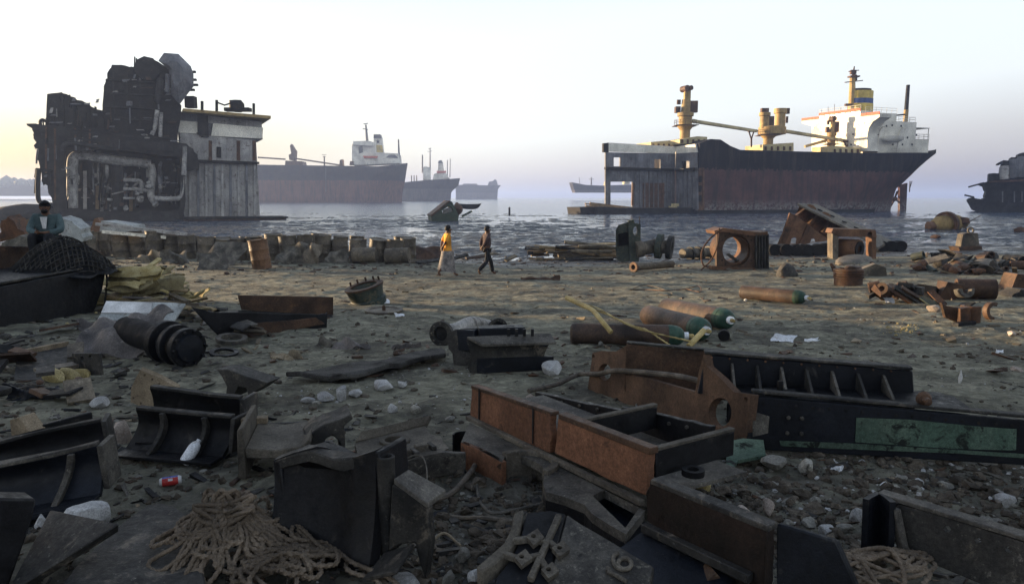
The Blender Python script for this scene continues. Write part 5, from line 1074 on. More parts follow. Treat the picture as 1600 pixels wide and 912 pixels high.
# coil of rings, stump, box
g = G(1325, 446); k = ppm(g); o = thing('ring_stack', 'short rusty cylinder with deep grooves standing on the sand', 'machinery', g); r = 22 * k; h = 26 * k
pr = [(r * .7, 0), (r * .95, 0), (r * .95, h * .45)]
for i in range(4): pr += [(r * 1.02, h * (.45 + i * .14)), (r * 1.02, h * (.53 + i * .14)), (r * .9, h * (.54 + i * .14)), (r * .9, h * (.585 + i * .14))]
m = MB(); m.lathe(pr + [(r * .7, h)], g, n=26, closed=True); m.build('cylinder_wall', 'rust_brown', o)
m = MB(); m.rock(g + V((.15, .1, h)), (r * .7, r * .6, .12), 5); m.build('scrap_filling', 'rust_dark', o)
g = G(1516, 392); P = VP(V((g.x - 1, g.y, g.z)), V((g.x + 1, g.y + .1, g.z))); o = thing('stump_casting', 'grey flared casting standing on the shore at the right', 'machinery', g)
m = MB(); m.ext(P.L([(1500, 391), (1505, 366), (1510, 364), (1528, 364), (1530, 380), (1533, 388), (1522, 392)]), V((.1, .7, 0))); m.build('casting_body', 'drum_rust', o); m = MB(); m.ext(P.off(V((0, -.2, 0))).L([(1498, 386), (1534, 384), (1535, 390), (1500, 393)]), V((0, 1, 0))); m.build('base_flange', 'rust_dark', o); m = MB(); m.lathe([(.12, 0), (.2, 0), (.2, .08), (.12, .08)], P(1516, 360), (0, -1, .2), 12, closed=True); m.build('lifting_eye', 'drum_rust', o)
g = G(1494, 408); P = VP(V((g.x - 1, g.y, g.z)), V((g.x + 1, g.y + .1, g.z))); m = MB(); m.ext(P.L([(1481, 396), (1504, 395), (1505, 407), (1482, 408)]), V((.15, .5, 0))); m.solo('orange_box', 'rust_orange', 'orange rusty box on top of the scrap heap at the right', 'box', bevel=.02)
g = G(1466, 405); P = VP(V((g.x - 1, g.y, g.z)), V((g.x + 1, g.y + .1, g.z))); m = MB(); m.ext(P.L([(1458, 396), (1478, 394), (1480, 406), (1460, 406)]), V((.15, .5, 0))); m.solo('dark_box', 'soot_black', 'dark box left of the orange rusty box', 'box', bevel=.02)
g = G(1362, 432); P = VP(V((g.x - 1, g.y, g.z)), V((g.x + 1, g.y + .3, g.z))); m = MB(); m.ext(P.L([(1345, 421), (1368, 412), (1384, 418), (1386, 430), (1352, 434)]), V((.1, .4, 0))); m.solo('pale_slab', 'drum_rust', 'pale broken slab right of the grooved rusty cylinder', 'slab')
g = G(1298, 425); P = VP(V((g.x - 1, g.y, g.z)), V((g.x + 1, g.y + .3, g.z))); m = MB(); m.ext(P.L([(1296, 412), (1300, 411), (1312, 424), (1302, 427)]), V((.1, .2, 0))); m.solo('tilted_plate', 'rust_brown', 'small tilted plate left of the grooved rusty cylinder', 'scrap')
g = G(1230, 430); m = MB(); m.rock(g, (.55, .4, .4), 4, 3); m.solo('dark_lump', 'dusty_black', 'dark lump of scrap on the sand right of the engine block', 'scrap')
# scrap heap at the right edge
rnd = random.Random(12); mts = ('drum_rust', 'rust_dark', 'dusty_black', 'rust_brown', 'cast_grey', 'sea_green', 'old_wood', 'dusty_black')
for i in range(60):
    x = rnd.uniform(1432, 1610); t = (x - 1432) / 170; y = rnd.uniform(408, 424 + 10 * t); g = G(x, y); k = ppm(g); w = rnd.uniform(14, 44) * k; h = rnd.uniform(6, 20) * k
    m = MB(); M = Matrix.Rotation(rnd.uniform(0, 3.1), 3, 'Z') @ Matrix.Rotation(rnd.uniform(-.9, .9), 3, 'X') @ Matrix.Rotation(rnd.uniform(-.5, .5), 3, 'Y'); c = g + V((0, 0, rnd.uniform(.0, .35) * (1 if y < 420 else .5)))
    kind = i % 4
    if kind == 0: b = rnd.uniform(.1, .5); m.grid(lambda u, v: c + M @ V(((u - .5) * w, (v - .5) * h * 2, b * w * .5 * math.cos((u - .5) * 2.6))), 8, 3, .03)
    elif kind == 1: m.lathe([(h * .25, -w / 2), (h * .4, -w / 2), (h * .4, w / 2), (h * .25, w / 2)], c, M @ V((1, 0, 0)), 12, closed=True)
    elif kind == 2: m.bar(c - M @ V((w / 2, 0, 0)), c + M @ V((w / 2, 0, 0)), h * .5, .05)
    else: m.rock(c, (w * .4, h * .7, h * .6), i, 2)
    m.solo('scrap_piece', mts[i % 8], 'piece of rusty scrap in the heap at the right edge of the beach', 'scrap', 'scrap pieces in the right-hand heap')
for i, (x, y, r, mt) in enumerate(((1585, 415, 8, 'soot_black'), (1600, 418, 9, 'soot_black'), (1572, 420, 7, 'dusty_black'))):
    g = G(x, y); k = ppm(g); m = MB(); m.lathe([(r * .6 * k, 0), (r * k, 0), (r * k, .9), (r * .6 * k, .9)], g + V((0, 0, r * k)), V((.3, .9, 0)), 16, closed=True); m.solo('pipe_piece', mt, 'dark pipe piece lying end-on in the right-hand scrap heap', 'pipe', 'dark pipe pieces in the right-hand heap')
for i, (pts, mt, lab) in enumerate((([(1578, 455), (1590, 428), (1620, 430), (1620, 450)], 'rust_dark', 'dark angular scrap at the right edge, upper one'), ([(1580, 464), (1596, 452), (1620, 455), (1620, 470)], 'dusty_black', 'dark angular scrap at the right edge, lower one'))):
    g = G(1590, pts[0][1]); P = Plane(g, (0, -1, 0)); m = MB(); m.ext(ragged(P.L(pts), 3, .02, i), V((0, .5, 0))); m.solo('angular_scrap', mt, lab, 'scrap')
# ================================================================== foreground scrap
worn('rust_panel', (.125, .06, .036), (.19, .09, .052), (.045, .026, .019), 2.2, (.35, .65), (.6, .74), rough=(.5, .8), streak=5, dust=(.035, .025, .02), dth=(.64, .76), bump=.2)
worn('rust_plate', (.068, .042, .03), (.125, .075, .048), (.035, .025, .02), 4, (.35, .62), (.58, .7), rough=(.6, .85), dust=(.26, .22, .16), dth=(.66, .8), streak=4)
worn('brown_black', (.009, .007, .006), (.026, .016, .012), (.07, .034, .017), 2.2, (.4, .66), (.64, .76), dust=(.12, .1, .08), dth=(.68, .82))
worn('old_insulation', (.2, .165, .09), (.3, .26, .15), (.09, .07, .045), 4, (.4, .6), (.56, .7), rough=(.85, 1), bump=.8, bd=.03)
worn('tan_plate', (.16, .125, .085), (.25, .2, .14), (.08, .06, .045), 5, (.35, .62), (.58, .7), rough=(.7, .9), dust=(.05, .04, .03))
worn('green_paint', (.06, .1, .075), (.11, .155, .118), (.012, .016, .014), 3, (.38, .62), (.54, .61), rough=(.4, .7), streak=2)
worn('blue_black', (.004, .005, .008), (.01, .012, .018), (.05, .046, .042), 2.4, (.4, .64), (.6, .74), rough=(.28, .75), dust=(.17, .165, .16), dth=(.66, .8), spec=.24)
worn('rope_fibre', (.095, .074, .055), (.18, .142, .106), (.04, .03, .022), 9, (.36, .64), (.6, .74), rough=(.85, 1), bump=.7, bd=.004)
worn('net_fibre', (.02, .019, .018), (.05, .046, .04), (.09, .08, .065), 9, rough=(.85, 1))
worn('steel_cable', (.06, .05, .042), (.13, .11, .088), (.16, .12, .085), 9, rough=(.6, .85))
worn('can_red', (.32, .03, .03), (.4, .045, .04), None, 8, rough=(.3, .4), bump=.05); worn('can_blue', (.03, .06, .3), (.05, .09, .36), None, 8, rough=(.3, .4), bump=.05); worn('can_white', (.45, .45, .46), (.55, .55, .56), None, 8, rough=(.3, .4), bump=.05)
worn('earth_clod', (.045, .037, .029), (.11, .092, .072), (.16, .14, .11), 8, rough=(.9, 1), bump=.6, bd=.01)
BW = .006
def U(z): return V((0, 0, z))
worn('dusty_iron', (.06, .052, .043), (.12, .106, .086), (.03, .028, .025), 4, (.36, .62), (.56, .7), rough=(.7, .95), dust=(.2, .185, .15), dth=(.58, .76))
# ------------------------------------------------------------------ long bedplate on the right
ga, gb, gc = G(1165, 702), G(940, 612), G(1620, 726)
E = VP(ga, gb); N = VP(ga, gc); e1 = V(E.d); e2 = V(N.d)
bed = thing('engine_bedplate', 'long iron bedplate with ribbed trough, round holes in its rusty end and green paint', 'machinery', ga)
m = MB(); m.plate(E.L([(1173, 616), (1163, 702), (1115, 684), (1060, 662), (1000, 636), (955, 625), (918, 610), (922, 580), (926, 551), (940, 548), (962, 549), (978, 540), (976, 586), (1010, 590), (1050, 602), (1086, 612), (1092, 580), (1100, 552), (1104, 572), (1125, 590), (1146, 612), (1152, 613)]),
    [E.ring(1125, 644, 18, 23, 26), E.ring(945, 581, 10, 13, 18), E.ring(1165, 624, 3.5, 4.5, 10), E.ring(1155, 689, 3.5, 4, 10), E.ring(927, 556, 2.5, 3, 8)], e2 * .05); m.build('end_plate', 'rust_plate', bed, BW)
m = MB(); m.lathe([(.066, 0), (.075, 0), (.075, .5), (.066, .5)], E(1125, 644) + e2 * .051, e2, 22, closed=True); m.build('bore_sleeve', 'oily_black', bed)
def alongN(x0, y0):
    return Plane(E(x0, y0), N.n)
side = N.L([(1175, 618), (1660, 662), (1660, 730), (1164, 701)]); m = MB(); m.ext(side, -N.n2 * .045); ng = m.build('near_girder', 'blue_black', bed, BW)
m = MB(); t0, t1 = N(1175, 617), N(1660, 661.5); m.ext([t0 + U(.012) + N.n2 * .004, t1 + U(.012) + N.n2 * .004, t1 + U(.012) - N.n2 * .06, t0 + U(.012) - N.n2 * .06], U(.022)); m.build('top_flange', 'dusty_black', bed, BW)
Nf = N.off(N.n2 * .004)
m = MB(); m.ext(Nf.L([(1338, 652), (1420, 655), (1520, 665), (1588, 670), (1587, 703), (1480, 700), (1336, 690)]), N.n2 * .004); m.build('paint_patch', 'green_paint', ng)
m = MB(); m.ext(Nf.L([(1218, 688), (1330, 692), (1590, 708), (1640, 712), (1640, 718), (1500, 708), (1300, 700), (1220, 696)]), N.n2 * .003); m.build('paint_patch', 'green_paint', ng)
m = MB(); m.ext(Nf.L([(1176, 642), (1202, 650), (1200, 676), (1176, 682)]), N.n2 * .003); m.build('paint_patch', 'cast_grey', ng)
Nb = N.off(N.n2 * .02)
for i in range(17):
    x = 1192 + i * 26; y = 627 + i * 2.35
    if x < 1590: m = MB(); m.lathe([(0, -.014), (.011, -.014), (.011, 0), (0, .001)], Nf(x, y + 3), N.n2, 8); m.build('bolt_hole', 'soot_black', ng)
for x, y in ((1232, 652), (1253, 653), (1230, 676), (1252, 677)):
    m = MB(); m.lathe([(0, 0), (.014, 0), (.012, .012), (0, .016)], Nf(x, y), N.n2, 8); m.build('rivet', 'cast_grey', ng)
P2 = alongN(1100, 553); m = MB(); m.ext(ragged(P2.L([(1101, 554), (1426, 579), (1430, 645), (1090, 615)]), 9, .005, 3), -N.n2 * .03); iw = m.build('inner_wall', 'blue_black', bed, BW)
m = MB(); a, b = P2(1101, 553), P2(1426, 578); m.ext([a + N.n2 * .01, b + N.n2 * .01, b - N.n2 * .09, a - N.n2 * .09], U(.02)); m.build('wall_flange', 'dusty_black', bed, BW)
P2f = P2.off(N.n2 * .003)
for i in range(11):
    x = 1112 + i * 28; y = 558 + i * 2.15; m = MB(); m.lathe([(0, 0), (.008, 0), (.006, .012), (0, .014)], P2f(x, y), N.n2, 8); m.build('bolt', 'rust_orange' if i < 5 else 'rust_dark', iw)
fz = N(1175, 617).z - .045; wi = abs((ga - E(1100, 553)).dot(N.n2)) - .07
for i, x in enumerate((1142, 1181, 1219, 1258, 1298, 1338, 1378)):
    y = 558 + (x - 1112) * .077; t = P2(x, y); bt = V((t.x, t.y, fz)); m = MB(); w = N.n2 * wi * .8; m.ext([t + N.n2 * .002 - U(.03), t + N.n2 * .03 - U(.03), bt + w + U(.02), bt + w, bt + N.n2 * .002], e2 * .016); m.build('gusset', 'dusty_black' if i % 2 else 'cast_grey', bed)
q0, q1 = P2(1090, 615), P2(1470, 640); q0.z = q1.z = fz; m = MB(); eu = e1 / e1.dot(N.n2); m.ext([q0 - eu * .03 + e2 * .06, q1 - N.n2 * .03, q1 + N.n2 * wi, q0 + eu * wi + e2 * .06], U(.015)); m.build('trough_floor', 'oily_black', bed)
P3 = alongN(979, 539); m = MB(); m.ext(ragged(P3.L([(979, 537), (1296, 566), (1298, 640), (976, 612)]), 9, .006, 4), -N.n2 * .03); m.build('far_girder', 'rust_dark', bed, BW)
m = MB(); a, b = P3(979, 536.5), P3(1296, 565.5); m.ext([a + N.n2 * .01, b + N.n2 * .01, b - N.n2 * .06, a - N.n2 * .06], U(.015)); m.build('girder_flange', 'dusty_black', bed, BW)
m = MB(); c = P2(1185, 600); m.box(c + N.n2 * .25 + e2 * .1, (.2, .12, .05), rz=-.2); m.box(c + N.n2 * .25 + e2 * .1 + U(.05), (.03, .03, .08)); m.build('bearing_foot', 'oily_black', bed)
c = N(1446, 640) - N.n2 * .06 + U(.06); m = MB(); m.lathe([(0, 0), (.035, 0), (.048, .02), (.035, .045), (.022, .05), (.022, .1), (0, .105)], c, N.n2, 14); m.build('rusty_bolt', 'rust_dark', bed)
m = MB(); m.ext([V((p.x, p.y, p.z)) for p in (N(1460, 640) - N.n2 * .3, N(1520, 643) - N.n2 * .3, N(1525, 648) - N.n2 * .1, N(1460, 646) - N.n2 * .1)], U(.02)); m.build('lug_plate', 'oily_black', bed)
m = MB(); Eo = E.off(-e2 * .07); path = [G(826, 616, .03), G(868, 607, .05), G(905, 598, .09), Eo(935, 584), Eo(962, 579), Eo(990, 581) + e2 * .1, Eo(1020, 586) + e2 * .2, Eo(1045, 594) + e2 * .25]; m.tube(spline(path, 10), .022, 8, lobes=0); m.solo('wire_rope', 'steel_cable', 'thick stiff wire rope bent over the left end of the long bedplate', 'cable')
m = MB(); g = G(1165, 722); m.ext([G(1135, 706, .05), G(1160, 703, .06), G(1192, 706, .07), G(1196, 722, .05), G(1152, 726, .04), G(1146, 738, .03), G(1134, 738, .03)], U(.02)); m.solo('green_sheet', 'green_paint', 'torn green sheet on the rubble under the end of the long bedplate', 'sheet metal')
# ------------------------------------------------------------------ orange sided girder casting in the middle
g0, g1 = G(735, 690), G(1015, 826); B = VP(g0, g1); b1 = V(B.d); bn = B.n2; za, zb_ = B(735, 658).z, B(1010, 785).z; zb = (za + zb_) / 2
gd = thing('girder_casting', 'broken machine bed casting with tall orange-brown side plates and a bearing saddle', 'machinery', g0)
m = MB(); m.ext(ragged(B.L([(736.5, 601), (770, 613), (820, 630), (861, 644.5), (860, 660), (863, 680), (859, 708), (800, 684), (734.5, 657)]), 4, .0035, 5), -bn * .045); m.build('side_plate', 'rust_panel', gd, BW)
m = MB(); m.ext(ragged(B.L([(872.5, 646), (940, 672), (1015, 701), (1013, 740), (1011, 775), (940, 744), (866, 708), (869, 680)]), 4, .0035, 5), -bn * .045); m.build('side_plate', 'rust_panel', gd, BW)
for pts in ([(735.5, 601), (861, 644), (861, 650), (736, 607)], [(872, 645.5), (1015.5, 700), (1015, 711), (872, 654)]):
    m = MB(); m.ext(B.off(bn * .004).L(pts), -bn * .06); m.build('top_edge', 'rust_dark', gd, .004)
for x, y0, y1 in ((748, 606, 659), (832, 636, 693)):
    m = MB(); m.ext(B.off(bn * .003).L([(x, y0), (x + 2.5, y0 + 1), (x + 1.5, y1), (x, y1)]), bn * .004); m.build('weld_seam', 'soot_black', gd)
m = MB(); a, b = B(734, 657), B(1009, 786); a.z = b.z = zb; m.ext([a + U(.0), b + U(.0), b + bn * .035, a + bn * .035], U(.03)); m.build('ledge_strip', 'dusty_iron', gd, .004)
H = HP(zb - .005); m = MB()
m.plate(H.L([(734, 660), (720, 691), (750, 703), (784, 722), (790, 711), (808, 709), (828, 717), (845, 726), (851, 734), (849, 756), (853, 768), (880, 775), (913, 788), (925, 802), (950, 818), (978, 834), (1008, 797), (935, 760), (850, 716)]), [H.L([(926, 774), (954, 760), (1001, 790), (977, 824)])], U(-.045)); m.build('bed_plate', 'cast_grey', gd, BW)
H2 = HP(zb - .1); m = MB(); a = HP(zb - .005)
pk = a.L([(924, 774), (954, 758), (1003, 790), (978, 827)]); m.ext([p - U(.11) for p in pk], U(-.012)); m.build('pocket_floor', 'blue_black', gd)
for i in range(4):
    p, q = pk[i], pk[(i + 1) % 4]; n = (q - p).cross(U(1)).normalized() * .012; m = MB(); m.ext([p - U(.046), q - U(.046), q - U(.11), p - U(.11)], -n); m.build('pocket_wall', 'blue_black', gd)
sk = a.L([(720, 691), (750, 703), (784, 722)]); m = MB(); m.ext(sk + [p - U(.17) for p in reversed(sk)], (b1 * .0 - bn * .03)); m.build('skirt', 'rust_panel', gd)
sk = a.L([(849, 756), (853, 768), (880, 775), (913, 788), (925, 802), (950, 818), (978, 834)])
for p, q in zip(sk[:-1], sk[1:]):
    m = MB(); m.ext([p - U(.046), q - U(.046), q - U(.2), p - U(.2)], -bn * .03); m.build('skirt', 'oily_black', gd)
p, q = sk[-1], a(1008, 797); m = MB(); m.ext([p - U(.046), q - U(.046), q - U(.15), p - U(.15)], b1 * -.03); m.build('skirt', 'blue_black', gd)
c = (a(789, 713) + a(850, 740)) / 2; c.z = 0; r = (a(789, 713) - a(850, 740)).length / 2
m = MB(); m.lathe([(r * .9, zb - .2), (r * 1.16, zb - .2), (r * 1.16, zb + .02), (r * .9, zb + .02)], c, (0, 0, 1), 20, 0, 180, x=(a(850, 740) - a(789, 713)), closed=True); m.build('bearing_saddle', 'dusty_iron', gd, .004)
Bb = B.off(-bn * .62); m = MB(); m.ext(ragged(Bb.L([(836, 612), (900, 627), (969, 640), (971, 636), (1050, 652), (1112, 666), (1106, 705), (960, 672), (838, 640)]), 4, .005, 9), -bn * .04); m.build('back_girder', 'oily_black', gd, BW)
for i in range(9):
    x = 850 + i * 28; m = MB(); m.lathe([(0, 0), (.012, 0), (.01, .012), (0, .014)], Bb.off(bn * .003)(x, 622 + i * 5.6), bn, 8); m.build('rivet', 'cast_grey', gd)
for x, y in ((893, 653), (1007, 697)):
    t = B(x, y) - bn * .05; e = t - bn * .57; m = MB(); m.ext([t - U(.03), e - U(.03), e - U(.16), t - U(.16)], b1 * .03); cr = m.build('cross_rib', 'oily_black', gd, .004); m = MB(); m.ext([t - U(.01) - b1 * .004, e - U(.01) - b1 * .004, e - U(.027) - b1 * .004, t - U(.027) - b1 * .004], b1 * .038); m.build('rib_top', 'dusty_iron', cr, .003)
p, q = B(736, 640), B(1013, 770); p.z = q.z = zb + .06; m = MB(); m.ext([p - bn * .05, q - bn * .05 + b1 * .06, q - bn * .6 + b1 * .1, p - bn * .6], U(.02)); m.build('trough_floor', 'cast_grey', gd)
p = B(1013, 745); m = MB(); m.lathe([(.03, 0), (.055, 0), (.055, .03), (.03, .03)], p - bn * .2 + b1 * .1 - U(.0), (0, 0, 1), 14, closed=True); m.build('boss', 'oily_black', gd)
# dark brown beam next to it
g2, g3 = G(1005, 856), G(1192, 940); D = VP(g2, g3); dn = D.n2; dd = V(D.d); db = thing('side_beam', 'dark brown steel beam running off the bottom edge beside the orange girder', 'beam', g2)
m = MB(); m.ext(ragged(D.L([(1016, 750), (1080, 776), (1200, 824), (1197, 912), (1190, 960), (1010, 813), (1010, 770)]), 5, .004, 8), -dn * .055); m.build('web_plate', 'brown_black', db, BW)
m = MB(); m.ext(D.off(dn * .004).L([(1016, 748), (1200, 822), (1200, 832), (1016, 756)]), -dn * .07); m.build('top_edge', 'dusty_black', db, .004)
m = MB(); p, q = D(1010, 814), D(1178, 893); m.ext([p, q, q - U(.04), p - U(.04)], dn * .04); m.build('ledge_strip', 'dusty_black', db, .004)
p, q = D(1006, 826), D(1150, 905); m = MB(); m.ext([p, q, q + dn * .3 - U(.05), p + dn * .22 - U(.05)], U(-.03)); m.build('foot_plate', 'blue_black', db, BW)
p = D(1199, 824) ; m = MB(); m.ext([p - dn * .06, p - dn * .06 + dd * .16 - dn * .16 - U(.06), p - dn * .06 + dd * .3 - dn * .2 - U(.34), p - dn * .06 + dd * .02 - U(.4)], -dn * .03 ); m.build('end_gusset', 'blue_black', db, BW)
m = MB(); p, q = D(1120, 880) + dn * .02, D(1085, 930) + dn * .2; m.bar(p - U(.02), q - U(.02), .09, .03); m.build('cross_piece', 'rust_dark', db)
# ------------------------------------------------------------------ cast plate with the raised number 16
zp_ = 1.80; tn = V((.05, -.3, .95)).normalized(); hp0 = HP(zp_)(900, 830); TP = lambda h: Plane(hp0 + tn * h, tn); Hn = TP(0); np_ = thing('numbered_plate', 'dark cast plate with raised number 16 and four square bolt bosses', 'casting', Hn(900, 870) - U(zp_ - 1.62))
m = MB(); m.ext(Hn.L([(822, 800), (860, 796), (885, 802), (850, 930), (760, 960), (775, 900), (800, 870), (812, 840)]), U(-.05)); m.build('shade_recess', 'oily_black', np_, BW)  # shade of the pockets between the bars put into a blacker colour
m = MB(); m.ext(Hn.L([(886, 802), (908, 817), (945, 838), (984, 862), (1022, 884), (1012, 930), (851, 930)]), U(-.05)); m.build('plate_body', 'cast_grey', np_, BW)
Ht = TP(.026)
m = MB(); m.ext([p for p in Ht.L([(803, 800), (818, 794), (812, 826), (800, 852), (778, 876), (752, 893), (744, 884), (768, 864), (788, 846), (800, 822)])], U(-.07)); m.build('curved_rim', 'dusty_iron', np_, BW)
for a_, b_ in (((874, 802), (829, 902)), ((800, 842), (828, 838)), ((838, 839), (859, 846)), ((858, 843), (872, 855)), ((786, 862), (812, 870)), ((818, 870), (846, 864)), ((843, 868), (856, 888))):
    m = MB(); m.bar(Ht(*a_) - tn * .012, Ht(*b_) - tn * .012, .026, .026); m.build('cross_bar', 'dusty_iron', np_, .004)
for x, y in ((833.5, 839), (874, 857), (815, 871), (857, 891)):
    c = Ht(x, y) + tn * .008; q = [Ht(x - 12, y), Ht(x + 6, y - 12), Ht(x + 17, y + 2), Ht(x, y + 14)]
    m = MB(); m.plate([p + tn * .008 for p in q], [[c + ortho(tn)[0] * (.011 * math.cos(k * .5236)) + ortho(tn)[1] * (.011 * math.sin(k * .5236)) for k in range(12)]], tn * -.022); m.build('bolt_boss', 'dusty_iron', np_, .003)
    m = MB(); m.lathe([(0, 0), (.012, 0), (.012, .004), (0, .004)], c - tn * .02, tn, 10); m.build('bolt_hole', 'soot_black', np_)
Hd = TP(.01)
m = MB(); ring = Hd.ring(976, 880, 10.5, 8.5, 24); m.tube(ring + [ring[0]], .009, 8, caps=False); m.tube(spline(Hd.L([(984, 887), (972, 889), (962, 884), (958, 874), (960, 867), (966, 863)]), 6), .009, 8); m.build('digit_six', 'dusty_iron', np_)
m = MB(); m.tube(Hd.L([(949, 892), (964, 899), (979, 908)]), .009, 8); m.tube(Hd.L([(949, 892), (950, 886)]), .008, 8); m.build('digit_one', 'dusty_iron', np_)
# ------------------------------------------------------------------ bearing cap plate
zc = G(640, 735).z + .13; Hc = HP(zc); bc = thing('cap_casting', 'dusty cast bearing cap with a raised ring and bolt slots, behind the big black block', 'casting', G(640, 740))
m = MB(); m.plate(Hc.L([(554, 692), (600, 680), (664, 665), (674, 678), (690, 683), (692, 690), (701, 699), (690, 706), (652, 714), (617, 727), (560, 712)]), [Hc.ring(616.5, 689.5, 15, 6, 20)], U(-.03)); m.build('cap_plate', 'dusty_iron', bc, BW)
c = Hc(616.5, 689.5); kk = ppm(c); m = MB(); m.lathe([(16 * kk, -.02), (25 * kk, -.02), (25 * kk, .016), (16 * kk, .016)], c, (0, 0, 1), 26, closed=True, sx=1, sy=1); m.build('raised_ring', 'dusty_iron', bc, .003)
m = MB(); w = Hc.L([(554, 690), (600, 679), (664, 663)]); m.ext(w + [p + V((.03, .06, .05)) for p in reversed(w)], (.01, .02, -.03)); m.build('back_lip', 'dusty_iron', bc, .004)
arc = Hc.L([(600, 735), (617, 727), (652, 713), (690, 707), (727, 708)]); m = MB(); m.ext(arc + [p - U(.13) for p in reversed(arc)], V((.0, .035, 0))); m.build('arched_wall', 'cast_grey', bc, .004)
for x, y in ((631, 712), (658, 703)):
    c = Hc(x, y); m = MB(); m.box(c + U(.012), (.075, .05, .055), .5); m.build('bolt_block', 'dusty_iron', bc, .004); m = MB(); m.box(c + V((.06, .03, .005)), (.03, .09, .045), .5); m.build('slot_block', 'dusty_black', bc, .004)
c = G(724, 706); kk = ppm(c); m = MB(); m.lathe([(15 * kk, 0), (17.5 * kk, 0), (17.5 * kk, 34 * kk), (15 * kk, 34 * kk)], c, (0, 0, 1), 20, 60, 280, closed=True); m.solo('half_sleeve', 'oily_black', 'dark half-round sleeve standing at the left end of the orange girder', 'casting')
# cables and wires there
def wire(pts, r, name, mt, label, cat, lob=0, up=.02, z=None):
    P_ = [G(x, y, up) if z is None else HP(z)(x, y) for x, y in pts]; m = MB(); m.tube(spline(P_, 9), r, 8 if r > .008 else 6, lobes=lob, twist=70); return m.solo(name, mt, label, cat)
wire([(736, 717), (745, 722), (742, 735), (733, 748), (708, 773), (680, 784), (655, 788)], .016, 'wire_rope', 'steel_cable', 'bent black wire rope on the soil between bearing cap and girder', 'cable', 0, .04)
wire([(745, 761), (748, 778), (755, 798), (768, 811), (790, 806), (820, 794), (863, 781)], .008, 'bent_rod', 'cast_grey', 'thin pale bent rod on the soil beside the wire rope', 'rod', 0, .02)
wire([(669, 802), (700, 803), (725, 807), (758, 816), (800, 817)], .013, 'hose', 'drum_rust', 'flat brown hose lying on the dark soil left of the numbered plate', 'hose', 0, .012)
m = MB(); m.tube(spline([G(623, 765, .1), G(632, 758, .16), G(648, 757, .2), G(662, 760, .2), G(668, 775, .15), G(664, 790, .02)], 8), .004, 5); m.solo('wire_loop', 'cast_grey', 'thin wire loop standing behind the big black block', 'wire')
wire([(650, 870), (690, 835), (720, 850)], .007, 'twig', 'old_wood', 'dark twig on the rubble left of the numbered plate', 'twig')
# ------------------------------------------------------------------ big black block
gA, gB = G(436, 852), G(668, 902); Q = VP(gA, gB); qn = Q.n2; qd = V(Q.d); bb = thing('black_casting', 'big black iron casting with a scooped face and a vertical tube, behind the rope heap', 'casting', gA)
tp = [(427, 719), (450, 711), (482, 704), (499, 708), (518, 715), (537, 719), (560, 712), (585, 704)]; bo_ = [(441, 838), (455, 850), (480, 862), (505, 868), (530, 872), (550, 874), (575, 872), (598, 866)]
def face(u, v):
    x = u * 7; i = min(6, int(x)); f = x - i; tx = tp[i][0] * (1 - f) + tp[i + 1][0] * f; ty = tp[i][1] * (1 - f) + tp[i + 1][1] * f; bx = bo_[i][0] * (1 - f) + bo_[i + 1][0] * f; by = bo_[i][1] * (1 - f) + bo_[i + 1][1] * f
    p = Q(tx + (bx - tx) * v, ty + (by - ty) * v); d = -.07 * math.sin(math.pi * min(1, u * 1.25)) + .1 * v * v
    return p + qn * d
m = MB(); m.grid(face, 21, 10, -.06); m.build('scooped_face', 'oily_black', bb, 0, 60)
tpw = Q.L(tp); m = MB(); m.ext([p - U(.004) for p in tpw] + [tpw[-1] - qn * .07 - U(.004), tpw[6] - qn * .05 - U(.004), tpw[4] - qn * .06 - U(.004), tpw[2] - qn * .07 - U(.004), tpw[0] - qn * .08 - U(.004)], U(-.05)); m.build('top_rim', 'dusty_black', bb, BW)
m = MB(); p, q = Q(427, 719), Q(440, 838); m.ext([p, q, q - qn * .25, p - qn * .25], qd * .04); m.build('side_wall', 'oily_black', bb, BW)
m = MB(); p, q = Q(583, 705), Q(598, 866); m.ext([p, q, q - qn * .22, p - qn * .22], qd * .03); m.build('side_wall', 'oily_black', bb, BW)
c = Q(600, 868); top = Q(600, 716).z; kk = ppm(c); m = MB(); m.lathe([(9 * kk, 0), (15 * kk, 0), (15 * kk, top - c.z), (9 * kk, top - c.z)], V((c.x, c.y, c.z)) - qn * .03, (0, 0, 1), 20, closed=True); m.build('vertical_tube', 'dusty_black', bb, .004)
Qw = Q.off(qn * .02); m = MB(); m.ext(Qw.L([(612, 756), (630, 765), (650, 780), (668, 795), (672, 848), (664, 905), (655, 880), (648, 848), (625, 850), (606, 862)]), -qn * .05); m.build('wing_plate', 'dusty_black', bb, BW)
m = MB(); p, q = Qw(615, 756), Qw(668, 795); m.ext([p, q, q - qn * .16, p - qn * .12], U(.025)); m.build('wing_flange', 'cast_grey', bb, .004)
m = MB(); m.ext([Qw(600, 862), Qw(648, 848), Qw(648, 848) + qn * .14 - U(.05), Qw(596, 868) + qn * .14 - U(.03)], U(-.02)); m.build('wing_foot', 'dusty_black', bb, .004)
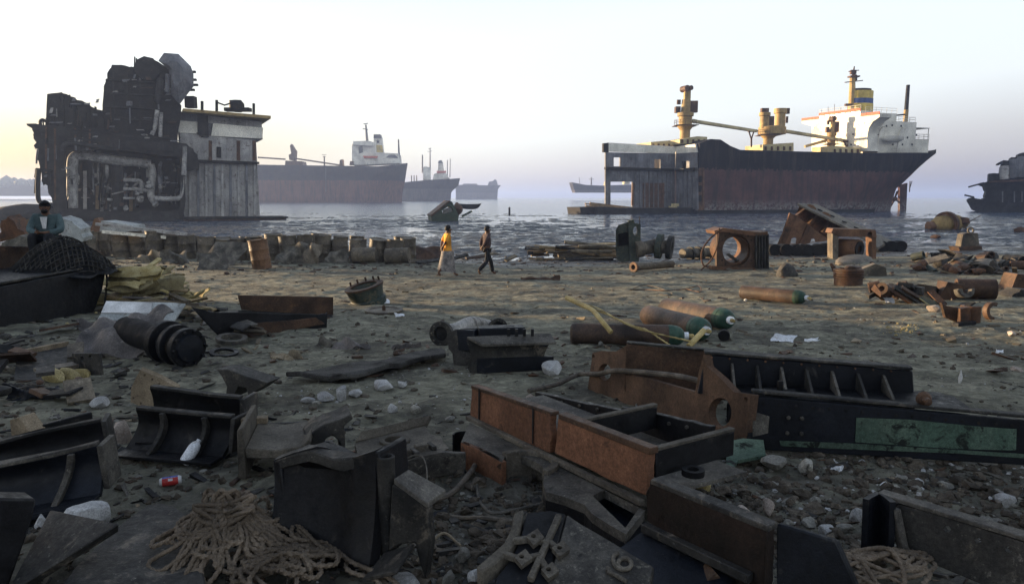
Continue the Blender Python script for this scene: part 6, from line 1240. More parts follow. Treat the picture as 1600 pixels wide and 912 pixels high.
# curved bracket and H-section casting behind it
gA, gB = G(374, 752), G(500, 744); Q = VP(gA, gB); qn = Q.n2; hs = thing('channel_casting', 'grey H-shaped cast channel left of the big black block', 'casting', gA)
m = MB(); m.ext(Q.L([(370, 672), (380, 668), (386, 749), (372, 748)]), -qn * .5); m.build('left_flange', 'dusty_iron', hs, BW)
m = MB(); m.ext(Q.L([(383, 700), (430, 703), (470, 697), (484, 684), (486, 694), (472, 709), (430, 716), (384, 716)]), -qn * .5); m.build('web', 'dusty_iron', hs, BW)
m = MB(); Qb = Q.off(-qn * .5); m.ext(Qb.L([(384, 664), (494, 658), (494, 690), (384, 696)]), -qn * .03); m.build('back_flange', 'dusty_black', hs, BW)
m = MB(); m.ext(Q.L([(386, 717), (430, 717), (430, 746), (388, 748)]), -qn * .02 ); 
m = MB(); m.box(Qb(398, 661) + U(.02), (.16, .06, .04), .25); m.build('lug', 'tan_plate', hs, .004)
gA, gB = G(480, 735), G(545, 728); Q = VP(gA, gB); m = MB(); m.ext(Q.L([(470, 705), (479, 682), (492, 672), (508, 662), (530, 655), (549, 647), (552, 654), (538, 665), (540, 704), (535, 712), (531, 690), (520, 680), (510, 684), (505, 694), (507, 706), (490, 708)]), -Q.n2 * .22); m.solo('forked_bracket', 'dusty_black', 'dark forked bracket with a round notch between channel and bearing cap', 'casting', bevel=BW)
# black channels at left
def channel(name, label, g0, g1, pts, depth, mt='oily_black', lip=.12, ribs=(), edge='dusty_black', cat='channel'):
    Q = VP(G(*g0), G(*g1)); qn = Q.n2; qd = V(Q.d) if Q.d.x > 0 else -V(Q.d); o = thing(name, label, cat, G(*g0)); n = len(pts) // 2
    top, bot = pts[:n], list(reversed(pts[n:]))
    def fn(u, v):
        x = u * (n - 1); i = min(n - 2, int(x)); f = x - i; a = [top[i][k] * (1 - f) + top[i + 1][k] * f for k in (0, 1)]; b = [bot[i][k] * (1 - f) + bot[i + 1][k] * f for k in (0, 1)]
        return Q(a[0] + (b[0] - a[0]) * v, a[1] + (b[1] - a[1]) * v) + qn * (-.05 * math.sin(math.pi * v) + .06 * v * v)
    m = MB(); m.grid(fn, 12, 8, -.03); m.build('web_plate', mt, o, 0, 60)
    tw = [Q(*p) for p in top]; m = MB(); m.ext(tw + [p - qn * .055 for p in reversed(tw)], U(.018)); m.build('top_edge', edge, o, .003)
    bw = [Q(*p) + qn * .06 for p in bot]; m = MB(); m.ext(bw + [p + qn * lip for p in reversed(bw)], U(-.02)); m.build('foot_flange', mt, o, .003)
    bk = [p - qn * depth for p in tw]; m = MB(); m.ext([tw[-1] - qn * .002, tw[-1] - qn * depth, Q(*bot[-1]) - qn * depth, Q(*bot[-1])], qd * .03); m.build('end_flange', edge, o, .003)
    for r in ribs:
        p = [fn(r, k / 5) for k in range(6)]; m = MB(); m.ext(p + [q + qn * (.03 + .05 * k / 5) for k, q in reversed(list(enumerate(p)))], qd * .03); m.build('rib', edge, o, .003)
    return o
channel('black_channel', 'black channel piece, rear one of the two standing left of the H-shaped channel', (236, 695), (376, 700), [(234, 607), (280, 613), (330, 620), (374, 624), (375, 682), (330, 680), (280, 678), (236, 676)], .2)
channel('black_channel', 'black ribbed channel piece, front one of the two standing left of the H-shaped channel', (203, 704), (356, 716), [(212, 640), (260, 645), (310, 650), (360, 654), (356, 708), (308, 704), (258, 700), (206, 696)], .2, ribs=(.28, .72))
channel('long_channel', 'long black curved channel at the left edge, rear and upper one', (-60, 760), (168, 735), [(-60, 708), (0, 694), (57, 679), (157, 659), (170, 718), (90, 728), (0, 738), (-60, 745)], .2)
channel('long_channel', 'black channel with one pale rib and torn upper edge at the left', (-60, 800), (160, 785), [(-60, 740), (0, 731), (86, 714), (150, 697), (162, 764), (60, 782), (0, 786), (-60, 792)], .2, 'blue_black', .16, (.78,), 'cast_grey')
o = thing('cast_frame', 'small black frame with a tan end block at far left behind the long channels', 'casting', G(40, 685)); 
m = MB(); m.ext(VP(G(14, 690), G(48, 690)).L([(14, 656), (30, 651), (48, 676), (48, 688), (18, 690)]), (.03, .12, 0)); m.build('end_block', 'tan_plate', o, BW)
Q = VP(G(44, 688), G(146, 668)); m = MB(); m.ext(Q.L([(47, 669), (144, 643), (146, 656), (48, 684)]), -Q.n2 * .04); m.build('long_side', 'oily_black', o, BW); m = MB(); m.ext([G(52, 692, .06), G(146, 668, .06), G(140, 662, .06), G(50, 684, .06)], U(-.03)); m.build('floor_plate', 'cast_grey', o)
Q = VP(G(206, 640), G(282, 640)); m = MB(); m.plate(Q.L([(205, 606), (212, 590), (220, 578), (250, 590), (280, 607), (262, 622), (236, 640), (204, 628)]), [Q.ring(x, y, 1.8, 2.6, 8) for x, y in ((226, 586), (238, 593), (249, 600), (208, 622), (220, 630))], -Q.n2 * .03 + U(.02)); m.solo('drilled_bracket', 'tan_plate', 'tan bracket plate with bolt holes behind the black channels', 'bracket', bevel=.004)
Q = VP(G(338, 622), G(400, 626)); m = MB(); m.ext(Q.L([(338, 577), (356, 577), (385, 588), (418, 598), (402, 610), (388, 618), (384, 606), (372, 604), (364, 622), (352, 622), (354, 604), (346, 588)]), -Q.n2 * .2); m.solo('hooked_bracket', 'dusty_black', 'dark hooked bracket on the sand right of the tan drilled bracket', 'bracket', bevel=BW)
# plates at the bottom left
m = MB(); pa, pb, pc = at(79, 795, 3.1), at(187, 817, 2.9), at(8, 930, 2.72); m.ext([pa, pb, pc], V((-.02, .03, -.05))); m.solo('triangle_plate', 'dusty_black', 'dark triangular steel plate leaning over a white stone at bottom left', 'plate', bevel=BW)
Q = VP(G(-60, 940), G(60, 900)); m = MB(); m.ext(Q.L([(-60, 780), (0, 778), (58, 779), (50, 815), (20, 900), (0, 960), (-60, 990)]), -Q.n2 * .12); m.solo('corner_block', 'oily_black', 'black block in the bottom left corner behind the triangular plate', 'casting', bevel=.01)
zr_ = G(220, 850).z + .05; Hr = HP(zr_); m = MB(); m.ext(Hr.L([(60, 960), (120, 880), (165, 840), (190, 816), (230, 788), (252, 785), (273, 790), (298, 808), (310, 845), (330, 960)]), U(-.04)); m.solo('round_plate', 'dusty_black', 'large dark plate with a rounded corner left of the rope heap', 'plate', bevel=.008)
# ------------------------------------------------------------------ angle frame at the bottom right
Q = VP(G(1395, 872), G(1640, 950)); o = thing('angle_frame', 'dark riveted angle frame with a pale upright in the bottom right corner', 'frame', G(1420, 880))
m = MB(); m.plate(Q.L([(1398, 786), (1450, 800), (1520, 822), (1660, 866), (1660, 990), (1600, 940), (1424, 866)]), [Q.ring(x, y, 6, 5, 10) for x, y in ((1480, 826), (1528, 843), (1576, 858))], -Q.n2 * .03); m.build('web_plate', 'dusty_black', o, BW)
m = MB(); p, q = Q(1370, 776), Q(1660, 864); m.ext([p, q, q - Q.n2 * .07, p - Q.n2 * .07], U(.02)); m.build('top_flange', 'cast_grey', o, .004)
m = MB(); m.bar(Q(1402, 790) + Q.n2 * .03, Q(1418, 868) + Q.n2 * .03, .05, .03); m.build('upright', 'cast_grey', o, .004)
Q2 = VP(G(1345, 870), G(1400, 880)); m = MB(); m.grid(lambda u, v: Q2(1348 + 52 * u - 3 * v, 778 + 6 * u + 80 * v) + Q2.n2 * (-.1 * math.sin(math.pi * u)), 10, 5, .025); m.build('curved_shell', 'blue_black', o)
# ------------------------------------------------------------------ ropes
def rope_heap(apex, n, spread, r, seed, hz, bias, sy=1.0, flat=False, ridge=(0, 0)):
    """one long rope thrown down in folds and loops"""
    rnd = random.Random(seed); A = V(apex); pts = []
    def surf(x, y, k):
        d = math.hypot((x - A.x - ridge[0]) / (spread * 1.1), (y - A.y - ridge[1]) / (spread * sy * 1.1)); return float(base_z(x, y)) + r + hz * max(0, 1 - d) ** 1.1 + k
    for i in range(n):
        ph = bias[0] + rnd.gauss(0, bias[1]); L = spread * rnd.uniform(.35, 1.05); w = rnd.uniform(.08, .34); k = r * 2.0 * rnd.random() + i * r * .07; mode = rnd.random()
        if flat or mode < .3:                                             # a loose loop lying on the heap
            cx, cy = A.x + L * .75 * math.cos(ph) * rnd.uniform(.3, 1), A.y + L * .75 * math.sin(ph) * sy * rnd.uniform(.3, 1); q = spread * rnd.uniform(.14, .42); t0 = rnd.uniform(0, 6.28); e = rnd.uniform(.45, 1); dr = rnd.choice((-1, 1)); rot = rnd.uniform(0, 3)
            for j in range(rnd.randint(4, 7)):
                t = t0 + dr * j * .95; ux, uy = q * math.cos(t), q * e * math.sin(t); x = cx + ux * math.cos(rot) - uy * math.sin(rot) + rnd.gauss(0, .012); y = cy + (ux * math.sin(rot) + uy * math.cos(rot)) * .8; pts.append((x, y, surf(x, y, k + rnd.uniform(0, r * 2))))
        else:                                                              # a fold running down from the top and back
            pts.append((A.x + rnd.gauss(.02, .085), A.y + rnd.gauss(0, .05), surf(A.x, A.y, k + rnd.uniform(-.05, .03))))
            for f, s in ((.3, -.5), (.6, -1), (.9, -.9), (1.0, 0), (.85, .9), (.55, 1), (.3, .5)):
                a = ph + s * w * .7 + rnd.gauss(0, .1); q = L * f * rnd.uniform(.88, 1.1); x = A.x + q * math.cos(a); y = A.y + q * math.sin(a) * sy; pts.append((x, y, surf(x, y, k)))
    m = MB(); m.tube(spline(pts, 17), r, 9, lobes=3, twist=.62 / r); return m
ap = G(372, 876); m = rope_heap(ap + V((-.08, .06, 0)), 50, .37, .0088, 3, .23, (R(-52), 1.1), .85)
m2 = rope_heap(G(440, 900), 24, .34, .0088, 8, .08, (R(-10), 2.2), .7, True); m.add(m2.v, m2.f)
tail = [G(455, 850, .12), G(480, 862, .09), G(510, 872, .06), G(540, 880, .05), G(565, 893, .04), G(600, 915, .03), G(640, 950, .03)]
for k in range(4):
    rn = random.Random(k); m.tube(spline([p + V((rn.uniform(-.05, .03), rn.uniform(-.06, .04), .012 * k)) for p in tail], 22), .0088, 9, lobes=3, twist=60)
for pts in ([(322, 800), (318, 780), (326, 764), (335, 775), (330, 790)], [(345, 790), (375, 770), (378, 788)], [(380, 800), (410, 778), (418, 782), (420, 800)], [(300, 850), (278, 862), (283, 900), (276, 930)], [(335, 790), (312, 800), (306, 830), (312, 850)]):
    P_ = [G(360, 858)] * 0 + [Plane((0, ap.y + .03, 0), (0, -1, .15))(x, y) for x, y in pts]; m.tube(spline(P_, 18), .0085, 9, lobes=3, twist=60)
m.solo('rope_heap', 'rope_fibre', 'big tangled heap of thick brown rope at the bottom left of the middle', 'rope', smooth=60)
m = rope_heap(G(1385, 908), 22, .44, .0085, 21, .1, (R(0), 2.6), .42, True)
m.solo('rope_heap', 'rope_fibre', 'thinner loose brown rope in loops before the angle frame at bottom right', 'rope', smooth=60)
RP = Plane((0, 2.72, 0), (0, -1, .25))
for lab, pts in (('rope end hanging in a narrow loop, leftmost at the bottom right', [(1248, 925), (1246, 880), (1252, 862), (1264, 880), (1268, 925), (1257, 935), (1258, 890), (1268, 870), (1278, 895), (1282, 930)]), ('rope strand arching over the loose rope towards the pale upright', [(1300, 890), (1340, 870), (1390, 858), (1415, 868), (1432, 890), (1460, 893), (1420, 902), (1392, 886), (1378, 870), (1370, 884), (1372, 912)]), ('rope loop standing up at the right end of the loose rope', [(1480, 915), (1490, 880), (1500, 868), (1512, 885), (1520, 915), (1510, 925), (1508, 890), (1506, 872), (1498, 885), (1485, 925)])):
    m = MB(); m.tube(spline(RP.L(pts), 18), .009, 9, lobes=3, twist=66); m.solo('rope', 'rope_fibre', lab, 'rope', smooth=60)
# ------------------------------------------------------------------ barge at the left edge, net on it
Q = Plane((-7.55, 12, 0), (1, .0, 0)); qn = V((1, 0, 0)); bg_ = thing('steel_barge', 'black steel barge hull at the left edge, carrying the net pile', 'boat', G(60, 545))
hullp = [(-90, 486), (0, 447), (60, 436), (120, 425), (160, 418), (166, 424), (160, 455), (148, 485), (136, 505), (60, 540), (0, 570), (-90, 610)]
m = MB(); m.ext(Q.L(hullp), -qn * 2.4); m.build('hull', 'oily_black', bg_, .02)
m = MB(); m.ext([Q(-90, 484), Q(0, 445), Q(60, 434), Q(120, 423), Q(160, 416), Q(160, 416) - qn * .3, Q(-90, 484) - qn * .3], U(.04)); m.build('gunwale', 'dusty_black', bg_, .01)
Qk = Q.off(-qn * 1.7); m = MB(); m.ext(Qk.L([(-90, 388), (0, 384), (140, 387), (158, 392), (167, 404), (170, 416), (165, 424), (0, 424), (-90, 426)]), -qn * .06); m.build('back_bulwark', 'rust_dark', bg_, .01)
n0 = at(100, 424, 13.3)
def mound(x, y): d = math.hypot((x - n0.x) / .85, (y - n0.y) / .8); return n0.z + .02 + .6 * max(0, 1 - d ** 1.6)
m = MB(); m.grid(lambda u, v: (lambda x, y: V((x, y, mound(x, y) - .04 + .03 * math.sin(9 * x) * math.cos(11 * y))))(n0.x + (u - .5) * 1.8, n0.y + (v - .5) * 1.7), 24, 20); nm = thing('net_pile', 'heaped dark fishing net of coarse mesh on the barge before the sitting man', 'net', V((n0.x, n0.y, n0.z))); m.build('net_folds', 'soot_black', nm, 0, 60)
m = MB()
for k in range(26):
    for dr in (-1, 1):
        P_ = []
        for j in range(22):
            u = (k / 25 - .5) * 2.2 + dr * (j / 21 - .5) * 1.2; v = (j / 21 - .5) * 1.6; x = n0.x + u; y = n0.y + v
            if math.hypot(u / .85, v / .8) < 1.0: P_.append(V((x, y, mound(x, y) + .012 + .02 * math.sin(7 * u + k))))
        if len(P_) > 3: m.tube(P_, .011, 5, caps=False)
m.build('net_mesh', 'net_fibre', nm)
m = MB(); m.tube(spline([Q(150, 418) + qn * .04, Q(160, 424) + qn * .05, Q(163, 440) + qn * .05, Q(160, 470) + qn * .05, Q(158, 500) + qn * .05], 6), .02, 6); m.solo('mooring_rope', 'net_fibre', 'dark rope hanging down the end of the black barge', 'rope')
# yellow insulation heap
rnd = random.Random(17)
for i in range(38):
    x = rnd.gauss(226, 40); y = 474 + rnd.uniform(-8, 12); g = G(x, y); k = ppm(g); hz = .72 * math.exp(-((x - 222) / 50) ** 2) * rnd.uniform(.25, 1); L = rnd.uniform(34, 92) * k; w = rnd.uniform(10, 24) * k; a = R(rnd.uniform(-42, 34)); M = Matrix.Rotation(a, 3, 'Z') @ Matrix.Rotation(rnd.uniform(-.3, .3), 3, 'Y') @ Matrix.Rotation(rnd.uniform(-.2, .9), 3, 'X'); bend = rnd.uniform(-.5, .5) * w; ph = rnd.uniform(0, 6); cv = rnd.uniform(.2, 1)
    m = MB(); m.grid(lambda u, v: g + U(hz + .05) + M @ V(((u - .5) * L * (1 + .08 * math.sin(5 * v + ph)), (v - .5) * w * (1 + .25 * math.sin(4 * u + ph)), w * .4 * cv * math.cos((v - .5) * 2.8) + bend * (2 * u - 1) ** 2 + .02 * math.sin(9 * u + ph) * math.sin(7 * v))), 12, 7, .03); m.solo('insulation_strip', ('insulation', 'insulation', 'old_insulation')[i % 3], 'torn curved strip of yellow insulation in the heap beside the barge', 'insulation', 'yellow insulation strips by the barge', smooth=30)
for i in range(46):
    x = rnd.uniform(150, 345); y = 478 + (x - 230) * .12 + rnd.uniform(-8, 16); g = G(x, y, .05); k = ppm(g); L = rnd.uniform(30, 84) * k / 2; a = R(rnd.uniform(-50, 30)); d = V((math.cos(a), math.sin(a), rnd.uniform(-.18, .18))) * L; c = g + U(rnd.uniform(0, .34) * max(.15, 1 - abs(x - 235) / 110))
    m = MB(); m.bar(c - d, c + d, rnd.uniform(.06, .24), rnd.uniform(.02, .05), rnd.uniform(-.6, .6)); m.solo('broken_board', rnd.choice(('old_wood', 'charred_wood', 'pale_wood', 'drum_rust', 'old_insulation', 'pale_wood', 'tarp')), 'broken board sticking out below the yellow insulation heap', 'board', 'boards below the insulation heap')
p, q = G(202, 466, .35), G(252, 452, .75); m = MB(); m.bar(p, q, .09, .07, .3); m.solo('bent_lath', 'insulation', 'yellow stick poking up out of the insulation heap', 'stick')
g = G(205, 512); P_ = Plane(g + U(.12), V((.03, -.55, .83))); m = MB(); m.ext(P_.L([(152, 498), (170, 470), (265, 472), (290, 474), (268, 506)]), V((0, .02, -.03))); pn = m.solo('white_board', 'panel_pale', 'pale rectangular panel tilted towards us before the insulation heap', 'panel', bevel=.006)
m = MB(); m.ext(P_.off(V((0, -.01, .012))).L([(166, 470), (238, 472), (236, 489), (158, 488)]), V((0, .004, -.006))); o = m.build('clean_patch', 'cloth_white', pn)
sheet(150, 520, 60, 26, 10, 30, 'tarp', 'plastic_sheet', 'dark plastic sheet bunched under the pale panel', 'sheet', 60, .08)
# crumpled tarp and flanged stub
def tarpf(u, v):
    x = 128 + 128 * u; y = 512 + 62 * v; g = G(x, 556); k = ppm(g); h = (556 - y + 22) * k * (.35 + .65 * math.sin(math.pi * min(1, .1 + u)))
    return V((g.x, g.y + (1 - v) * .55 - .25, g.z + max(.02, .5 * (1 - (v - .15) ** 2 * 1.3) * (.55 + .45 * u) + .05 * math.sin(9 * u + 5 * v) + .04 * math.sin(17 * u - 7 * v))))
m = MB(); m.grid(tarpf, 26, 16, .02); m.solo('crumpled_cover', 'tarp', 'crumpled brown-grey cover draped over the pipe left of the flanged end', 'sheet', smooth=50)
c = G(292, 570); k = ppm(c); c = c + U(30 * k); ax = V((.8, -.55, -.05)).normalized(); o = thing('flanged_pipe', 'burnt black pipe stub with heavy ring flanges, lying left of the brown channel', 'pipe', c - U(30 * k))
m = MB(); m.lathe([(0, -1.2), (24 * k, -1.2), (24 * k, .02), (0, .02)], c, ax, 24); m.build('pipe_body', 'soot_black', o)
for h, r, w in ((-.42, 35, .1), (-.2, 33, .07), (-.02, 31, .08)):
    m = MB(); m.lathe([(20 * k, h), (r * k, h), (r * k, h + w), (20 * k, h + w)], c, ax, 28, closed=True); m.build('ring_flange', 'oily_black', o, .006)
m = MB(); m.lathe([(0, .06), (23 * k, .06), (21 * k, .1), (0, .12)], c, ax, 24); m.build('end_cover', 'blue_black', o)
X_, Y2, _d = ortho(ax)
for i in range(10):
    a = i * .628; m = MB(); m.lathe([(0, .06), (2.6 * k, .06), (2.4 * k, .1), (0, .1)], c + (X_ * math.cos(a) + Y2 * math.sin(a)) * 27 * k, ax, 6); m.build('bolt', 'oily_black', o)
# brown channel behind and left of the open sand
o = thing('brown_channel', 'long brown steel channel lying open side up at the left middle', 'channel', G(440, 515)); Q = VP(G(340, 508), G(521, 495)); qn = Q.n2
m = MB(); m.ext(ragged(Q.L([(372, 461), (521, 464), (521, 492), (505, 496), (378, 484)]), 2, .006, 3), -qn * .03); m.build('back_flange', 'rust_dark', o, BW)
m = MB(); p = Q(372, 484); q = Q(521, 492); m.ext([p, q, q + qn * .38 - U(.02), p + qn * .5 - V((.5, 0, .02))], U(-.03)); m.build('web', 'soot_black', o, BW)
p, q = G(345, 530), G(512, 512); Q = VP(p, q); m = MB(); m.ext(ragged(Q.L([(300, 480), (330, 488), (500, 491), (512, 488), (511, 512), (420, 520), (345, 528)]), 3, .012, 5), -Q.n2 * .025); m.build('front_flange', 'oily_black', o, BW)
m = MB(); m.ext(ragged(Q.off(Q.n2 * .03).L([(372, 508), (494, 496), (508, 506), (430, 522), (360, 526)]), 3, .01, 6), -Q.n2 * .02); m.build('torn_flange', 'rust_dark', o, BW)
# loose boards and sheets between insulation and brown channel
rnd = random.Random(31)
for i in range(22):
    x, y = rnd.uniform(262, 400), 0; y = 482 + (x - 262) * .3 + rnd.uniform(-6, 16); g = G(x, y, .05); k = ppm(g); L = rnd.uniform(24, 64) * k / 2; a = R(rnd.uniform(-60, 20)); d = V((math.cos(a), math.sin(a), rnd.uniform(-.12, .12))) * L; c = g + U(rnd.uniform(0, .16))
    m = MB(); m.bar(c - d, c + d, rnd.uniform(.1, .26), rnd.uniform(.02, .05), rnd.uniform(-.5, .5)); m.solo('broken_board', rnd.choice(('old_wood', 'charred_wood', 'tarp', 'drum_rust', 'cast_grey', 'pale_wood')), 'broken board or strip in the litter between insulation and brown channel', 'board', 'boards by the brown channel')
for i in range(26):
    x = rnd.uniform(-20, 150); y = rnd.uniform(520, 630); g = G(x, y, .04); k = ppm(g); L = rnd.uniform(20, 60) * k / 2; a = R(rnd.uniform(-40, 60)); d = V((math.cos(a), math.sin(a), rnd.uniform(-.15, .15))) * L; c = g + U(rnd.uniform(0, .12))
    m = MB()
    if i % 3 == 0: m.rock(c, (L * .6, L * .5, L * .35), i, 2)
    else: m.bar(c - d, c + d, rnd.uniform(.06, .26), rnd.uniform(.015, .05), rnd.uniform(-.6, .6))
    m.solo('dark_scrap', rnd.choice(('oily_black', 'dusty_black', 'charred_wood', 'soot_black', 'rust_dark', 'drum_rust')), 'dark scrap in the litter below the black barge', 'scrap', 'dark scrap below the barge')
o = thing('shallow_box', 'shallow open steel box with drilled end below the black barge', 'box', G(90, 592)); m = MB(); m.bar(G(28, 574, .14), G(106, 556, .14), .05, .05); m.build('rim', 'tan_plate', o); m = MB(); m.ext([G(28, 574, .12), G(106, 556, .12), G(104, 590, .0), G(22, 596, .0)], U(-.02)); m.build('panel', 'dusty_black', o)
Q = VP(G(112, 585), G(158, 590)); m = MB(); m.plate(Q.L([(112, 552), (154, 552), (158, 586), (120, 586)]), [Q.ring(128, 560, 3, 4, 10), Q.ring(141, 558, 3, 4, 10)], -Q.n2 * .03); m.build('drilled_end', 'dusty_black', o)
for i, (x, y) in enumerate(((84, 598), (92, 592), (106, 596), (126, 590))): g = G(x, y); m = MB(); m.rock(g + U(.05), (.12, .08, .08), i + 50, 3); m.solo('insulation_lump', 'insulation', 'yellow insulation lump on the ground below the black barge', 'insulation', 'insulation lumps below the barge')
sheet(40, 625, 80, 26, 10, 40, 'blue_black', 'dark_bag', 'dark plastic bag at the left edge below the insulation lumps', 'bag', 71, .06)
for i, (x, y, rx, w) in enumerate(((362, 536, 24, .05), (350, 552, 22, .03))):
    c = G(x, y, .05 if i == 0 else .02); k = ppm(c); m = MB(); m.lathe([(rx * k * .68, 0), (rx * k, 0), (rx * k, w), (rx * k * .68, w)], c, V((.1, -.1, 1)), 26, closed=True); m.solo('flat_ring', ('cast_grey', 'oily_black')[i], ('flat grey ring', 'thin black ring')[i] + ' on the sand right of the flanged pipe stub', 'ring')
# ------------------------------------------------------------------ open sand: rings, pipe, chunks
c = G(577, 474); k = ppm(c); o = thing('thick_ring', 'tilted thick green-black ring casting on the open sand', 'casting', c); ax = V((-.22, -.16, 1)).normalized(); m = MB(); m.lathe([(21 * k, 0), (28 * k, 0), (29 * k, 10 * k), (26 * k, 12 * k), (28 * k, 24 * k), (30 * k, 30 * k), (22 * k, 30 * k), (20 * k, 26 * k)], c - U(.03), ax, 30, closed=True); m.build('ring_wall', 'sea_green', o, .008)
m = MB(); m.lathe([(21 * k, 30.2 * k), (31 * k, 30.2 * k), (31 * k, 33 * k), (21 * k, 33 * k)], c - U(.03), ax, 30, closed=True); m.build('ring_rim', 'rust_dark', o, .006)
X_, Y2, _d = ortho(ax)
for i in range(5): a = i * .5 + 2.2; m = MB(); m.lathe([(0, 0), (1.6 * k, 0), (1.6 * k, 6 * k), (0, 6 * k)], c - U(.03) + ax * 33 * k + (X_ * math.cos(a) + Y2 * math.sin(a)) * 27 * k, ax, 8); m.build('stud', 'rust_dark', o)
c = G(600, 492, .01); k = ppm(c); o = thing('flat_flange', 'flat round flange with a centre stud lying on the sand', 'ring', c); m = MB(); m.lathe([(0, 0), (28 * k, 0), (30 * k, .02), (30 * k, .05), (24 * k, .05), (23 * k, .035), (0, .035)], c, V((0, -.04, 1)), 30); m.build('disc', 'drum_rust', o); m = MB(); m.lathe([(0, 0), (3 * k, 0), (2.5 * k, 7 * k), (0, 8 * k)], c + U(.035), (0, 0, 1), 8); m.build('stud', 'rust_dark', o)
# flanged elbow pipe
a, b = G(690, 541), G(778, 526); k = ppm(a); o = thing('elbow_pipe', 'whitish short pipe with two round flanges on the sand', 'pipe', a); ca, cb = a + U(19 * k), b + U(17 * k); da, db_ = V((-.35, -.92, .05)).normalized(), V((.25, -.95, .1)).normalized()
P_ = spline([ca, ca - da * .12, ca - da * .24 + V((.1, 0, .02)), (ca + cb) / 2 + V((0, .2, .06)), cb - db_ * .22 - V((.08, 0, 0)), cb - db_ * .1, cb], 6); m = MB(); m.tube(P_, 12.5 * k, 18, caps=False); m.build('pipe_body', 'lagged_pipe', o)
for c_, d_, r in ((ca, da, 20), (cb, db_, 17.5)):
    m = MB(); m.lathe([(11.5 * k, -.03), (r * k, -.03), (r * k, .03), (11.5 * k, .03)], c_, d_, 26, closed=True); f_ = m.build('flange', 'dusty_black', o, .005)
    m = MB(); m.lathe([(0, -.012), (11.4 * k, -.012), (11.4 * k, -.004), (0, -.004)], c_, d_, 20); m.build('bore', 'soot_black', o)
    x_, y_, _ = ortho(d_)
    for i in range(8): q = c_ + d_ * .03 + (x_ * math.cos(i * .785) + y_ * math.sin(i * .785)) * 16 * k * r / 20; m = MB(); m.lathe([(0, 0), (1.6 * k, 0), (1.6 * k, .006), (0, .006)], q, d_, 6); m.build('bolt_hole', 'cast_grey', f_)
# black girder chunks before it
def beam_chunk(name, label, g0, g1, pts, ln, top):
    Q = VP(G(*g0), G(*g1)); o = thing(name, label, 'girder', G(*g0)); m = MB(); m.ext(Q.L(pts), V(top)); m.build('profile', 'dusty_black', o, BW); return o, Q
o, Q = beam_chunk('girder_chunk', 'black girder chunk standing against the whitish flanged pipe, rear one', (700, 572), (745, 574), [(698, 520), (712, 514), (716, 535), (714, 545), (726, 552), (724, 572), (708, 570), (706, 552), (700, 545)], .6, (.62, .12, .02))
m = MB(); m.ext(Q.L([(713, 516), (740, 516), (742, 548), (716, 548)]), (.1, .25, 0)); m.build('web', 'blue_black', o, BW)
m = MB(); p = Q(716, 520); m.box(p + V((.45, .12, -.02)), (.5, .2, .14), .15); m.build('cross_block', 'blue_black', o, .01)
o, Q = beam_chunk('girder_chunk', 'black girder chunk with a broken flange lying before the whitish flanged pipe', (733, 584), (745, 584), [(728, 531), (736, 530), (748, 540), (742, 552), (738, 566), (742, 584), (734, 583), (730, 574), (736, 556), (732, 545)], .7, (.72, .12, .0))
m = MB(); p = Q(729, 530); m.ext([p, p + V((.16, -.1, -.06)), p + V((.9, .02, -.06)), p + V((.85, .2, .0))], U(.03)); m.build('top_flange', 'cast_grey', o, BW)
m = MB(); p = Q(745, 560); m.ext([p, p + V((.78, .1, 0)), p + V((.78, .1, -.13)), p - U(.16)], (-.02, .05, 0)); m.build('web', 'blue_black', o, BW)
for i in range(4): p = Q(729, 530) + V((.42 + .08 * i, .08, .02)); m = MB(); m.bar(p, p + U(.07), .03, .03); m.build('stud', 'oily_black', o)
m = MB(); pts = [(446, 592), (520, 585), (580, 577), (640, 567), (690, 557), (697, 566), (640, 578), (590, 590), (545, 600), (500, 601)]; m.ext(ragged([G(x, y, .05) for x, y in pts], 3, .02, 4), U(.05)); m.solo('charred_plank', 'charred_wood', 'long charred plank lying on the sand left of the girder chunks', 'plank', bevel=.01)
# ------------------------------------------------------------------ gas cylinders
def gas_cyl(label, a, b, rpx, k2=None):
    A, Bq = G(*a), G(*b); r = rpx * ppm(A); A = A + U(r); Bq = Bq + U(r); d = (Bq - A).normalized(); L = (Bq - A).length
    o = thing('gas_cylinder', label, 'gas cylinder', A - U(r), 'gas cylinders lying on the sand'); m = MB(); m.lathe([(0, .02), (r * .7, .0), (r * .93, .02), (r, .06), (r, L * .86), (0, L * .86)], A, d, 26); m.build('body', 'gas_rust', o)
    m = MB(); m.lathe([(r * 1.002, L * .82), (r * 1.002, L * .86)] + [(r * math.cos(t * math.pi / 12) * .78 + r * .2, L * .86 + r * 1.1 * math.sin(t * math.pi / 12)) for t in range(7)], A, d, 26); m.build('shoulder', 'gas_green', o)
    h = L * .86 + r * 1.1; m = MB(); m.lathe([(r * .36, h - .02), (r * .36, h + .05), (0, h + .05)], A, d, 14); m.build('neck_ring', 'plastic_white', o)
    m = MB(); m.lathe([(.028, h + .05), (.028, h + .11), (.02, h + .12), (0, h + .12)], A, d, 10); e = A + d * (h + .085); m.bar(e - V((0, .04, 0)), e + V((0, .05, 0)), .025, .025); m.build('valve', 'bamboo', o); return o
gas_cyl('dark gas cylinder nearest to us, crossed by the yellow pole and twine', (891, 540), (1076, 541), 17)
gas_cyl('rusty gas cylinder in the middle of the three, its green neck towards us', (1012, 508), (1108, 536), 16)
gas_cyl('rusty gas cylinder furthest right of the three, with a white neck ring', (1040, 494), (1148, 519), 14.5)
gas_cyl('rust-brown gas cylinder lying apart behind the other three', (1158, 467), (1262, 475), 10.5)
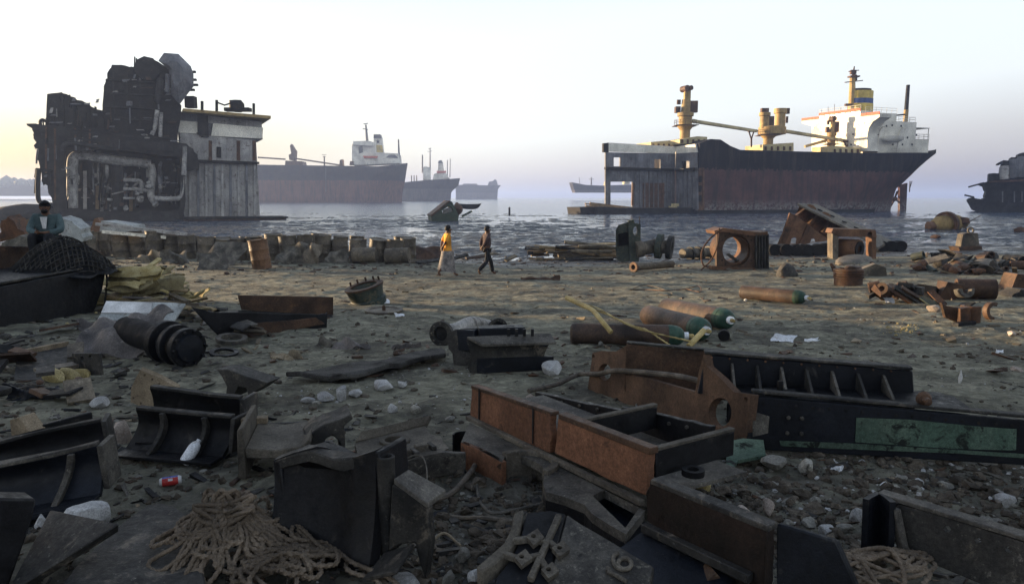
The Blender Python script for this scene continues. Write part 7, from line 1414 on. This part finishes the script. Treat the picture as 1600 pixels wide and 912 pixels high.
c = G(1131, 531); k = ppm(c); m = MB(); m.lathe([(0, 0), (9 * k, 0), (9.5 * k, .06), (7 * k, .14), (0, .15)], c + U(9 * k), V((.25, .9, .1)), 16); m.solo('cylinder_cap', 'soot_black', 'black valve cap lying right of the gas cylinder necks', 'cap')
m = MB(); m.tube(spline([at(886, 465, 10.0), at(905, 474, 9.6), at(925, 484, 9.2), at(940, 501, 8.85), at(955, 519, 8.7)], 6), [.035] * 10 + [.03] * 15, 8); m.solo('bent_pole', 'bamboo', 'bent yellow pole leaning on the nearest gas cylinder', 'pole')
for i, pts in enumerate(([(893, 470), (930, 480), (960, 496), (988, 510), (1030, 522), (1080, 533)], [(905, 473), (950, 492), (985, 507), (1010, 515), (1030, 528), (1048, 540)])):
    m = MB(); m.tube(spline([at(x, y, (10.0, 9.5, 8.95, 8.72, 8.66, 8.6)[j]) for j, (x, y) in enumerate(pts)], 8), .01, 6, lobes=3, twist=60); m.solo('twine', 'bamboo', ('upper', 'lower')[i] + ' yellowish twine stretched over the nearest gas cylinder', 'rope')
m = MB(); m.tube([at(1076, 541, 8.6), at(1100, 516, 8.8)], .035, 8); m.solo('short_stick', 'bamboo', 'short yellow stick standing at the neck of the middle gas cylinder', 'stick')
wire([(985, 452), (1010, 452), (1040, 455), (1070, 452), (1094, 456), (1092, 447), (1075, 449), (1058, 455)], .012, 'rusty_wire', 'rust_brown', 'tangle of rusty wire on the sand behind the gas cylinders', 'wire'); wire([(985, 452), (1005, 447), (1030, 450), (1050, 458), (1045, 462), (1030, 460)], .012, 'rusty_wire', 'steel_cable', 'dark wire strand beside the tangle of rusty wire', 'wire')
# ------------------------------------------------------------------ scrap cluster on the right
def lump(x, y, w, h, mt, name, label, cat, seed, group=None, sub=3, cuts=7):
    g = G(x, y); k = ppm(g); m = MB(); m.box(g + U(h * k * .42), (w * k, w * k * .8, h * k), rz=seed, M=Matrix.Rotation(seed, 3, 'Z') @ Matrix.Rotation(.3, 3, 'X'), j=w * k * .12); return m.solo(name, mt, label, cat, group, smooth=40)
o = thing('engine_scrap', 'dark rusty engine lump with bent plates, left end of the right-hand cluster', 'machinery', G(1398, 472)); g = G(1398, 472); k = ppm(g)
rnd = random.Random(91)
for i in range(12):
    c = g + V((rnd.uniform(-.4, .5), rnd.uniform(-.2, .35), rnd.uniform(.08, .34))); M = Matrix.Rotation(rnd.uniform(0, 3), 3, 'Z') @ Matrix.Rotation(rnd.uniform(-.7, .7), 3, 'X'); m = MB()
    if i % 4 == 3: m.lathe([(.06, 0), (.13, 0), (.13, .22), (.06, .22)], c, M @ V((0, 1, .2)), 14, closed=True); m.build('collar', ('soot_black', 'rust_dark')[i % 2], o)
    else: m.box(c, (rnd.uniform(.14, .4), rnd.uniform(.08, .3), rnd.uniform(.06, .26)), M=M, j=.04); m.build('cast_lump', ('rust_dark', 'soot_black', 'rust_brown', 'dusty_black')[rnd.randrange(4)], o, .008)
for i, (dx, a) in enumerate(((-.1, .6), (.08, .7), (.22, .5))): m = MB(); m.bar(g + V((dx - .2, -.2, .34)), g + V((dx + .3, -.3, .02)), .12, .04, a); m.build('bent_plate', ('rust_brown', 'dusty_black', 'rust_dark')[i], o)
c = G(1530, 468); k = ppm(c); o = thing('pipe_chunk', 'thick rusty pipe chunk at the right end of the right-hand cluster', 'pipe', c); m = MB(); m.lathe([(11 * k, 0), (16 * k, 0), (16 * k, .75), (11 * k, .75)], c + U(15 * k) + V((-.4, .2, 0)), V((.93, -.3, .02)), 22, closed=True); m.build('pipe_wall', 'rust_dark', o); m = MB(); m.lathe([(0, .7), (12 * k, .7), (12 * k, .72), (0, .72)], c + U(15 * k) + V((-.4, .2, 0)), V((.93, -.3, .02)), 20); m.build('end_plug', 'soot_black', o)
lump(1478, 468, 30, 30, 'rust_dark', 'bearing_scrap', 'angular rusty block in the middle of the right-hand cluster', 'scrap', 14, cuts=10); lump(1450, 468, 26, 22, 'soot_black', 'black_scrap', 'black scrap block left of the angular rusty block', 'scrap', 15, cuts=10)
c = G(1500, 470); k = ppm(c); m = MB(); m.lathe([(.1, 0), (.17, 0), (.17, .2), (.1, .2)], c + U(.2), V((.1, -.95, .2)), 18, 170, 370, closed=True); m.solo('half_bearing', 'cast_grey', 'grey half bearing shell in front of the rusty pipe chunk', 'bearing', bevel=.006)
for i, (a, b_, mt, lab) in enumerate((((1452, 452), (1475, 475), 'rust_brown', 'rusty strip leaning in the right-hand cluster'), ((1440, 462), (1460, 475), 'sea_green', 'greenish strip in the right-hand cluster'), ((1500, 476), (1520, 464), 'soot_black', 'dark bar before the rusty pipe chunk'))):
    m = MB(); m.bar(G(a[0], 478, .02) + U((476 - a[1]) * .012), G(b_[0], 480, .05), .14, .03, .4); m.solo('scrap_strip', mt, lab, 'scrap')
Q = VP(G(1480, 508), G(1530, 506)); m = MB(); m.ext(Q.L([(1472, 473), (1480, 478), (1502, 481), (1503, 506), (1478, 496)]), -Q.n2 * .06); m.solo('rusty_plate', 'rust_dark', 'dark rusty plate standing right of the pinkish stone', 'plate', bevel=.005)
c = G(1518, 508); k = ppm(c); m = MB(); m.lathe([(10 * k, 0), (15 * k, 0), (15 * k, 26 * k), (10 * k, 26 * k)], c + V((.05, .12, 0)), (0, 0, 1), 18, 190, 400, closed=True); m.ext(VP(G(1500, 510), G(1516, 510)).L([(1500, 482), (1516, 480), (1517, 508), (1501, 508)]), (.02, .12, 0)); m.solo('collar_casting', 'rust_brown', 'rusty block with a half-round collar standing right of the rusty plate', 'casting', bevel=.006)
c = G(1545, 500); m = MB(); m.lathe([(.09, 0), (.15, 0), (.15, .1), (.09, .1)], c + U(.14), V((.2, -.95, .1)), 20, 60, 270, closed=True); m.solo('c_shaped_bearing', 'rust_dark', 'C-shaped dark bearing half at the right of the collar casting', 'bearing', bevel=.005)
m = MB(); m.bar(G(1492, 512, .03), G(1520, 510, .03), .1, .05); m.solo('dark_bar', 'blue_black', 'dark bar lying before the collar casting', 'bar')
# ------------------------------------------------------------------ stones, plastic, can
def stone(x, y, w, h, mt, lab, seed, nm='stone', cat='stone', group=None, sink=.15): 
    g = G(x, y); k = ppm(g); m = MB(); m.rock(g + U(h * k * (.5 - sink)), (w * k * .56, w * k * .45, h * k * .6), seed, 3, cuts=16); return m.solo(nm, mt, lab, cat, group, smooth=16)
for i, (x, y, w, h, mt, lab) in enumerate(((157, 632, 34, 17, 'stone_white', 'white stone on bare soil behind the black channels'), (190, 686, 44, 42, 'stone_pink', 'large pale stone between the long and the black channels'), (508, 622, 34, 15, 'stone_white', 'flat white lump, left end of the white row below the charred plank'), (535, 621, 20, 34, 'stone_white', 'pointed white lump in the row below the charred plank'), (556, 616, 34, 14, 'stone_white', 'white slab right of the pointed lump below the charred plank'), (598, 606, 42, 16, 'stone_white', 'long white slab in the row below the charred plank'), (628, 603, 18, 14, 'stone_white', 'white lump at the right end of the row below the charred plank'), (480, 625, 26, 9, 'stone_white', 'low white lump left of the white row below the charred plank'),
    (614, 643, 21, 16, 'stone_white', 'lone white stone on the sand above the bearing cap'), (649, 642, 20, 15, 'stone_grey', 'grey stone right of the lone white stone'), (862, 588, 42, 27, 'stone_white', 'big pale stone on the sand right of the girder chunks'), (829, 627, 18, 18, 'stone_pink', 'yellowish stone on the back edge of the orange girder'), (938, 545, 12, 11, 'stone_grey', 'small grey stone below the nearest gas cylinder'), (703, 650, 20, 11, 'stone_grey', 'grey stone left of the orange girder'),
    (1292, 830, 34, 20, 'stone_white', 'smooth white stone on the rubble left of the angle frame'), (1338, 818, 22, 26, 'stone_white', 'upright white stone behind the left end of the angle frame'), (1320, 826, 26, 16, 'stone_grey', 'grey stone between the smooth and the upright white stones'), (1568, 784, 40, 22, 'stone_white', 'broken white stone under the bedplate at the right edge'), (1411, 788, 18, 26, 'stone_white', 'pointed white stone behind the angle frame'), (1520, 822, 50, 16, 'stone_white', 'flat white stone behind the angle frame flange'), (1210, 728, 44, 28, 'stone_grey', 'large grey stone below the bedplate, left one of two'), (1258, 735, 34, 24, 'stone_grey', 'large grey stone below the bedplate, right one of two'), (1160, 802, 30, 20, 'stone_pink', 'pinkish stone beside the dark brown beam'), (1200, 800, 26, 30, 'stone_pink', 'pinkish pitted stone in the rubble right of the dark brown beam'), (1098, 760, 40, 40, 'insulation', 'yellowish crumbly lump at the end of the orange girder'),
    (634, 906, 56, 32, 'stone_white', 'white lump under the wing of the big black block'), (722, 872, 26, 26, 'stone_grey', 'grey stone on the soil left of the numbered plate'), (740, 900, 24, 26, 'stone_white', 'white stone at the corner of the numbered plate'), (700, 900, 26, 30, 'stone_grey', 'grey stone at the bottom edge left of the numbered plate'), (143, 822, 92, 58, 'stone_white', 'big white stone behind the triangular plate'), (64, 818, 26, 26, 'stone_white', 'white stone between corner block and triangular plate'), (1460, 487, 24, 16, 'stone_pink', 'pinkish stone left of the dark rusty plate'), (1581, 527, 18, 11, 'stone_pink', 'pale stone near the right edge of the open sand'), (1588, 586, 24, 11, 'stone_pink', 'orange-tinted flat stone at the right edge'), (1098, 590, 10, 8, 'stone_grey', 'tiny stone behind the ribbed trough of the bedplate'), (1500, 602, 8, 24, 'stone_white', 'thin upright pale stone beyond the bedplate at the right'), (1165, 470, 8, 5, 'stone_white', 'tiny white stone before the lone gas cylinder'))):
    stone(x, y, w, h, mt, lab, 100 + i)
for i, (x, y, w, h, lab) in enumerate(((1225, 534, 34, 16, 'crumpled white plastic on the sand right of the gas cylinders'), (1271, 536, 26, 6, 'flat scrap of white plastic right of the crumpled plastic'), (822, 547, 34, 14, 'white plastic behind the girder chunk'), (1390, 473, 14, 12, 'small white plastic before the engine scrap'), (602, 474, 14, 10, 'white plastic against the tilted thick ring'), (624, 498, 14, 7, 'white plastic at the edge of the flat flange'), (1563, 557, 12, 6, 'small white plastic on the far right sand'), (1308, 735, 18, 8, 'strip of white plastic on the rubble below the bedplate'), (1386, 760, 16, 8, 'white plastic on the rubble below the green paint'))):
    sheet(x, y, w, h, (i * 37) % 50 - 20, 35, 'plastic_white', 'plastic_scrap', lab, 'plastic', 80 + i, .012, None, .02, .004)
g = G(290, 724); a, b = g + V((-.02, 0, .045)), g + V((.07, .05, .07)); m = MB(); d = (b - a).normalized(); m.lathe([(0, -.06), (.03, -.055), (.036, -.03), (.036, .05), (.028, .08), (.014, .095), (.014, .11), (0, .11)], g + V((.015, .02, .06)), V((.45, .3, .75)), 16); m.solo('plastic_bottle', 'plastic_white', 'crushed white plastic bottle before the black channels', 'bottle')
g = G(267, 753); c = g + U(.026); ax = V((.93, .36, .03)).normalized(); o = thing('drink_can', 'flattened red, white and blue drink can on the dark soil', 'can', g); m = MB(); m.lathe([(0, -.058), (.02, -.058), (.023, -.05), (.0255, -.045), (.0255, .045), (.023, .052), (.02, .057), (0, .055)], c, ax, 20); m.build('can_body', 'can_white', o)
X_ = V((0, -.75, .66)); m = MB(); m.lathe([(.0259, -.044), (.0263, -.044), (.0263, .04), (.0259, .04)], c, ax, 16, -18, 130, x=X_, closed=True); m.build('red_band', 'can_red', o); m = MB(); m.lathe([(.0259, -.044), (.0263, -.044), (.0263, .04), (.0259, .04)], c, ax, 8, -100, -24, x=X_, closed=True); m.build('blue_band', 'can_blue', o)
m = MB(); m.lathe([(.0265, -.012), (.0268, -.012), (.0268, .012), (.0265, .012)], c, ax, 6, -6, 24, x=X_, closed=True); m.build('white_mark', 'can_white', o)
# ------------------------------------------------------------------ uncountable small stuff
def scatter(name, label, cat, n, reg, size, mt, seed, sub=1, squash=.7, kind='stuff', sink=.25):
    rnd = random.Random(seed); m = MB(); k = 0
    vs0, fs0 = ICO[sub]
    while k < n:
        x, y = reg(rnd); g = G(x, y)
        s = size(rnd); k += 1; q = Matrix.Rotation(rnd.uniform(0, 6.28), 3, 'Z'); sx, sy, sz = s * rnd.uniform(.7, 1.3), s * rnd.uniform(.6, 1.1), s * squash * rnd.uniform(.6, 1.1)
        o = len(m.v); ph = rnd.uniform(0, 9)
        pl = [(V((rnd.gauss(0, 1), rnd.gauss(0, 1), rnd.gauss(0, .8))).normalized(), rnd.uniform(.35, .8)) for _ in range(6)]
        for p in vs0:
            f = 1 + .22 * math.sin(5 * p.x + ph) * math.cos(4 * p.y + ph * 1.7) + .1 * math.sin(9 * p.z + ph)
            for nn, dd_ in pl:
                ee = p.dot(nn) - dd_
                if ee > 0: p = p - nn * ee
            p2 = q @ V((p.x * sx * f, p.y * sy * f, p.z * sz * f)); m.v.append((g.x + p2.x, g.y + p2.y, g.z + p2.z + sz * (1 - 2 * sink) * .5))
        m.f += [tuple(i + o for i in t) for t in fs0]
    return m.solo(name, mt, label, cat, kind=kind, smooth=0)
def rubble_reg(r):
    x = r.uniform(1050, 1610); return x, r.uniform(700 + max(0, (x - 1165)) * .05, 870)
scatter('rubble', 'stony dark rubble below the long bedplate', 'rubble', 420, rubble_reg, lambda r: .005 + .045 * r.random() ** 5, 'stone_grey', 1, 2)
scatter('rubble', 'dark earth clods below the long bedplate', 'rubble', 2200, rubble_reg, lambda r: .006 + .05 * r.random() ** 5, 'earth_clod', 2, 2)
scatter('rubble', 'dark earth clods around the numbered plate and bearing cap', 'rubble', 700, lambda r: (r.uniform(600, 860), r.uniform(735, 915)), lambda r: .008 + .04 * r.random() ** 3, 'earth_clod', 3, 2)
scatter('rubble', 'grey chips around the numbered plate', 'rubble', 200, lambda r: (r.uniform(640, 800), r.uniform(770, 915)), lambda r: .006 + .025 * r.random() ** 2.5, 'stone_grey', 4, 2)
scatter('rubble', 'dark clods around the channels and the can', 'rubble', 600, lambda r: (r.uniform(-40, 430), r.uniform(640, 915)), lambda r: .006 + .035 * r.random() ** 3, 'earth_clod', 5, 2)
scatter('pebbles', 'grey pebbles strewn over the open sand', 'pebbles', 1500, lambda r: (r.uniform(-60, 1660), 440 + 300 * r.random() ** .8), lambda r: .006 + .035 * r.random() ** 4, 'stone_grey', 6)
scatter('pebbles', 'dark clods strewn over the open sand', 'pebbles', 1800, lambda r: (r.uniform(-60, 1660), 415 + 260 * r.random()), lambda r: .008 + .06 * r.random() ** 5, 'earth_clod', 7)
scatter('chips', 'small white chips strewn over the beach', 'chips', 420, lambda r: ((r.uniform(1000, 1640), 470 + 150 * r.random()) if r.random() < .6 else (r.uniform(420, 760), r.uniform(560, 640))), lambda r: .004 + .022 * r.random() ** 3.5, 'stone_white', 8)
scatter('chips', 'white chips in the rubble below the bedplate', 'chips', 160, rubble_reg, lambda r: .005 + .02 * r.random() ** 2.5, 'stone_white', 9, 2)
scatter('crumbs', 'yellow insulation crumbs on the sand', 'crumbs', 160, lambda r: ((r.gauss(1410, 16), r.gauss(517, 4)) if r.random() < .5 else (r.gauss(240, 70), r.gauss(486, 14))), lambda r: .01 + .03 * r.random() ** 2, 'insulation', 10)
scatter('shore_litter', 'dark litter along the shore and below the drums', 'litter', 900, lambda r: (r.uniform(120, 1620), r.gauss(410, 9)), lambda r: .03 + .13 * r.random() ** 3, 'rust_dark', 11, 2, .45)
scatter('shore_litter', 'grey litter along the shore and below the drums', 'litter', 500, lambda r: (r.uniform(120, 1620), r.gauss(412, 9)), lambda r: .03 + .12 * r.random() ** 3, 'cloth_rag', 12, 2, .45)
for i, (x, y, w, h, mt, lab) in enumerate(((540, 545, 60, 22, 'tarp', 'grey rag half buried in the sand above the charred plank'), (510, 540, 34, 20, 'cloth_rag', 'small brown rag left of the half-buried grey rag'), (445, 560, 50, 22, 'old_wood', 'brown scrap heap on the sand right of the hooked bracket'), (1230, 425, 30, 12, 'cloth_rag', 'rag on the sand before the dark lump'), (635, 545, 40, 8, 'tarp', 'thin rag right of the half-buried grey rag'))):
    sheet(x, y, w, h, 10 * i - 20, 25, mt, 'rag', lab, 'rag', 120 + i, .05)

def bits(name, label, n, reg, size, mt, seed):
    """small torn strips and flakes of metal lying about"""
    rnd = random.Random(seed); m = MB()
    for i in range(n):
        x, y = reg(rnd); g = G(x, y); L = size(rnd); M = Matrix.Rotation(rnd.uniform(0, 6.28), 3, 'Z') @ Matrix.Rotation(rnd.uniform(-.35, .35), 3, 'X') @ Matrix.Rotation(rnd.uniform(-.25, .25), 3, 'Y')
        m.box(g + U(L * .1), (L * rnd.uniform(.6, 1.6), L * rnd.uniform(.1, .6), L * rnd.uniform(.04, .2)), M=M, j=L * .1)
    return m.solo(name, mt, label, 'scrap', kind='stuff', smooth=0)
bits('metal_bits', 'dark metal bits on the soil between the foreground castings', 900, lambda r: (r.uniform(-40, 1640), 600 + 310 * r.random()), lambda r: .015 + .08 * r.random() ** 4, 'dusty_black', 1)
bits('metal_bits', 'rusty metal bits on the soil between the foreground castings', 260, lambda r: (r.uniform(-40, 1640), 560 + 350 * r.random()), lambda r: .012 + .07 * r.random() ** 4, 'rust_dark', 2)
bits('metal_bits', 'dark bits of scrap over the open sand', 800, lambda r: (r.uniform(200, 1640), 420 + 170 * r.random()), lambda r: .03 + .13 * r.random() ** 4, 'rust_dark', 3)
bits('metal_bits', 'grey bits of scrap and wood over the open sand', 520, lambda r: (r.uniform(120, 1640), 405 + 160 * r.random()), lambda r: .03 + .16 * r.random() ** 4, 'old_wood', 4)
bits('metal_bits', 'dense dark litter below the black barge and insulation', 420, lambda r: (r.uniform(-40, 330), 480 + 150 * r.random()), lambda r: .03 + .14 * r.random() ** 3, 'dusty_black', 5)

near_reg = lambda r: (r.uniform(-40, 1640), 615 + 300 * r.random())
bits('metal_bits', 'grey cast chips among the foreground castings', 320, near_reg, lambda r: .012 + .07 * r.random() ** 3.5, 'cast_grey', 6)
bits('metal_bits', 'brown rust flakes among the foreground castings', 420, near_reg, lambda r: .01 + .06 * r.random() ** 3.5, 'rust_brown', 7)
bits('metal_bits', 'pale wood and plastic slivers among the foreground castings', 130, near_reg, lambda r: .01 + .045 * r.random() ** 3, 'tan_plate', 8)
bits('metal_bits', 'black offcuts on the soil at lower left and bottom centre', 260, lambda r: (r.uniform(-40, 860), 640 + 270 * r.random()), lambda r: .03 + .1 * r.random() ** 3, 'oily_black', 9)
scatter('chips', 'small white chips among the foreground castings', 'chips', 170, near_reg, lambda r: .004 + .018 * r.random() ** 3, 'stone_white', 19, 2)
